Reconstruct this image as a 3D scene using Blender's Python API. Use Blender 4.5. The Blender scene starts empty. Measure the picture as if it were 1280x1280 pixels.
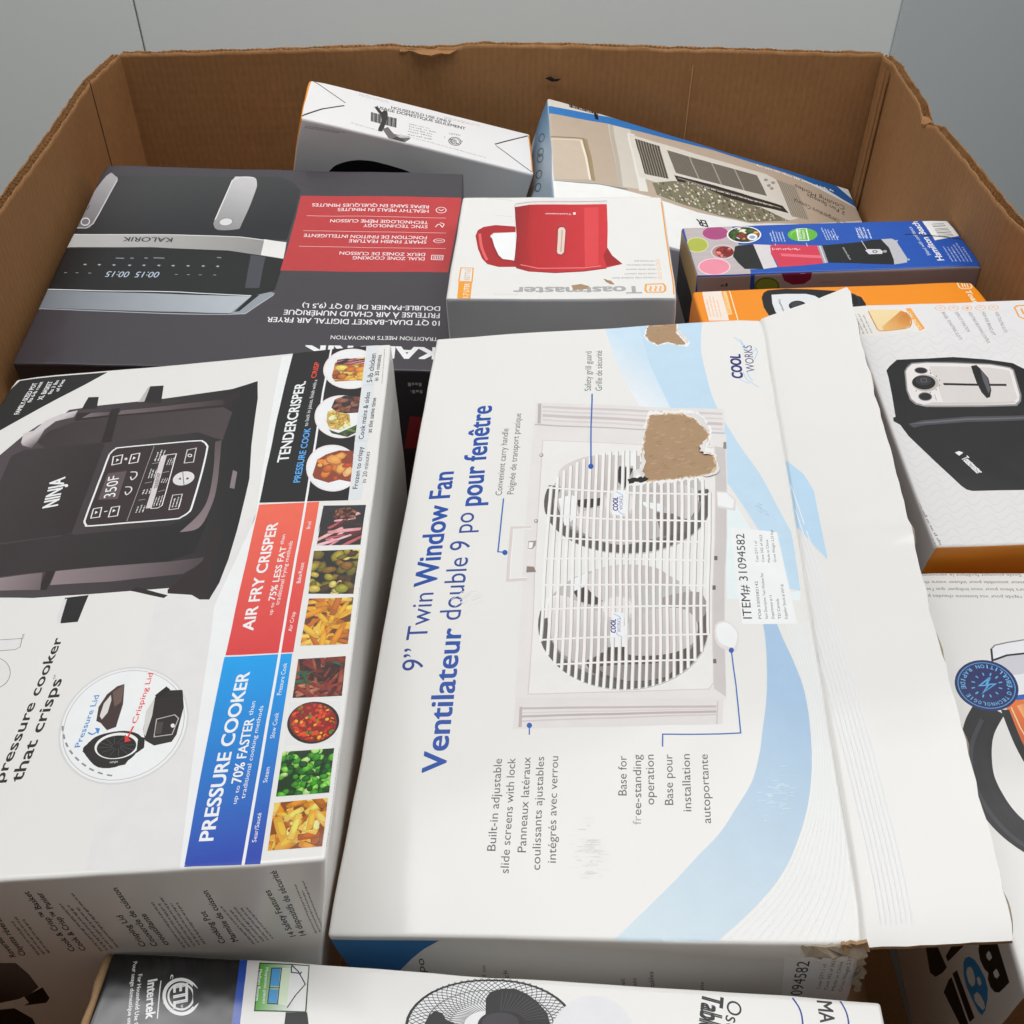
import bpy, bmesh, math, random, bisect
from mathutils import Vector, Matrix, Euler, noise
S = bpy.context.scene
COL = S.collection
# ------------------------------------------------------------------ camera
CAM_Z = 1.36                                  # the bin's rim is 0.90 m above the floor
cam_d = bpy.data.cameras.new('camera'); cam = bpy.data.objects.new('camera', cam_d); COL.objects.link(cam)
cam.location = (0, 0, CAM_Z); cam.rotation_euler = (math.radians(90 - 42), 0, 0)
cam_d.sensor_width = 36; cam_d.lens = 36; cam_d.clip_start = .02; cam_d.clip_end = 60
S.camera = cam
# ------------------------------------------------------------------ world, lamps, exposure
W_ = bpy.data.worlds.new('World'); S.world = W_; W_.use_nodes = True
bg = W_.node_tree.nodes['Background']; bg.inputs[0].default_value = (.93, .97, 1, 1); bg.inputs[1].default_value = 0.17
def lamp(name, loc, target, size, power, col=(1, 1, 1), spread=180):
    d = bpy.data.lights.new(name, 'AREA'); d.shape = 'RECTANGLE'; d.size, d.size_y = size; d.energy = power; d.color = col; d.spread = math.radians(spread)
    o = bpy.data.objects.new(name, d); COL.objects.link(o); o.location = loc
    o.rotation_euler = (Vector(target) - Vector(loc)).to_track_quat('-Z', 'Y').to_euler()
    return o
lamp('ceiling_or_fill_lamp', (.2, .85, 3.1), (0, .85, .9), (1.1, 2.8), 44, (1, 1, 1))
lamp('ceiling_or_fill_lamp', (-1.9, 1.25, 3.2), (.2, .9, .9), (.5, 2.0), 11, (1, 1, 1))
lamp('ceiling_or_fill_lamp', (1.9, .7, 2.9), (0, .9, .8), (.5, 1.6), 11, (1, 1, 1))  # added fill from the right, to brighten panels facing that way
lamp('wall_fill_light', (-.85, 1.72, 3.2), (-.55, 2.05, 1.1), (2.4, .2), 2.0, (1, 1, 1), 40)  # unseen lamp added to brighten the background wall
S.view_settings.view_transform = 'Standard'; S.view_settings.look = 'None'; S.view_settings.gamma = 1
S.view_settings.exposure = -0.02
S.view_settings.use_curve_mapping = False
S.cycles.max_bounces = 8; S.cycles.diffuse_bounces = 5
# ------------------------------------------------------------------ helpers
def lin(h, k=1.1):
    h = h.lstrip('#'); o = []
    for i in (0, 2, 4):
        c = int(h[i:i + 2], 16) / 255
        v = k * (c / 12.92 if c <= .04045 else ((c + .055) / 1.055) ** 2.4)
        o.append(min(.85, max(.35 * v, v - .016)))          # the sheen of the varnish adds the rest
    return (*o, 1)
def tag(o, label=None, cat=None, group=None, kind=None):
    for k, v in (('label', label), ('category', cat), ('group', group), ('kind', kind)):
        if v: o[k] = v
    return o
def link(name, me, parent=None, mats=()):
    o = bpy.data.objects.new(name, me); COL.objects.link(o)
    for m in mats: me.materials.append(m)
    if parent: o.parent = parent
    return o
def nodes(m):
    m.use_nodes = True; t = m.node_tree; return t, t.nodes['Principled BSDF']
def N(t, kind, **kw):
    n = t.nodes.new(kind)
    for k, v in kw.items(): setattr(n, k, v)
    return n
def mapped_noise(t, scale, vec=(1, 1, 1), detail=4, rough=.6):
    tc = N(t, 'ShaderNodeTexCoord'); mp = N(t, 'ShaderNodeMapping'); mp.inputs['Scale'].default_value = vec
    nz = N(t, 'ShaderNodeTexNoise'); nz.inputs['Scale'].default_value = scale; nz.inputs['Detail'].default_value = detail; nz.inputs['Roughness'].default_value = rough
    t.links.new(tc.outputs['Object'], mp.inputs[0]); t.links.new(mp.outputs[0], nz.inputs['Vector']); return nz
def card(name, hexcol, rough=.42, wear=None, wear_at=.62, mottle=.05, bump=.05, flute=0, flute_axis=0, k=1.1, coat=0.0, fleck=0):
    """printed or plain cardboard: faint mottling, worn edges showing the paper, soft dents and corrugation"""
    m = bpy.data.materials.new(name); t, b = nodes(m); L = t.links.new
    c = lin(hexcol, k); n1 = mapped_noise(t, 9); r = N(t, 'ShaderNodeMapRange')
    r.inputs[3].default_value = 1 - mottle; r.inputs[4].default_value = 1 + mottle; L(n1.outputs[0], r.inputs[0])
    mul = N(t, 'ShaderNodeMix', data_type='RGBA', blend_type='MULTIPLY'); mul.inputs[0].default_value = 1
    mul.inputs[6].default_value = c; L(r.outputs[0], mul.inputs[7]); out = mul.outputs[2]
    if fleck:
        nf = mapped_noise(t, 260, vec=(1, 1, .35), detail=5, rough=.75); rf = N(t, 'ShaderNodeMapRange'); rf.inputs[1].default_value = .3; rf.inputs[2].default_value = .7; rf.inputs[3].default_value = 1 - fleck; rf.inputs[4].default_value = 1 + fleck; L(nf.outputs[0], rf.inputs[0])
        m3 = N(t, 'ShaderNodeMix', data_type='RGBA', blend_type='MULTIPLY'); m3.inputs[0].default_value = 1; L(out, m3.inputs[6]); L(rf.outputs[0], m3.inputs[7]); out = m3.outputs[2]
    if wear:
        at = N(t, 'ShaderNodeAttribute', attribute_name='edge'); nz = mapped_noise(t, 70, detail=6, rough=.7)
        mu = N(t, 'ShaderNodeMath', operation='MULTIPLY'); L(at.outputs['Fac'], mu.inputs[0]); L(nz.outputs[0], mu.inputs[1])
        st = N(t, 'ShaderNodeMapRange'); st.inputs[1].default_value = wear_at - .08; st.inputs[2].default_value = wear_at; L(mu.outputs[0], st.inputs[0])
        mx = N(t, 'ShaderNodeMix', data_type='RGBA'); L(st.outputs[0], mx.inputs[0]); L(out, mx.inputs[6]); mx.inputs[7].default_value = lin(wear); out = mx.outputs[2]
    if flute:                                                 # the fluting shows through as faint upright stripes
        tq = N(t, 'ShaderNodeTexCoord'); mq = N(t, 'ShaderNodeMapping'); mq.inputs['Scale'].default_value = (1, 1, 0); wq = N(t, 'ShaderNodeTexWave', bands_direction='DIAGONAL'); wq.inputs['Scale'].default_value = 72; wq.inputs['Distortion'].default_value = .8
        rq = N(t, 'ShaderNodeMapRange'); rq.inputs[3].default_value = .955; rq.inputs[4].default_value = 1.035
        L(tq.outputs['Object'], mq.inputs[0]); L(mq.outputs[0], wq.inputs['Vector']); L(wq.outputs[1], rq.inputs[0])
        m4 = N(t, 'ShaderNodeMix', data_type='RGBA', blend_type='MULTIPLY'); m4.inputs[0].default_value = 1; L(out, m4.inputs[6]); L(rq.outputs[0], m4.inputs[7]); out = m4.outputs[2]
    L(out, b.inputs['Base Color'])
    n2 = mapped_noise(t, 14, detail=3); bp = N(t, 'ShaderNodeBump'); bp.inputs['Strength'].default_value = bump; bp.inputs['Distance'].default_value = .01
    h = n2.outputs[0]
    if flute:
        tc = N(t, 'ShaderNodeTexCoord'); wv = N(t, 'ShaderNodeTexWave', bands_direction='XYZ'[flute_axis]); wv.inputs['Scale'].default_value = flute; wv.inputs['Distortion'].default_value = .6
        L(tc.outputs['Object'], wv.inputs['Vector']); ad = N(t, 'ShaderNodeMath', operation='MULTIPLY_ADD'); L(wv.outputs[1], ad.inputs[0]); ad.inputs[1].default_value = .03; L(h, ad.inputs[2]); h = ad.outputs[0]
    L(h, bp.inputs['Height']); L(bp.outputs[0], b.inputs['Normal'])
    b.inputs['Roughness'].default_value = rough
    b.inputs['Specular IOR Level'].default_value = .45
    b.inputs['Coat Weight'].default_value = coat; b.inputs['Coat Roughness'].default_value = .13
    return m
def ink(name, rough=.42, coat=0, wrinkle=.05):
    m = bpy.data.materials.new(name); t, b = nodes(m)
    a = N(t, 'ShaderNodeAttribute', attribute_name='Col'); nz = mapped_noise(t, 60, detail=5); r = N(t, 'ShaderNodeMapRange')
    r.inputs[3].default_value = .93; r.inputs[4].default_value = 1.05; t.links.new(nz.outputs[0], r.inputs[0])
    mul = N(t, 'ShaderNodeMix', data_type='RGBA', blend_type='MULTIPLY'); mul.inputs[0].default_value = 1
    t.links.new(a.outputs['Color'], mul.inputs[6]); t.links.new(r.outputs[0], mul.inputs[7]); t.links.new(mul.outputs[2], b.inputs['Base Color'])
    n2 = mapped_noise(t, 14, detail=3); bp = N(t, 'ShaderNodeBump'); bp.inputs['Strength'].default_value = wrinkle; bp.inputs['Distance'].default_value = .01
    t.links.new(n2.outputs[0], bp.inputs['Height']); t.links.new(bp.outputs[0], b.inputs['Normal'])
    b.inputs['Roughness'].default_value = rough; b.inputs['Specular IOR Level'].default_value = .45
    b.inputs['Coat Weight'].default_value = coat; b.inputs['Coat Roughness'].default_value = .15
    return m
INK = ink('printed ink'); GLOSS = ink('glossy printed ink', .22, .5, .22)
# ------------------------------------------------------------------ cartons
class Carton:
    """a real carton: W x D x H metres, origin of its local frame at the middle of the top panel"""
    def __init__(s, name, label, cat, pos, rot, dims, mat, r=.003, seed=1, amp=.0012, bulge=.0, lean=0, twist=0, crush=.0012, front_mat=None, group=None):
        s.W, s.D, s.H = dims; s.r = r; s.seed = seed; s.amp = amp; s.bulge = bulge; s.lean = lean; s.twist = twist; s.crush = crush
        root = bpy.data.objects.new(name, None); COL.objects.link(root); root.empty_display_size = .05
        s.M = Matrix.Translation(Vector(pos) + Vector((0, 0, CAM_Z))) @ Euler([math.radians(a) for a in rot], 'XYZ').to_matrix().to_4x4()
        base = Matrix.Translation((0, 0, -s.H)); root.matrix_world = s.M @ base
        s.root = root; s.inv = Matrix.Translation((0, 0, s.H)); tag(root, label, cat, group)
        s.h = {}; s.cache = {}; s.body(mat, front_mat)
    def q(s, f, u, v):
        W, D, H = s.W / 2, s.D / 2, s.H
        if f == 'top': return Vector((u, v, 0))
        if f == 'bottom': return Vector((u, v, -H))
        if f == 'front': return Vector((u, -D, v))
        if f == 'back': return Vector((u, D, v))
        if f == 'left': return Vector((-W, u, v))
        return Vector((W, u, v))
    def at(s, f, u, v, h=0):
        """a point of the panel as built (between the corners of its grid cell), h above the card"""
        us, vs = s.grid[f]; u = max(us[0], min(us[-1], u)); v = max(vs[0], min(vs[-1], v))
        i = max(0, min(len(us) - 2, bisect.bisect_right(us, u) - 1)); j = max(0, min(len(vs) - 2, bisect.bisect_right(vs, v) - 1))
        a = (u - us[i]) / (us[i + 1] - us[i]); b = (v - vs[j]) / (vs[j + 1] - vs[j])
        P = [[s.node(f, i + p, j + q) for q in (0, 1)] for p in (0, 1)]
        if a >= b: p = P[0][0] + (P[1][0] - P[0][0]) * a + (P[1][1] - P[1][0]) * b
        else: p = P[0][0] + (P[1][1] - P[0][1]) * a + (P[0][1] - P[0][0]) * b
        q = s.q(f, u, v); W, D, H, r = s.W / 2, s.D / 2, s.H, s.r
        n = q - Vector((max(-W + r, min(W - r, q.x)), max(-D + r, min(D - r, q.y)), max(-H + r, min(-r, q.z))))
        return p + n.normalized() * h
    def node(s, f, i, j):
        k = (f, i, j)
        if k not in s.cache: s.cache[k] = s.deform(s.q(f, s.grid[f][0][i], s.grid[f][1][j]))
        return s.cache[k]
    def deform(s, q, h=0, f=None):
        W, D, H, r = s.W / 2, s.D / 2, s.H, s.r
        q = Vector((max(-W, min(W, q.x)), max(-D, min(D, q.y)), max(-H, min(0, q.z))))
        i = Vector((max(-W + r, min(W - r, q.x)), max(-D + r, min(D - r, q.y)), max(-H + r, min(-r, q.z))))
        n = (q - i).normalized(); p = i + n * r
        # panels bow a little, the card is wavy, corners are crushed
        a, b, c = math.cos(math.pi * p.x / (2 * W + .002)), math.cos(math.pi * p.y / (2 * D + .002)), math.sin(math.pi * min(1, max(0, -p.z / H)))
        if abs(n.z) > .9: p += n * s.bulge * a * b
        elif abs(n.y) > .9: p += n * s.bulge * a * c
        elif abs(n.x) > .9: p += n * s.bulge * b * c
        o = Vector((s.seed * 7.3, s.seed * 3.1, 0))
        p += s.amp * noise.noise_vector(p * 9 + o) + s.amp * .35 * noise.noise_vector(p * 31 + o)
        for sx in (-1, 1):
            for sy in (-1, 1):
                d = (Vector((q.x, q.y, q.z)) - Vector((sx * W, sy * D, 0))).length
                if d < .03: p += Vector((-sx, -sy, -1)) * s.crush * (1 - d / .03) ** 2 * (.5 + .5 * math.sin(s.seed * 5 + sx * 2 + sy * 3.3))
        p += n * h
        p.x += (s.lean - s.twist * p.y / s.D) * p.z
        return p
    def lines(s, half):
        f = half - s.r - .0013; k = max(2, round(2 * f / .016)); st = 2 * f / k
        g = [-f + st * j for j in range(k + 1)]                    # a tight loop inside each edge keeps the panels crisp
        return [-half, -half + s.r * .42, -half + s.r] + g + [half - s.r, half - s.r * .42, half]
    def body(s, mat, front_mat):
        xs, ys = s.lines(s.W / 2), s.lines(s.D / 2); zs = [z - s.H / 2 for z in s.lines(s.H / 2)]
        s.grid = {'top': (xs, ys), 'bottom': (xs, ys), 'front': (xs, zs), 'back': (xs, zs), 'left': (ys, zs), 'right': (ys, zs)}
        bm = bmesh.new(); el = bm.verts.layers.float.new('edge'); cache = {}
        def vert(f, u, v):
            q = s.q(f, u, v); key = (round(q.x, 6), round(q.y, 6), round(q.z, 6))
            if key not in cache:
                w = bm.verts.new(s.inv @ s.deform(q))
                near = sorted((s.W / 2 - abs(q.x), s.D / 2 - abs(q.y), min(-q.z, s.H + q.z)))
                w[el] = 1.0 if near[1] < s.r * .99 else 0.0
                if near[2] < .006: w[el] = 1.35
                cache[key] = w
            return cache[key]
        for f, (us, vs) in s.grid.items():
            flip = f in ('bottom', 'back', 'left')
            for i in range(len(us) - 1):
                for j in range(len(vs) - 1):
                    vv = [vert(f, us[i], vs[j]), vert(f, us[i + 1], vs[j]), vert(f, us[i + 1], vs[j + 1]), vert(f, us[i], vs[j + 1])]
                    for tri in ((vv[0], vv[1], vv[2]), (vv[0], vv[2], vv[3])):
                        try: fc = bm.faces.new(tri[::-1] if flip else tri)
                        except ValueError: continue
                        fc.smooth = True
                        if front_mat and f in front_mat[1]: fc.material_index = 1
        me = bpy.data.meshes.new('carton'); bm.to_mesh(me); bm.free()
        s.body_ob = link('carton', me, s.root, [mat] + ([front_mat[0]] if front_mat else []))
    def print(s, f, name, cmds, parent=None, mat=None, label=None, lift=0):
        """ink laid on panel f, bent with the card; cmds are in millimetres on that panel"""
        bm = bmesh.new(); cl = bm.loops.layers.float_color.new('Col')
        stack = s.h.setdefault(f, [])
        for c in cmds:
            if c[0] == 'T' and c[-2]:      # heavier lettering: the same letters struck again a hair to each side
                e = c[-2] * 1.7; L = math.hypot(c[5], c[6]); ux, uy = c[5] / L, c[6] / L; hh = math.hypot(c[7], c[8]); vx, vy = c[7] / hh, c[8] / hh; e *= hh * 1.2
                copies = [(*c[:3], c[3] + p * e * ux + q * e * vx, c[4] + p * e * uy + q * e * vy, *c[5:-2], 0, c[-1]) for p, q in ((-1, -.5), (1, -.5), (1, .5), (-1, .5))]
            else: copies = [c]
            for cc_ in copies:
                sh = list(shapes(cc_))
                if not sh: continue
                xs = [p[0] for pts, _ in sh for p in pts]; ys = [p[1] for pts, _ in sh for p in pts]; bb = (min(xs), min(ys), max(xs), max(ys))
                h = max([t_ for b_, t_ in stack if b_[0] < bb[2] and bb[0] < b_[2] and b_[1] < bb[3] and bb[1] < b_[3]], default=2.5e-5) + 1e-6
                for pts, cols in sh:
                    if c[0] == 'F': h += 6e-7
                    vs = [bm.verts.new((p[0] / 1000, p[1] / 1000, h + lift)) for p in pts]
                    try: fc = bm.faces.new(vs)
                    except ValueError: continue
                    fc_col = [cols(p) for p in pts] if callable(cols) else [cols] * len(pts)
                    for l, cc in zip(fc.loops, fc_col): l[cl] = cc
                stack.append((bb, h))
        us, vs = s.grid[f]
        for k, g in ((0, us), (1, vs)):
            for x in g[1:-1]:
                no = Vector((1, 0, 0)) if k == 0 else Vector((0, 1, 0)); co = Vector((x, 0, 0)) if k == 0 else Vector((0, x, 0))
                bmesh.ops.bisect_plane(bm, geom=bm.verts[:] + bm.edges[:] + bm.faces[:], plane_co=co, plane_no=no, dist=1e-7)
        su, sv = us[4] - us[3], vs[4] - vs[3]; nu, nv = len(us) - 7, len(vs) - 7
        d_no = Vector((1 / su, -1 / sv, 0)).normalized()
        for k in range(-nv, nu + 1):
            bmesh.ops.bisect_plane(bm, geom=bm.verts[:] + bm.edges[:] + bm.faces[:], plane_co=(us[3] + k * su, vs[3], 0), plane_no=d_no, dist=1e-7)
        want = s.body_normal(f)
        for fc in bm.faces: fc.smooth = True
        for v in bm.verts: v.co = s.inv @ s.at(f, v.co.x, v.co.y, v.co.z)
        bm.normal_update()
        rev = [fc for fc in bm.faces if fc.normal.dot(want) < 0]
        bmesh.ops.reverse_faces(bm, faces=rev)
        me = bpy.data.meshes.new(name); bm.to_mesh(me); bm.free()
        o = link(name, me, parent or s.root, [mat or INK])
        if label: o['label'] = label
        return o
    def body_normal(s, f):
        return Vector({'top': (0, 0, 1), 'bottom': (0, 0, -1), 'front': (0, -1, 0), 'back': (0, 1, 0), 'left': (-1, 0, 0), 'right': (1, 0, 0)}[f])
# ------------------------------------------------------------------ shapes laid in ink
def catmull(p, n, closed=True):
    k = len(p); o = []
    for i in range(k if closed else k - 1):
        if closed: a, b, c, d = p[i - 1], p[i], p[(i + 1) % k], p[(i + 2) % k]
        else: a, b, c, d = p[max(i - 1, 0)], p[i], p[i + 1], p[min(i + 2, k - 1)]
        for j in range(n):
            t = j / n; t2, t3 = t * t, t * t * t
            o.append(tuple(.5 * (2 * b[m] + (c[m] - a[m]) * t + (2 * a[m] - 5 * b[m] + 4 * c[m] - d[m]) * t2 + (3 * b[m] - a[m] - 3 * c[m] + d[m]) * t3) for m in (0, 1)))
    if not closed: o.append(p[-1])
    return o
def pairs(a): return [(a[i], a[i + 1]) for i in range(0, len(a), 2)]
def clip(poly, quad):
    cx, cy = sum(p[0] for p in quad) / len(quad), sum(p[1] for p in quad) / len(quad)
    for i in range(len(quad)):
        a, b = quad[i], quad[(i + 1) % len(quad)]
        n = (-(b[1] - a[1]), b[0] - a[0]); s0 = n[0] * (cx - a[0]) + n[1] * (cy - a[1])
        if s0 < 0: n = (-n[0], -n[1])
        f = lambda p: n[0] * (p[0] - a[0]) + n[1] * (p[1] - a[1])
        o = []
        for j in range(len(poly)):
            p, q = poly[j - 1], poly[j]; fp, fq = f(p), f(q)
            if (fp < 0) != (fq < 0):
                t = fp / (fp - fq); o.append((p[0] + t * (q[0] - p[0]), p[1] + t * (q[1] - p[1])))
            if fq >= 0: o.append(q)
        poly = o
        if len(poly) < 3: return []
    return poly
_cap = {}
def text_polys(txt, bold, ital, res=2):
    cu = bpy.data.curves.new('lettering', 'FONT'); cu.body = txt; cu.resolution_u = res; cu.offset = bold; cu.shear = ital; cu.fill_mode = 'FRONT'
    o = bpy.data.objects.new('lettering', cu); COL.objects.link(o)
    dg = bpy.context.evaluated_depsgraph_get(); dg.update(); ev = o.evaluated_get(dg); me = ev.to_mesh()
    P = [(v.co.x, v.co.y) for v in me.vertices]; F = [tuple(p.vertices) for p in me.polygons]
    ev.to_mesh_clear(); bpy.data.objects.remove(o); bpy.data.curves.remove(cu)
    return P, F
def shapes(c):
    k = c[0]
    if k == 'P':
        p = pairs(c[3]); p = catmull(p, c[2]) if c[2] else p
        return [(p, lin(c[1]))]
    if k == 'G':                       # printed colour blend between two points
        _, c0, c1, ax, sm, pts = c; p = pairs(pts); p = catmull(p, sm) if sm else p
        a, b = lin(c0), lin(c1); dx, dy = ax[2] - ax[0], ax[3] - ax[1]; L = dx * dx + dy * dy; n = 14
        def colf(q):
            t = min(1, max(0, ((q[0] - ax[0]) * dx + (q[1] - ax[1]) * dy) / L)); return tuple(a[i] + (b[i] - a[i]) * t for i in range(4))
        ll = math.sqrt(L); ux, uy = dx / ll, dy / ll; out = []
        big = 2000
        for i in range(n + 2):
            lo = -big if i == 0 else ll * (i - 1) / n; hi = big if i == n + 1 else ll * i / n
            quad = [(ax[0] + ux * s_ - uy * w_, ax[1] + uy * s_ + ux * w_) for s_, w_ in ((lo, -big), (hi, -big), (hi, big), (lo, big))]
            r = clip_band(p, ax[0], ax[1], ux, uy, lo, hi)
            if len(r) > 2: out.append((r, colf))
        return out
    if k == 'S':
        _, col, w, sm, closed, pts = c; p = pairs(pts); p = catmull(p, sm, closed) if sm else p
        return [(q, lin(col)) for q in stroke(p, w, closed)]
    if k == 'E':
        _, col, cx, cy, ax, ay, bx, by, hole = c; n = 40
        ring = [(cx + ax * math.cos(2 * math.pi * i / n) + bx * math.sin(2 * math.pi * i / n), cy + ay * math.cos(2 * math.pi * i / n) + by * math.sin(2 * math.pi * i / n)) for i in range(n)]
        if not hole: return [(ring, lin(col))]
        inn = [(cx + (x - cx) * hole, cy + (y - cy) * hole) for x, y in ring]
        return [([ring[i - 1], ring[i], inn[i], inn[i - 1]], lin(col)) for i in range(n)]
    if k == 'T':
        _, col, txt, ox, oy, ax, ay, bx, by, bold, ital = c
        if 'cap' not in _cap: _cap['cap'] = max(y for x, y in text_polys('H', 0, 0)[0])
        P, F = text_polys(txt, bold, ital, 5 if math.hypot(bx, by) > 7 else 3 if math.hypot(bx, by) > 4 else 2)
        if not P: return []
        x0, x1 = min(x for x, y in P), max(x for x, y in P); cap = _cap['cap']
        Q = [(ox + ax * (x - x0) / (x1 - x0) + bx * y / cap, oy + ay * (x - x0) / (x1 - x0) + by * y / cap) for x, y in P]
        return [([Q[i] for i in f], lin(col)) for f in F]
    if k == 'D':                       # lines of print too small to read
        _, col, ox, oy, ax, ay, bx, by, n, seed = c; rg = random.Random(seed); out = []
        L = math.hypot(ax, ay); H = math.hypot(bx, by) / max(n - .45, 1)
        for i in range(n):
            t = i / max(n - .45, 1) if n > 1 else 0; x = 0; end = rg.uniform(.72, 1) if n > 1 else 1
            s0 = t; hh = .5 / max(n - .45, 1)
            f = lambda a_, b_: (ox + ax * a_ + bx * b_, oy + ay * a_ + by * b_)
            while x < end:
                e = min(x + rg.uniform(.9, 3.2) * H * .55 / L, end); q = x
                while q < e:                               # one small block per letter
                    lw = rg.uniform(.2, .34) * H / L; tall = rg.choice((.62, .62, .62, .95))
                    out.append(([f(q, s0 + hh * (1 - tall)), f(min(q + lw, e), s0 + hh * (1 - tall)), f(min(q + lw, e), s0 + hh), f(q, s0 + hh)], lin(col)))
                    q += lw + .1 * H / L
                x = e + .3 * H / L
        return out
    if k == 'F': return food(*c[1:])
    raise KeyError(k)
def clip_band(p, ox, oy, ux, uy, lo, hi):
    for sgn, lim in ((1, lo), (-1, -hi)):
        f = lambda q: sgn * ((q[0] - ox) * ux + (q[1] - oy) * uy) - lim
        o = []
        for j in range(len(p)):
            a, b = p[j - 1], p[j]; fa, fb = f(a), f(b)
            if (fa < 0) != (fb < 0):
                t = fa / (fa - fb); o.append((a[0] + t * (b[0] - a[0]), a[1] + t * (b[1] - a[1])))
            if fb >= 0: o.append(b)
        p = o
        if len(p) < 3: return []
    return p
def stroke(p, w, closed):
    n = len(p); L, R_ = [], []
    for i in range(n):
        a = p[i - 1] if (i or closed) else p[i]; b = p[(i + 1) % n] if (i < n - 1 or closed) else p[i]
        d0 = (p[i][0] - a[0], p[i][1] - a[1]); d1 = (b[0] - p[i][0], b[1] - p[i][1])
        def nn(d):
            l = math.hypot(*d); return (-d[1] / l, d[0] / l) if l > 1e-9 else None
        n0, n1 = nn(d0), nn(d1); n0 = n0 or n1; n1 = n1 or n0
        if n0 is None: n0 = n1 = (0, 1)
        m = (n0[0] + n1[0], n0[1] + n1[1]); l = math.hypot(*m) or 1; m = (m[0] / l, m[1] / l)
        k = w / 2 / max(.4, m[0] * n0[0] + m[1] * n0[1])
        L.append((p[i][0] + m[0] * k, p[i][1] + m[1] * k)); R_.append((p[i][0] - m[0] * k, p[i][1] - m[1] * k))
    return [[L[i], L[(i + 1) % n], R_[(i + 1) % n], R_[i]] for i in range(n if closed else n - 1)]
FOODS = {
    'fries': ('#6a3a0e', ['#d99a2c', '#c47c1c', '#eab54c', '#a85e14', '#e0a43a'], 46, (.30, .07), 0),
    'crisps': ('#8a4a16', ['#e0a33c', '#c97f22', '#f2cf86', '#a85a1c', '#eab65a'], 44, (.26, .085), 0),
    'broccoli': ('#173a0c', ['#3c8a1e', '#2a6a14', '#58a82e', '#7cc04a', '#1d4f10', '#a8d27a'], 90, (.085, .07), 1),
    'chili': ('#8a240e', ['#c23a14', '#d8501a', '#a82c10', '#e8a030', '#b83616', '#4f7a24', '#d0441a', '#7a1e0c'], 190, (.055, .045), 1),
    'beef': ('#38140e', ['#6a2a1c', '#8a4632', '#4a1a12', '#a86a50', '#35503a', '#7a3020'], 60, (.24, .05), 0),
    'sprouts': ('#1f1c08', ['#94872e', '#b8a24c', '#6a5f1a', '#4a3410', '#d0bc66', '#7a5c1c'], 40, (.13, .09), 1),
    'steak': ('#2a1c20', ['#c87a80', '#a85058', '#e0a0a4', '#5a2a2c', '#3a2226', '#d48c90'], 26, (.30, .05), 2),
    'chicken': ('#b8641a', ['#d98a26', '#c06a18', '#eaa63e', '#9a4a12', '#f0bc5e'], 46, (.16, .11), 1),
    'wings': ('#8a3c10', ['#d8742a', '#c05a1c', '#e8924a', '#a84414', '#f0a866'], 34, (.20, .13), 1),
    'mash': ('#c8a24e', ['#e8cc7c', '#d8b45e', '#f2e0a2', '#c89c44'], 40, (.15, .10), 1),
    'dark_meat': ('#3a1c14', ['#5a2c20', '#7a4230', '#2c120c', '#8a5440'], 34, (.20, .12), 1),
    'asparagus': ('#2e3a16', ['#4a5c24', '#66783a', '#38481a'], 12, (.42, .06), 0),
    'pebbles': ('#7c7662', ['#a8a28c', '#5e5a48', '#c6c0aa', '#b4ae98', '#5c5844', '#8d9670', '#d8d4c2'], 330, (.016, .03), 1),
    'salad': ('#3a3a20', ['#8a5a3a', '#3c5a2a', '#c88a4a', '#2a2a1c', '#d8d0c0', '#7a3a2a'], 30, (.18, .12), 1),
    'berries': ('#7a2a2a', ['#b84a48', '#9a3230', '#d87a70', '#6a1c22'], 20, (.25, .2), 1),
    'toast': ('#dda456', ['#e2ab60', '#d3923f', '#e6b670', '#cf8a3a', '#dfa052'], 90, (.05, .04), 3),
    'torn': ('#a58768', ['#ad8f70', '#9f8163', '#b0947a', '#9a7c5e', '#a88a6c'], 150, (.035, .012), 3),
}
def inside(p, poly):
    r = False
    for i in range(len(poly)):
        a, b = poly[i - 1], poly[i]
        if (a[1] > p[1]) != (b[1] > p[1]) and p[0] < a[0] + (p[1] - a[1]) / (b[1] - a[1]) * (b[0] - a[0]): r = not r
    return r
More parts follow.
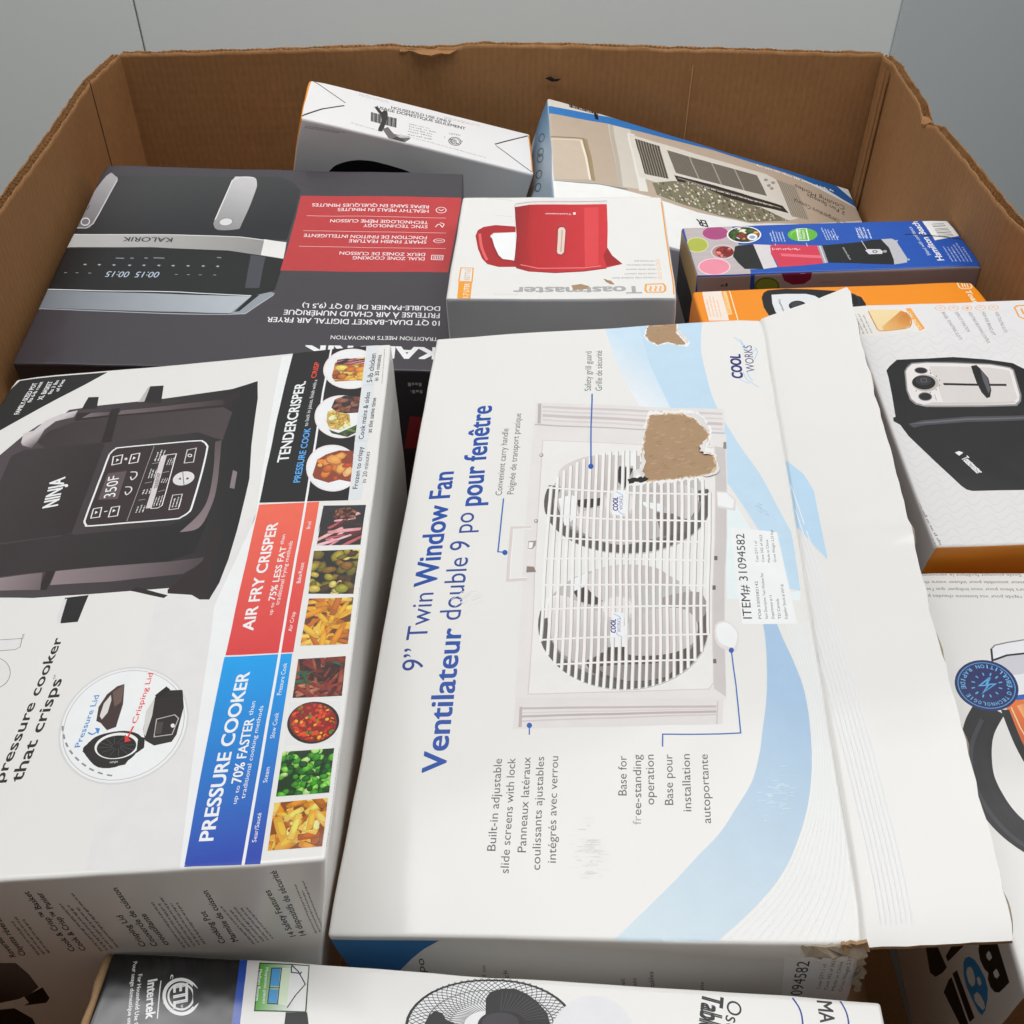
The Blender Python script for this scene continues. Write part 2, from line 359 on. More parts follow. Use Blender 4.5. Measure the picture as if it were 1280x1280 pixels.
def food(kind, seed, quad):
    base, pal, n, (a, b), mode = FOODS[kind]; q = pairs(quad); rg = random.Random(seed); out = [(q, lin(base))]
    m = len(q); xs = [p[0] for p in q]; ys = [p[1] for p in q]
    if m == 4: P = lambda s_, t: tuple((1 - s_) * (1 - t) * q[0][i] + s_ * (1 - t) * q[1][i] + s_ * t * q[2][i] + (1 - s_) * t * q[3][i] for i in (0, 1))
    else: P = lambda s_, t: (min(xs) + s_ * (max(xs) - min(xs)), min(ys) + t * (max(ys) - min(ys)))
    Lx = math.dist(P(0, .5), P(1, .5)); Ly = math.dist(P(.5, 0), P(.5, 1)); sz = math.sqrt(Lx * Ly)
    for i in range(n):
        c = P(rg.random(), rg.random()); th = rg.uniform(0, math.pi) if mode < 2 else rg.gauss(.3, .25)
        if kind == 'pebbles': th = rg.gauss(0, .3)
        k = rg.uniform(.7, 1.25); ra, rb = a * sz * k, b * sz * k * rg.uniform(.8, 1.2)
        col = lin(rg.choice(pal)); col = tuple(x * rg.uniform(.9, 1.1) for x in col[:3]) + (1,)
        for j, (sc, br) in enumerate(((1, .5), (.82, 1.0), (.42, 1.4))):
            if mode == 1 and kind in ('pebbles', 'chili') and j == 0 or mode == 3 and j != 1: continue
            off = (1 - sc) * rb * .45; nn = 10; pts = []
            for z in range(nn):
                an = 2 * math.pi * z / nn; wob = 1 + rg.uniform(-.13, .13)
                x, y = ra * sc * wob * math.cos(an), rb * sc * wob * math.sin(an)
                if mode != 1: x = max(-ra * .9, min(ra * .9, x * 1.2)); y = max(-rb * .8, min(rb * .8, y * 1.3))
                pts.append((c[0] + x * math.cos(th) - y * math.sin(th) + off * .5, c[1] + x * math.sin(th) + y * math.cos(th) + off))
            if m > 8: pts = pts if all(inside(p_, q) for p_ in pts) else []
            else: pts = clip(pts, q)
            if len(pts) > 2: out.append((pts, tuple(min(.8, x * br) for x in col[:3]) + (1,)))
    return [(p, c) for p, c in out]
# ------------------------------------------------------------------ the room
def plain(name, hexcol, rough=.7, mott=.03, k=1.1, bump=0):
    return card(name, hexcol, rough=rough, mottle=mott, bump=bump, k=k)
def sheet(name, pts, m, kind='structure', parent=None):
    me = bpy.data.meshes.new(name); me.from_pydata(pts, [], [tuple(range(len(pts)))]); o = link(name, me, parent, [m])
    if kind: o['kind'] = kind
    return o
sheet('floor', [(-4, -3, 0), (4, -3, 0), (4, 5, 0), (-4, 5, 0)], plain('concrete', '#8d8b86', .6, .12))
wall_m = plain('painted wall panel', '#e0e4e3', .55, .02)
wall_shaded = plain('shaded wall panel', '#cdd3d4', .55, .02)  # wall paint darkened in colour, for a panel turned from the light
def wall_panel(name, label, a, b, h=3.2, t=.04, m=None):
    d = Vector((b[0] - a[0], b[1] - a[1], 0)).normalized(); n = Vector((-d.y, d.x, 0)) * t; bm = bmesh.new()
    q = [Vector((*a, 0)), Vector((*b, 0)), Vector((*b, 0)) + n, Vector((*a, 0)) + n]
    lo = [bm.verts.new(p) for p in q]; hi = [bm.verts.new(p + Vector((0, 0, h))) for p in q]
    bm.faces.new(lo[::-1]); bm.faces.new(hi)
    for i in range(4): bm.faces.new((lo[i], lo[(i + 1) % 4], hi[(i + 1) % 4], hi[i]))
    bmesh.ops.bevel(bm, geom=[e for e in bm.edges if abs(e.verts[0].co.z - e.verts[1].co.z) > 1], offset=.003, segments=2, affect='EDGES')
    bmesh.ops.recalc_face_normals(bm, faces=bm.faces[:])
    me = bpy.data.meshes.new(name); bm.to_mesh(me); bm.free(); o = link(name, me, None, [m or wall_m]); tag(o, label, 'wall'); return o
wall_panel('wall_panel', 'pale grey wall panel behind the bin, middle of three', (-0.686, 2.0), (0.708, 2.0))
wall_panel('wall_panel', 'grey wall panel left of the seam behind the bin', (-3.4, 1.9), (-0.689, 2.0))
wall_panel('wall_panel', 'grey wall panel standing at right behind the bin, its colour darkened for shade', (0.713, 2.0), (2.6, 3.2), m=wall_shaded)
# ------------------------------------------------------------------ the bulk bin
kraft_in = card('kraft board', '#9a7049', .78, None, mottle=.13, fleck=.13, bump=.10, flute=26, flute_axis=2, k=1.0)
kraft_raw = card('torn kraft', '#a88a68', .9, None, fleck=.15, mottle=.25, bump=.5, k=1.0)
grey_raw = card('frayed paper', '#a89a88', .9, None, mottle=.3, fleck=.2, bump=.5, k=1.0)
flute_m = card('kraft fluting', '#b98f62', .9, None, mottle=.3, bump=.5, k=1.0)
RIM = .90
bin_root = bpy.data.objects.new('bulk_bin', None); COL.objects.link(bin_root)
tag(bin_root, 'large open brown corrugated cardboard bin holding all the smaller boxes', 'bulk bin')
def rim_z(x, y, side):
    z = RIM + .0010 * noise.noise(Vector((x * 9, y * 9, 1))) + .0014 * noise.noise(Vector((x * 45, y * 45, 4)))
    if side == 'back':
        z += .010 * math.exp(-((x + .02) / .3) ** 2)
        z -= .004 * max(0, 1 - abs(x + .105) / .055) ** .6
    if side == 'right': z -= .011 * max(0, 1 - abs(y - 1.215) / .035)
    return z
def board(name, path, side, n_out, core=True, z0=.0, th=.011, parent=bin_root):
    """one wall: inner and outer liner, a middle liner and two fluted mediums showing at the raw rim"""
    pts = [Vector((*p, 0)) for p in path]; out = []; step = .006
    for a, b in zip(pts, pts[1:]):
        k = max(1, int((b - a).length / step)); out += [a.lerp(b, i / k) for i in range(k)]
    out.append(pts[-1]); n = len(out); nrm = []
    for i in range(n):
        d = (out[min(i + 1, n - 1)] - out[max(i - 1, 0)]).normalized(); v = Vector((-d.y, d.x, 0)); nrm.append(v if v.dot(Vector(n_out)) > 0 else -v)
    rg = random.Random(len(side))
    bm = bmesh.new()
    zs = [z0, .3, .5, .6, .7, .78, .84, .88, .99, 1.0]
    def skin(off, drop, thick):
        for sgn in (0, 1):
            rows = []
            for i in range(n):
                p = out[i] + nrm[i] * (off + (thick if sgn else 0)); top = rim_z(p.x, p.y, side) - drop - rg.uniform(0, .0016)
                rows.append([bm.verts.new((p.x + .0018 * noise.noise(Vector((p.x * 3, p.y * 3, min(z, .9) * 3))), p.y + .0018 * noise.noise(Vector((p.x * 3 + 9, p.y * 3, min(z, .9) * 3))), z if z < .98 else rim_z(p.x, p.y, side) - .006 if z < .995 else top)) for z in zs])
            for i in range(n - 1):
                for j in range(len(zs) - 1):
                    q = [rows[i][j], rows[i + 1][j], rows[i + 1][j + 1], rows[i][j + 1]]
                    bm.faces.new(q if sgn else q[::-1]).smooth = True
            if sgn == 0: first = rows
        for i in range(n - 1): bm.faces.new((first[i][-1], first[i + 1][-1], rows[i + 1][-1], rows[i][-1]))
    skin(0, 0, .0009); skin(th, .0005, .0009)
    bmesh.ops.recalc_face_normals(bm, faces=bm.faces[:])
    me = bpy.data.meshes.new(name); bm.to_mesh(me); bm.free(); o = link(name, me, parent, [kraft_in])
    bm = bmesh.new()
    for lo, hi, pitch, ph in ((.0009, th * .55, .0085, 0), (th * .6, th, .006, 1)):
        prev = None
        m_ = int(sum((out[i + 1] - out[i]).length for i in range(n - 1)) / (pitch / 6)); L = [0]
        for i in range(n - 1): L.append(L[-1] + (out[i + 1] - out[i]).length)
        j = 0
        for k in range(m_ + 1):
            s_ = L[-1] * k / m_
            while j < n - 2 and L[j + 1] < s_: j += 1
            t = (s_ - L[j]) / max(1e-9, L[j + 1] - L[j]); p = out[j].lerp(out[j + 1], t)
            o_ = (lo + hi) / 2 + (hi - lo) / 2 * .95 * math.sin(2 * math.pi * s_ / pitch + ph) + .0006 * noise.noise(p * 60)
            p = p + nrm[j] * o_; top = rim_z(p.x, p.y, side) - .0008 - .003 * abs(noise.noise(p * 40 + Vector((0, 0, ph * 7))))
            w = (.0018 * noise.noise(Vector((p.x * 3, p.y * 3, 2.7))), .0018 * noise.noise(Vector((p.x * 3 + 9, p.y * 3, 2.7))))
            cur = (bm.verts.new((p.x + w[0], p.y + w[1], top)), bm.verts.new((p.x + w[0], p.y + w[1], top - .03)))
            if prev: bm.faces.new((prev[0], cur[0], cur[1], prev[1]))
            prev = cur
    q = [bm.verts.new((*(out[i] + nrm[i] * (th * .575)).xy, rim_z(out[i].x, out[i].y, side) - .001 - rg.uniform(0, .002))) for i in range(n)]
    r = [bm.verts.new((v.co.x, v.co.y, v.co.z - .03)) for v in q]
    for i in range(n - 1): bm.faces.new((q[i], q[i + 1], r[i + 1], r[i]))
    me = bpy.data.meshes.new('fluting'); bm.to_mesh(me); bm.free(); link('fluting', me, o, [flute_m])
    return o
BL_, BR_ = (-.523, 1.425), (.4955, 1.425)
board('wall_panel', [BL_, (-.2, 1.432), (.1, 1.433), (.35, 1.430), BR_], 'back', (0, 1, 0))
board('wall_panel', [(-.531, 1.317), (-.519, 1.15), (-.511, .948), (-.520, .75), (-.525, .4), (-.505, 0)], 'left', (-1, 0, 0))
board('wall_panel', [BL_, (-.531, 1.320)], 'corner', (-1, 0, 0))
board('wall_panel', [(.497, 1.375), (.491, 1.23), (.491, .95), (.505, .86), (.535, .7), (.535, .4), (.505, 0)], 'right', (1, 0, 0))
board('wall_panel', [(.494, 1.422), (.4985, 1.376)], 'seam', (1, 0, 0))
board('wall_panel', [(-.505, .0), (.505, .0)], 'front', (0, -1, 0))
def rag(name, pts, m, th=.002, parent=None):
    bm = bmesh.new(); v = [bm.verts.new(p) for p in pts]; f = bm.faces.new(v)
    r = bmesh.ops.extrude_face_region(bm, geom=[f]); nv = [g for g in r['geom'] if isinstance(g, bmesh.types.BMVert)]
    n = f.normal.copy() if f.normal.length else Vector((0, 0, 1)); bm.normal_update(); n = f.normal
    for w in nv: w.co += n * th
    bmesh.ops.recalc_face_normals(bm, faces=bm.faces[:]); me = bpy.data.meshes.new(name); bm.to_mesh(me); bm.free(); return link(name, me, parent, [m])
# the torn lip folded in at the back rim
lip = []
for k in range(15):
    x = -.150 + .085 * k / 14; lip.append((x, 1.436, .9015 + .0015 * math.sin(k * 2.1)))
for k in range(15):
    x = -.065 - .085 * k / 14; lip.append((x, 1.422 + .003 * math.sin(k * 1.7) + .012 * abs(k - 7) / 7, .8965 + .0015 * math.sin(k * 1.3) + .003 * abs(k - 7) / 7))
rag('torn_lip', lip, kraft_in, .003, bin_root)
rag('torn_lip', [(.490, 1.226, .893), (.488, 1.218, .887), (.489, 1.209, .889), (.493, 1.203, .894), (.499, 1.212, .891), (.497, 1.222, .893)], kraft_in, .003, bin_root)
for y_, r_ in ((1.398, .0032), (1.386, .0026)):
    me = bpy.data.meshes.new('corner_fold'); bm = bmesh.new()
    ring = [[bm.verts.new((.4945 + r_ * math.cos(a_) , y_ + r_ * math.sin(a_), z_)) for a_ in [math.pi * (.5 + k / 8) for k in range(9)]] for z_ in (.1, .5, .7, .8, .893)]
    for a_, b_ in zip(ring, ring[1:]):
        for k in range(8): bm.faces.new((a_[k], a_[k + 1], b_[k + 1], b_[k])).smooth = True
    bmesh.ops.recalc_face_normals(bm, faces=bm.faces[:]); bmesh.ops.reverse_faces(bm, faces=[f for f in bm.faces if f.normal.x > 0]); bm.to_mesh(me); bm.free(); link('corner_fold', me, bin_root, [kraft_in])
rag('wall_crease', [(.243, 1.4272, .885), (.2445, 1.4272, .885), (.2425, 1.4272, .62), (.241, 1.4272, .62)], card('rubbed kraft', '#b98a62', .8, None, k=1.0), .0006, bin_root)
base = sheet('base_panel', [(-.5, .02, .02), (.5, .02, .02), (.5, 1.42, .02), (-.5, 1.42, .02)], kraft_in, None, bin_root)
# dark pen mark inside the back wall
pen = card('pen mark', '#17120f', .6, None, k=1.0)
rag('pen_mark', [(.045 + .0, 1.4285, .867), (.052, 1.4285, .8695), (.058, 1.4285, .866), (.067, 1.4285, .8665), (.062, 1.4285, .863), (.054, 1.4285, .8625)], pen, .0008, bin_root)
# ------------------------------------------------------------------ the cartons
white = card('white printed board', '#dedcd8', .36, '#cbb79c', 1.02, .02, .05, coat=.4)
white2 = card('matt white board', '#dad8d7', .45, '#cfc6ba', 1.05, .03, .05)
charcoal = card('charcoal board', '#454146', .34, '#b9b2ac', .86, .05, .12, coat=.1)
orange_m = card('orange board', '#e58a1e', .42, '#f0dcc0', .95, .04, .1)
blue_m = card('blue board', '#2353a8', .4, '#d8dce6', 1.0, .04, .1)
orange_f = card('lit orange board', '#ff8c1a', .42, '#f0dcc0', .95, .04, .05)  # orange brightened in colour, for light the toaster box front lacks
grey_m = card('grey board', '#b8b8bb', .45, '#d6d3cf', 1.0, .03, .1)
blueside = card('pale blue board', '#b9c4cc', .42, '#d8d2c8', .95, .04, .12)
kraft = card('plain kraft', '#8f6d4c', .8, None, fleck=.1, mottle=.1, bump=.15, k=1.0)
CARTONS = {}
CARTONS['kalorik'] = Carton('air_fryer_box', 'charcoal air fryer box with red feature panel, lying at the left wall of the bin', 'box', (-0.2788, 1.0368, -0.5530), (7.569, 1.423, 0.018), (0.4372, 0.3626, 0.2800), charcoal, seed=1, bulge=.001, r=.0018)
CARTONS['kettle'] = Carton('kettle_box', 'white topped box picturing a red kettle, beside the charcoal air fryer box', 'box', (0.0518, 0.9833, -0.5080), (0.526, -1.811, -2.422), (0.2244, 0.2193, 0.1700), white, seed=2, bulge=.001, front_mat=(grey_m, ("front",)))
CARTONS['fan'] = Carton('window_fan_box', 'big white window fan box with torn patches and an open flap, mid pile', 'box', (0.0578, 0.5271, -0.5200), (5.352, -7.033, -4.427), (0.2926, 0.5432, 0.1200), white, seed=3, bulge=.002, r=.0018, crush=.0015, amp=.0014)
CARTONS['ninja'] = Carton('pressure_cooker_box', 'white box picturing a black pressure cooker with strips of food photos along its right edge', 'box', (-0.2602, 0.4982, -0.4870), (-0.893, -5.234, 1.315), (0.3277, 0.4807, 0.3000), white, lean=0.160, twist=0.160, seed=4, bulge=.002, r=.0018)
CARTONS['house'] = Carton('household_box', 'white box with orange edges marked HOUSEHOLD USE ONLY, standing tilted at the back wall', 'box', (-0.1171, 1.3161, -0.5144), (4.491, 15.556, 3.436), (0.2988, 0.1083, 0.3000), white2, seed=5, front_mat=(orange_m, ("left","right")))
CARTONS['ac'] = Carton('air_conditioner_box', 'beige and blue box picturing a window air conditioner, tilted in the back right corner', 'box', (0.2703, 1.2675, -0.5938), (6.761, 17.374, 2.399), (0.4637, 0.2859, 0.3000), white2, seed=6, bulge=.004, amp=.002, front_mat=(blueside, ("left",)))
CARTONS['blender'] = Carton('blender_box', 'long blue blender box picturing red smoothie, beside the right wall of the bin', 'box', (0.3411, 1.0151, -0.5270), (0.393, -1.089, 1.783), (0.3005, 0.1070, 0.0800), blue_m, seed=7)
CARTONS['orange'] = Carton('can_opener_box', 'narrow orange box picturing a black and white can opener, in front of the blue box', 'box', (0.3255, 0.8877, -0.5230), (0.291, -0.941, 2.111), (0.2857, 0.0699, 0.1000), orange_m, seed=8)
CARTONS['toaster'] = Carton('toaster_box', 'pale grey patterned box picturing a black toaster, at the right wall of the bin', 'box', (0.4079, 0.6864, -0.5050), (10.433, -0.627, 2.481), (0.1975, 0.2708, 0.1300), white2, seed=9, front_mat=(orange_f, ("front",)))
CARTONS['boil'] = Carton('glass_kettle_box', 'white box picturing a kettle with a black handle and round blue badge, low at right', 'box', (0.3675, 0.3889, -0.5600), (4.300, -2.307, -3.049), (0.1550, 0.3080, 0.2200), white, seed=10, front_mat=(kraft, ("front",)))
CARTONS['table'] = Carton('table_fan_box', 'white and black box picturing a black table fan, nearest at the bottom', 'box', (-0.0175, 0.1468, -0.5552), (0.114, 0.090, -3.778), (0.4161, 0.1925, 0.1600), white, seed=11, bulge=.002, amp=.002, r=.0018, front_mat=(kraft, ("left",)))
ART = [
('fan','top','wave_print',None,None,None,[
('G','#e6ecf0','#c2d6e4',(21.1,172.1,61.7,199.5),0,(8.1,275,41.8,274.9,46.8,220.1,65.3,156.5,61.8,149,41.2,150.6,19.3,214)),
('P','#b9d1e2',0,(94.9,275.1,94.2,269.3,93.2,261.3,92.2,252,91.4,242.4,91,233.3,91.2,224.7,91.8,215.8,92.6,207,93.5,198.5,94.4,190.3,95.4,182.6,96.4,175.3,97.5,168.2,98.8,161,100.4,153.7,102.4,146.1,104.5,138.3,106.9,130.6,109.4,122.8,111.9,115.1,114.5,107.6,117.2,100.1,120,92.6,122.8,85,125.4,77.2,128,68.6,130.7,59.3,133.2,50.2,135.5,42,137.3,35.4,138.8,30.4,139.8,26.6,140.7,23.6,141.3,21.4,141.8,19.6,142.4,-34.4,134.2,-32,132.8,-27.5,130.8,-20.9,128.4,-13.3,126.1,-5.7,124.2,0.8,123,5.6,122.2,9.5,121.4,13.1,120.4,17.4,118.6,23.1,115.8,30.8,112.4,39.9,108.5,49.9,104.5,60,100.5,69.4,96.5,77.8,92.3,85.9,88.1,93.7,84,101.7,80.1,110.1,76.4,119.1,72.9,128.6,69.5,138.2,66.3,147.7,63.4,156.7,60.8,165.1,58.5,173.1,56.5,180.8,54.6,188.2,52.9,195,51.3,200.9,50,205.7,48.7,210.3,47.5,215.5,46.2,222.3,44.6,231.9,42.8,243.8,40.9,256.3,39.4,267.4,38.2,275.3)),
('P','#dde7ed',0,(96.1,73.9,104.7,48.4,123.4,-6.5,133.8,-35.5,142.4,-34.4,141.4,-42.6,93.3,-40.9,96.6,40.8)),
('G','#a0bcd6','#cfdeec',(135.4,-127.9,36.2,-266),0,(122.7,-54.4,123.4,-58,124.4,-63,125.6,-68.6,126.7,-73.9,127.9,-78.6,129.1,-83.4,130.3,-88,131.4,-92.6,132.3,-97.2,133.1,-101.7,133.9,-106.2,134.4,-110.6,134.9,-115,135.1,-119.3,135.3,-123.6,135.4,-127.9,135.4,-132.1,135.3,-136.3,135.1,-140.4,134.9,-144.5,134.5,-148.6,134.1,-152.7,133.7,-156.8,133.2,-160.6,132.7,-164,132.3,-167.3,131.7,-170.5,131.1,-173.9,130.4,-177.5,129.6,-181.2,128.7,-185,127.6,-188.9,126.5,-193,125.2,-197.1,123.8,-201.3,122.2,-205.6,120.4,-210.1,118.3,-214.8,116.2,-219.4,114.1,-223.7,112,-227.4,109.8,-230.9,107.6,-234.1,105.3,-237.3,102.9,-240.3,100.4,-243.1,97.8,-245.9,95.1,-248.7,92.3,-251.5,89.4,-254.3,86.4,-257.1,83.3,-259.8,79.9,-262.8,76.1,-265.8,72.8,-268.6,70.4,-270.4,14.4,-271.5,17.3,-268.7,21.6,-264.8,26.4,-260.3,31,-256,35.3,-252.1,39.6,-248,43.9,-243.9,48.1,-239.8,52.3,-235.6,56.3,-231.2,60.3,-227,63.9,-223,67.3,-219.6,70.4,-216.4,73.3,-213.3,76.1,-209.9,79,-205.9,81.8,-201.6,84.4,-197.3,87,-193.2,89.5,-189.4,91.8,-185.7,94,-182,96.1,-178.1,97.8,-173.9,99.3,-169.6,100.7,-165,102,-160.3,103.3,-155.4,104.4,-150.2,105.5,-144.8,106.7,-139.5,107.8,-134.1,109,-128.7,110.1,-123.2,111.1,-117.7,112,-112,112.8,-106.2,113.6,-100.5,114.2,-94.8,114.7,-89.4,115.1,-84,115.3,-78.7,115.5,-73.6,115.5,-68.2,115.3,-62.6,115.1,-57.7,115,-54.2)),
('S','#dde3e7',0.55,4,0,(129.7,-60.2,134.2,-90.1,137.3,-125.5,135.4,-158.3,130.2,-186.8,120.8,-213.7,103.8,-242.9,75.4,-270)),
('S','#dde3e7',0.55,4,0,(131.7,-60.3,136,-90.1,138.9,-125.5,137,-158.3,132,-186.8,123.2,-213.7,107.3,-242.9,80.6,-269.9)),
('S','#dde3e7',0.55,4,0,(133.7,-60.4,137.8,-90.2,140.5,-125.5,138.6,-158.3,133.8,-186.8,125.6,-213.7,110.8,-242.9,85.7,-269.8)),
('S','#dde3e7',0.55,4,0,(135.6,-60.4,139.6,-90.2,142.2,-125.5,140.1,-158.3,135.6,-186.8,128,-213.7,114.3,-242.8,90.8,-269.7)),
('S','#dde3e7',0.55,4,0,(137.6,-60.5,141.4,-90.2,143.8,-125.6,141.7,-158.4,137.4,-186.8,130.4,-213.6,117.8,-242.8,95.9,-269.6)),
('S','#dde3e7',0.55,4,0,(139.5,-60.5,143.2,-90.3,145.4,-125.6,143.3,-158.4,139.2,-186.8,132.8,-213.6,121.3,-242.7,100.9,-269.5)),
('S','#dde3e7',0.54,4,0,(141.5,-60.6,145,-90.3,147,-125.6,144.8,-158.4,141,-186.8,135.2,-213.6,124.8,-242.7,106,-269.4)),
('S','#dde3e7',0.54,4,0,(143.4,-60.7,146.7,-90.4,148.6,-125.6,146.4,-158.4,142.8,-186.8,137.6,-213.6,128.3,-242.7,111.1,-269.4)),
('S','#dde3e7',0.54,4,0,(145.4,-60.7,148.5,-90.4,150.2,-125.7,148,-158.4,144.6,-186.8,140,-213.6,131.8,-242.6,116.1,-269.3)),
('S','#dde3e7',0.54,4,0,(147.3,-60.8,150.3,-90.5,151.9,-125.7,149.5,-158.4,146.4,-186.8,142.4,-213.6,135.2,-242.6,121.2,-269.2)),
('S','#dde3e7',0.54,4,0,(149.3,-60.8,152.1,-90.5,153.5,-125.7,151.1,-158.4,148.2,-186.8,144.8,-213.6,138.7,-242.5,126.2,-269.1)),
('S','#dde3e7',0.54,4,0,(151.2,-60.9,153.9,-90.5,155.1,-125.7,152.6,-158.4,150,-186.9,149.1,-211.6,142.1,-242.5,131.2,-269)),
('S','#dde3e7',0.54,4,0,(153.1,-61,155.6,-90.6,156.7,-125.8,154.2,-158.5,151.8,-186.9,151.3,-211.5))]),
('fan','top','title_text',None,None,None,[
('T','#31488f','9” Twin',-112.8,-94.4,0.00,66.56,-14.73,0.00,0.0,0),
('T','#1a4d9e','Window Fan',-112,-21.3,0.00,117.12,-16.38,0.00,0.016,0),
('T','#1a4d9e','Ventilateur',-88.9,-170.2,0.00,109.22,-15.05,0.00,0.016,0),
('T','#31488f','double 9 po',-91,-53.5,0.00,103.53,-15.14,0.00,0,0),
('T','#1a4d9e','pour fenêtre',-87.2,57.5,0.00,114.58,-17.34,0.00,0.016,0)]),
('fan','top','fan_picture',None,None,None,[
('P','#d9d5d3',0,(-49.5,173.1,105.5,152.6,103.4,124.4,-49.8,146.3)),
('P','#c9bfbd',0,(-44.4,168.5,103.7,148.4,103.5,145.8,-44.3,165.7)),
('P','#cfc6c4',0,(-44.1,162.9,103.2,142.2,103.1,140.3,-44,160.8)),
('P','#c3b8b6',0,(-43.9,158.1,102.8,136.7,102.6,133.5,-43.7,154.7)),
('P','#cfc6c4',0,(-43.6,151.9,102.3,129.9,102.2,128,-43.5,149.9)),
('P','#b5aaa8',0,(-48.3,171.6,-45.4,171.4,-44.7,146,-47.5,146.8)),
('P','#b9aeac',0,(-49.8,146.3,103.5,125,103.4,123.8,-49.7,144.7)),
('P','#dad6d4',0,(-50.4,144.7,104.6,123,90.7,-58.3,85.7,-120.6,-48.2,-116.7,-50.7,32)),
('P','#c4bebb',0,(94.7,109.9,102.6,107.5,85.6,-118.6,78.4,-112.3)),
('P','#e1dedb',0,(-42,126.6,94.6,108,78.2,-109.2,75.2,-112.7,-39.6,-114.4,-41.1,-14.9)),
('S','#cfc5c3',0.83,0,1,(-42,126.6,94.6,108,78.6,-108.2,75.2,-112.7,-39.6,-114.4,-41.1,-14.9)),
('P','#d8d3d1',0,(-47.6,-116.7,84,-120.6,82.1,-137.6,-47.9,-140.4)),
('P','#bcb0ae',0,(-44.1,-124.3,79.3,-124.5,79.1,-126.1,-44,-125.9)),
('P','#d0c6c4',0,(-43.9,-128,79.1,-126.7,79,-127.7,-43.8,-129)),
('P','#b4a8a6',0,(-43.7,-130.4,79,-128.1,78.9,-129.7,-43.6,-132)),
('P','#cbc0be',0,(-43.5,-134.1,78.9,-130.3,78.8,-131.5,-43.4,-135.3)),
('P','#b5aaa8',0,(-44.5,-123.8,-42.7,-123.9,-42.2,-138.9,-44.3,-139.3)),
('P','#c8bebc',0,(79.8,-121.5,80.8,-121.5,79.2,-137.6,78.2,-137.8)),
('S','#d2c6c2',2.68,0,0,(-46,32.3,-60.6,32.5,-60.2,-19.3,-46.4,-18.8)),
('S','#f3f0ee',0.73,0,0,(-45.9,31.2,-59.2,31,-58.9,-17.3,-46.5,-17.3)),
('P','#9b8d86',0,(-47.3,18.4,-41.2,18.6,-41.7,13.8,-43.6,10.2,-47.3,10.9)),
('P','#efeae8',0,(-46.8,17.3,-43.5,17.1,-44,11.3,-46.9,11.4)),
('P','#8a7a72',0,(-47.1,-6.5,-41.9,-7.2,-40,-12.4,-47.2,-12.6)),
('E','#8d8480',-42.3,109.3,1.6,-0.1,0.1,-2.2,0),
('E','#d8d2d0',-42.6,109.7,0.9,-0.1,0.1,-1.3,0),
('E','#8d8480',-42.6,38.5,1.5,-0.1,0.1,-2,0),
('E','#d8d2d0',-42.8,38.8,0.8,-0,0.1,-1.1,0),
('P','#8e8078',0,(101.8,114.4,103.9,113.9,103.3,106.2,100.9,107)),
('P','#6c5f5a',0,(86.4,-1.7,88.7,-1.8,88.5,-5.8,86.2,-5.7)),
('P','#6c5f5a',0,(84.1,-28.5,86.3,-28.6,86.1,-32.5,83.8,-32.4)),
('P','#6c5f5a',0,(79.8,-90,81.9,-90,81.7,-93.5,79.6,-93.4)),
('P','#d5cecc',0,(91.9,61.7,99.5,60.4,105.2,51.5,104,41.3,91.1,44.8)),
('P','#eeeae8',0,(92.2,60.5,99,59.3,104,51.6,102.6,43.3,91.9,46.7)),
('P','#d8d2d0',3,(83.8,-62.6,92.2,-59.7,98.7,-68.7,97.1,-80.9,93.8,-84.7,83.6,-78.7)),
('P','#f0edeb',3,(84.6,-63.8,91.5,-61,97.4,-68.9,95.9,-78.6,93.2,-81.2,85,-76.6)),
('E','#b9b3b0',25.4,53.2,61.2,-3.4,-0.5,-51.6,0),
('E','#b9b3b0',21.9,-60.8,57.4,-1.7,-0.4,-51.8,0),
('S','#5f5754',10.31,0,0,(80.7,63.3,81.6,58.4,82,53.4,81.7,48.5,80.8,43.7,79.3,39,77.3,34.6,74.8,30.3,71.7,26.4,68.2,22.7,64.2,19.4,59.9,16.5,55.2,14,50.2,11.9,45,10.2,39.6,9,34,8.3,28.3,8,22.6,8.3,16.9,9,11.2,10.1,5.7,11.8,0.4,13.9,-4.7,16.4,-9.5,19.4,-14,22.7,-18.1,26.4,-21.8,30.4,-25,34.8,-27.6,39.3,-29.7,44.1,-31.3,49,-32.2,54,-32.5,59.1,-32.2,64.2,-31.2,69.2,-29.6,74)),
('S','#8d827f',2.18,0,0,(78.9,51.6,78.5,47.9,77.6,44.2,76.4,40.6,74.7,37.2,72.7,33.9,70.4,30.8,67.6,27.9,64.6,25.2,61.3,22.7,57.7,20.5,53.9,18.6,49.8,17,45.6,15.6,41.2,14.6,36.7,13.8,32.1,13.4,27.4,13.3,22.8,13.5,18.1,14.1,13.5,14.9,8.9,16.1,4.5,17.5,0.2,19.3,-3.9,21.4,-7.8,23.7,-11.5,26.3,-14.9,29.1,-18,32.2,-20.8,35.4,-23.2,38.8,-25.2,42.4,-26.9,46.1,-28.1,49.9,-28.9,53.7,-29.3,57.6,-29.3,61.5)),
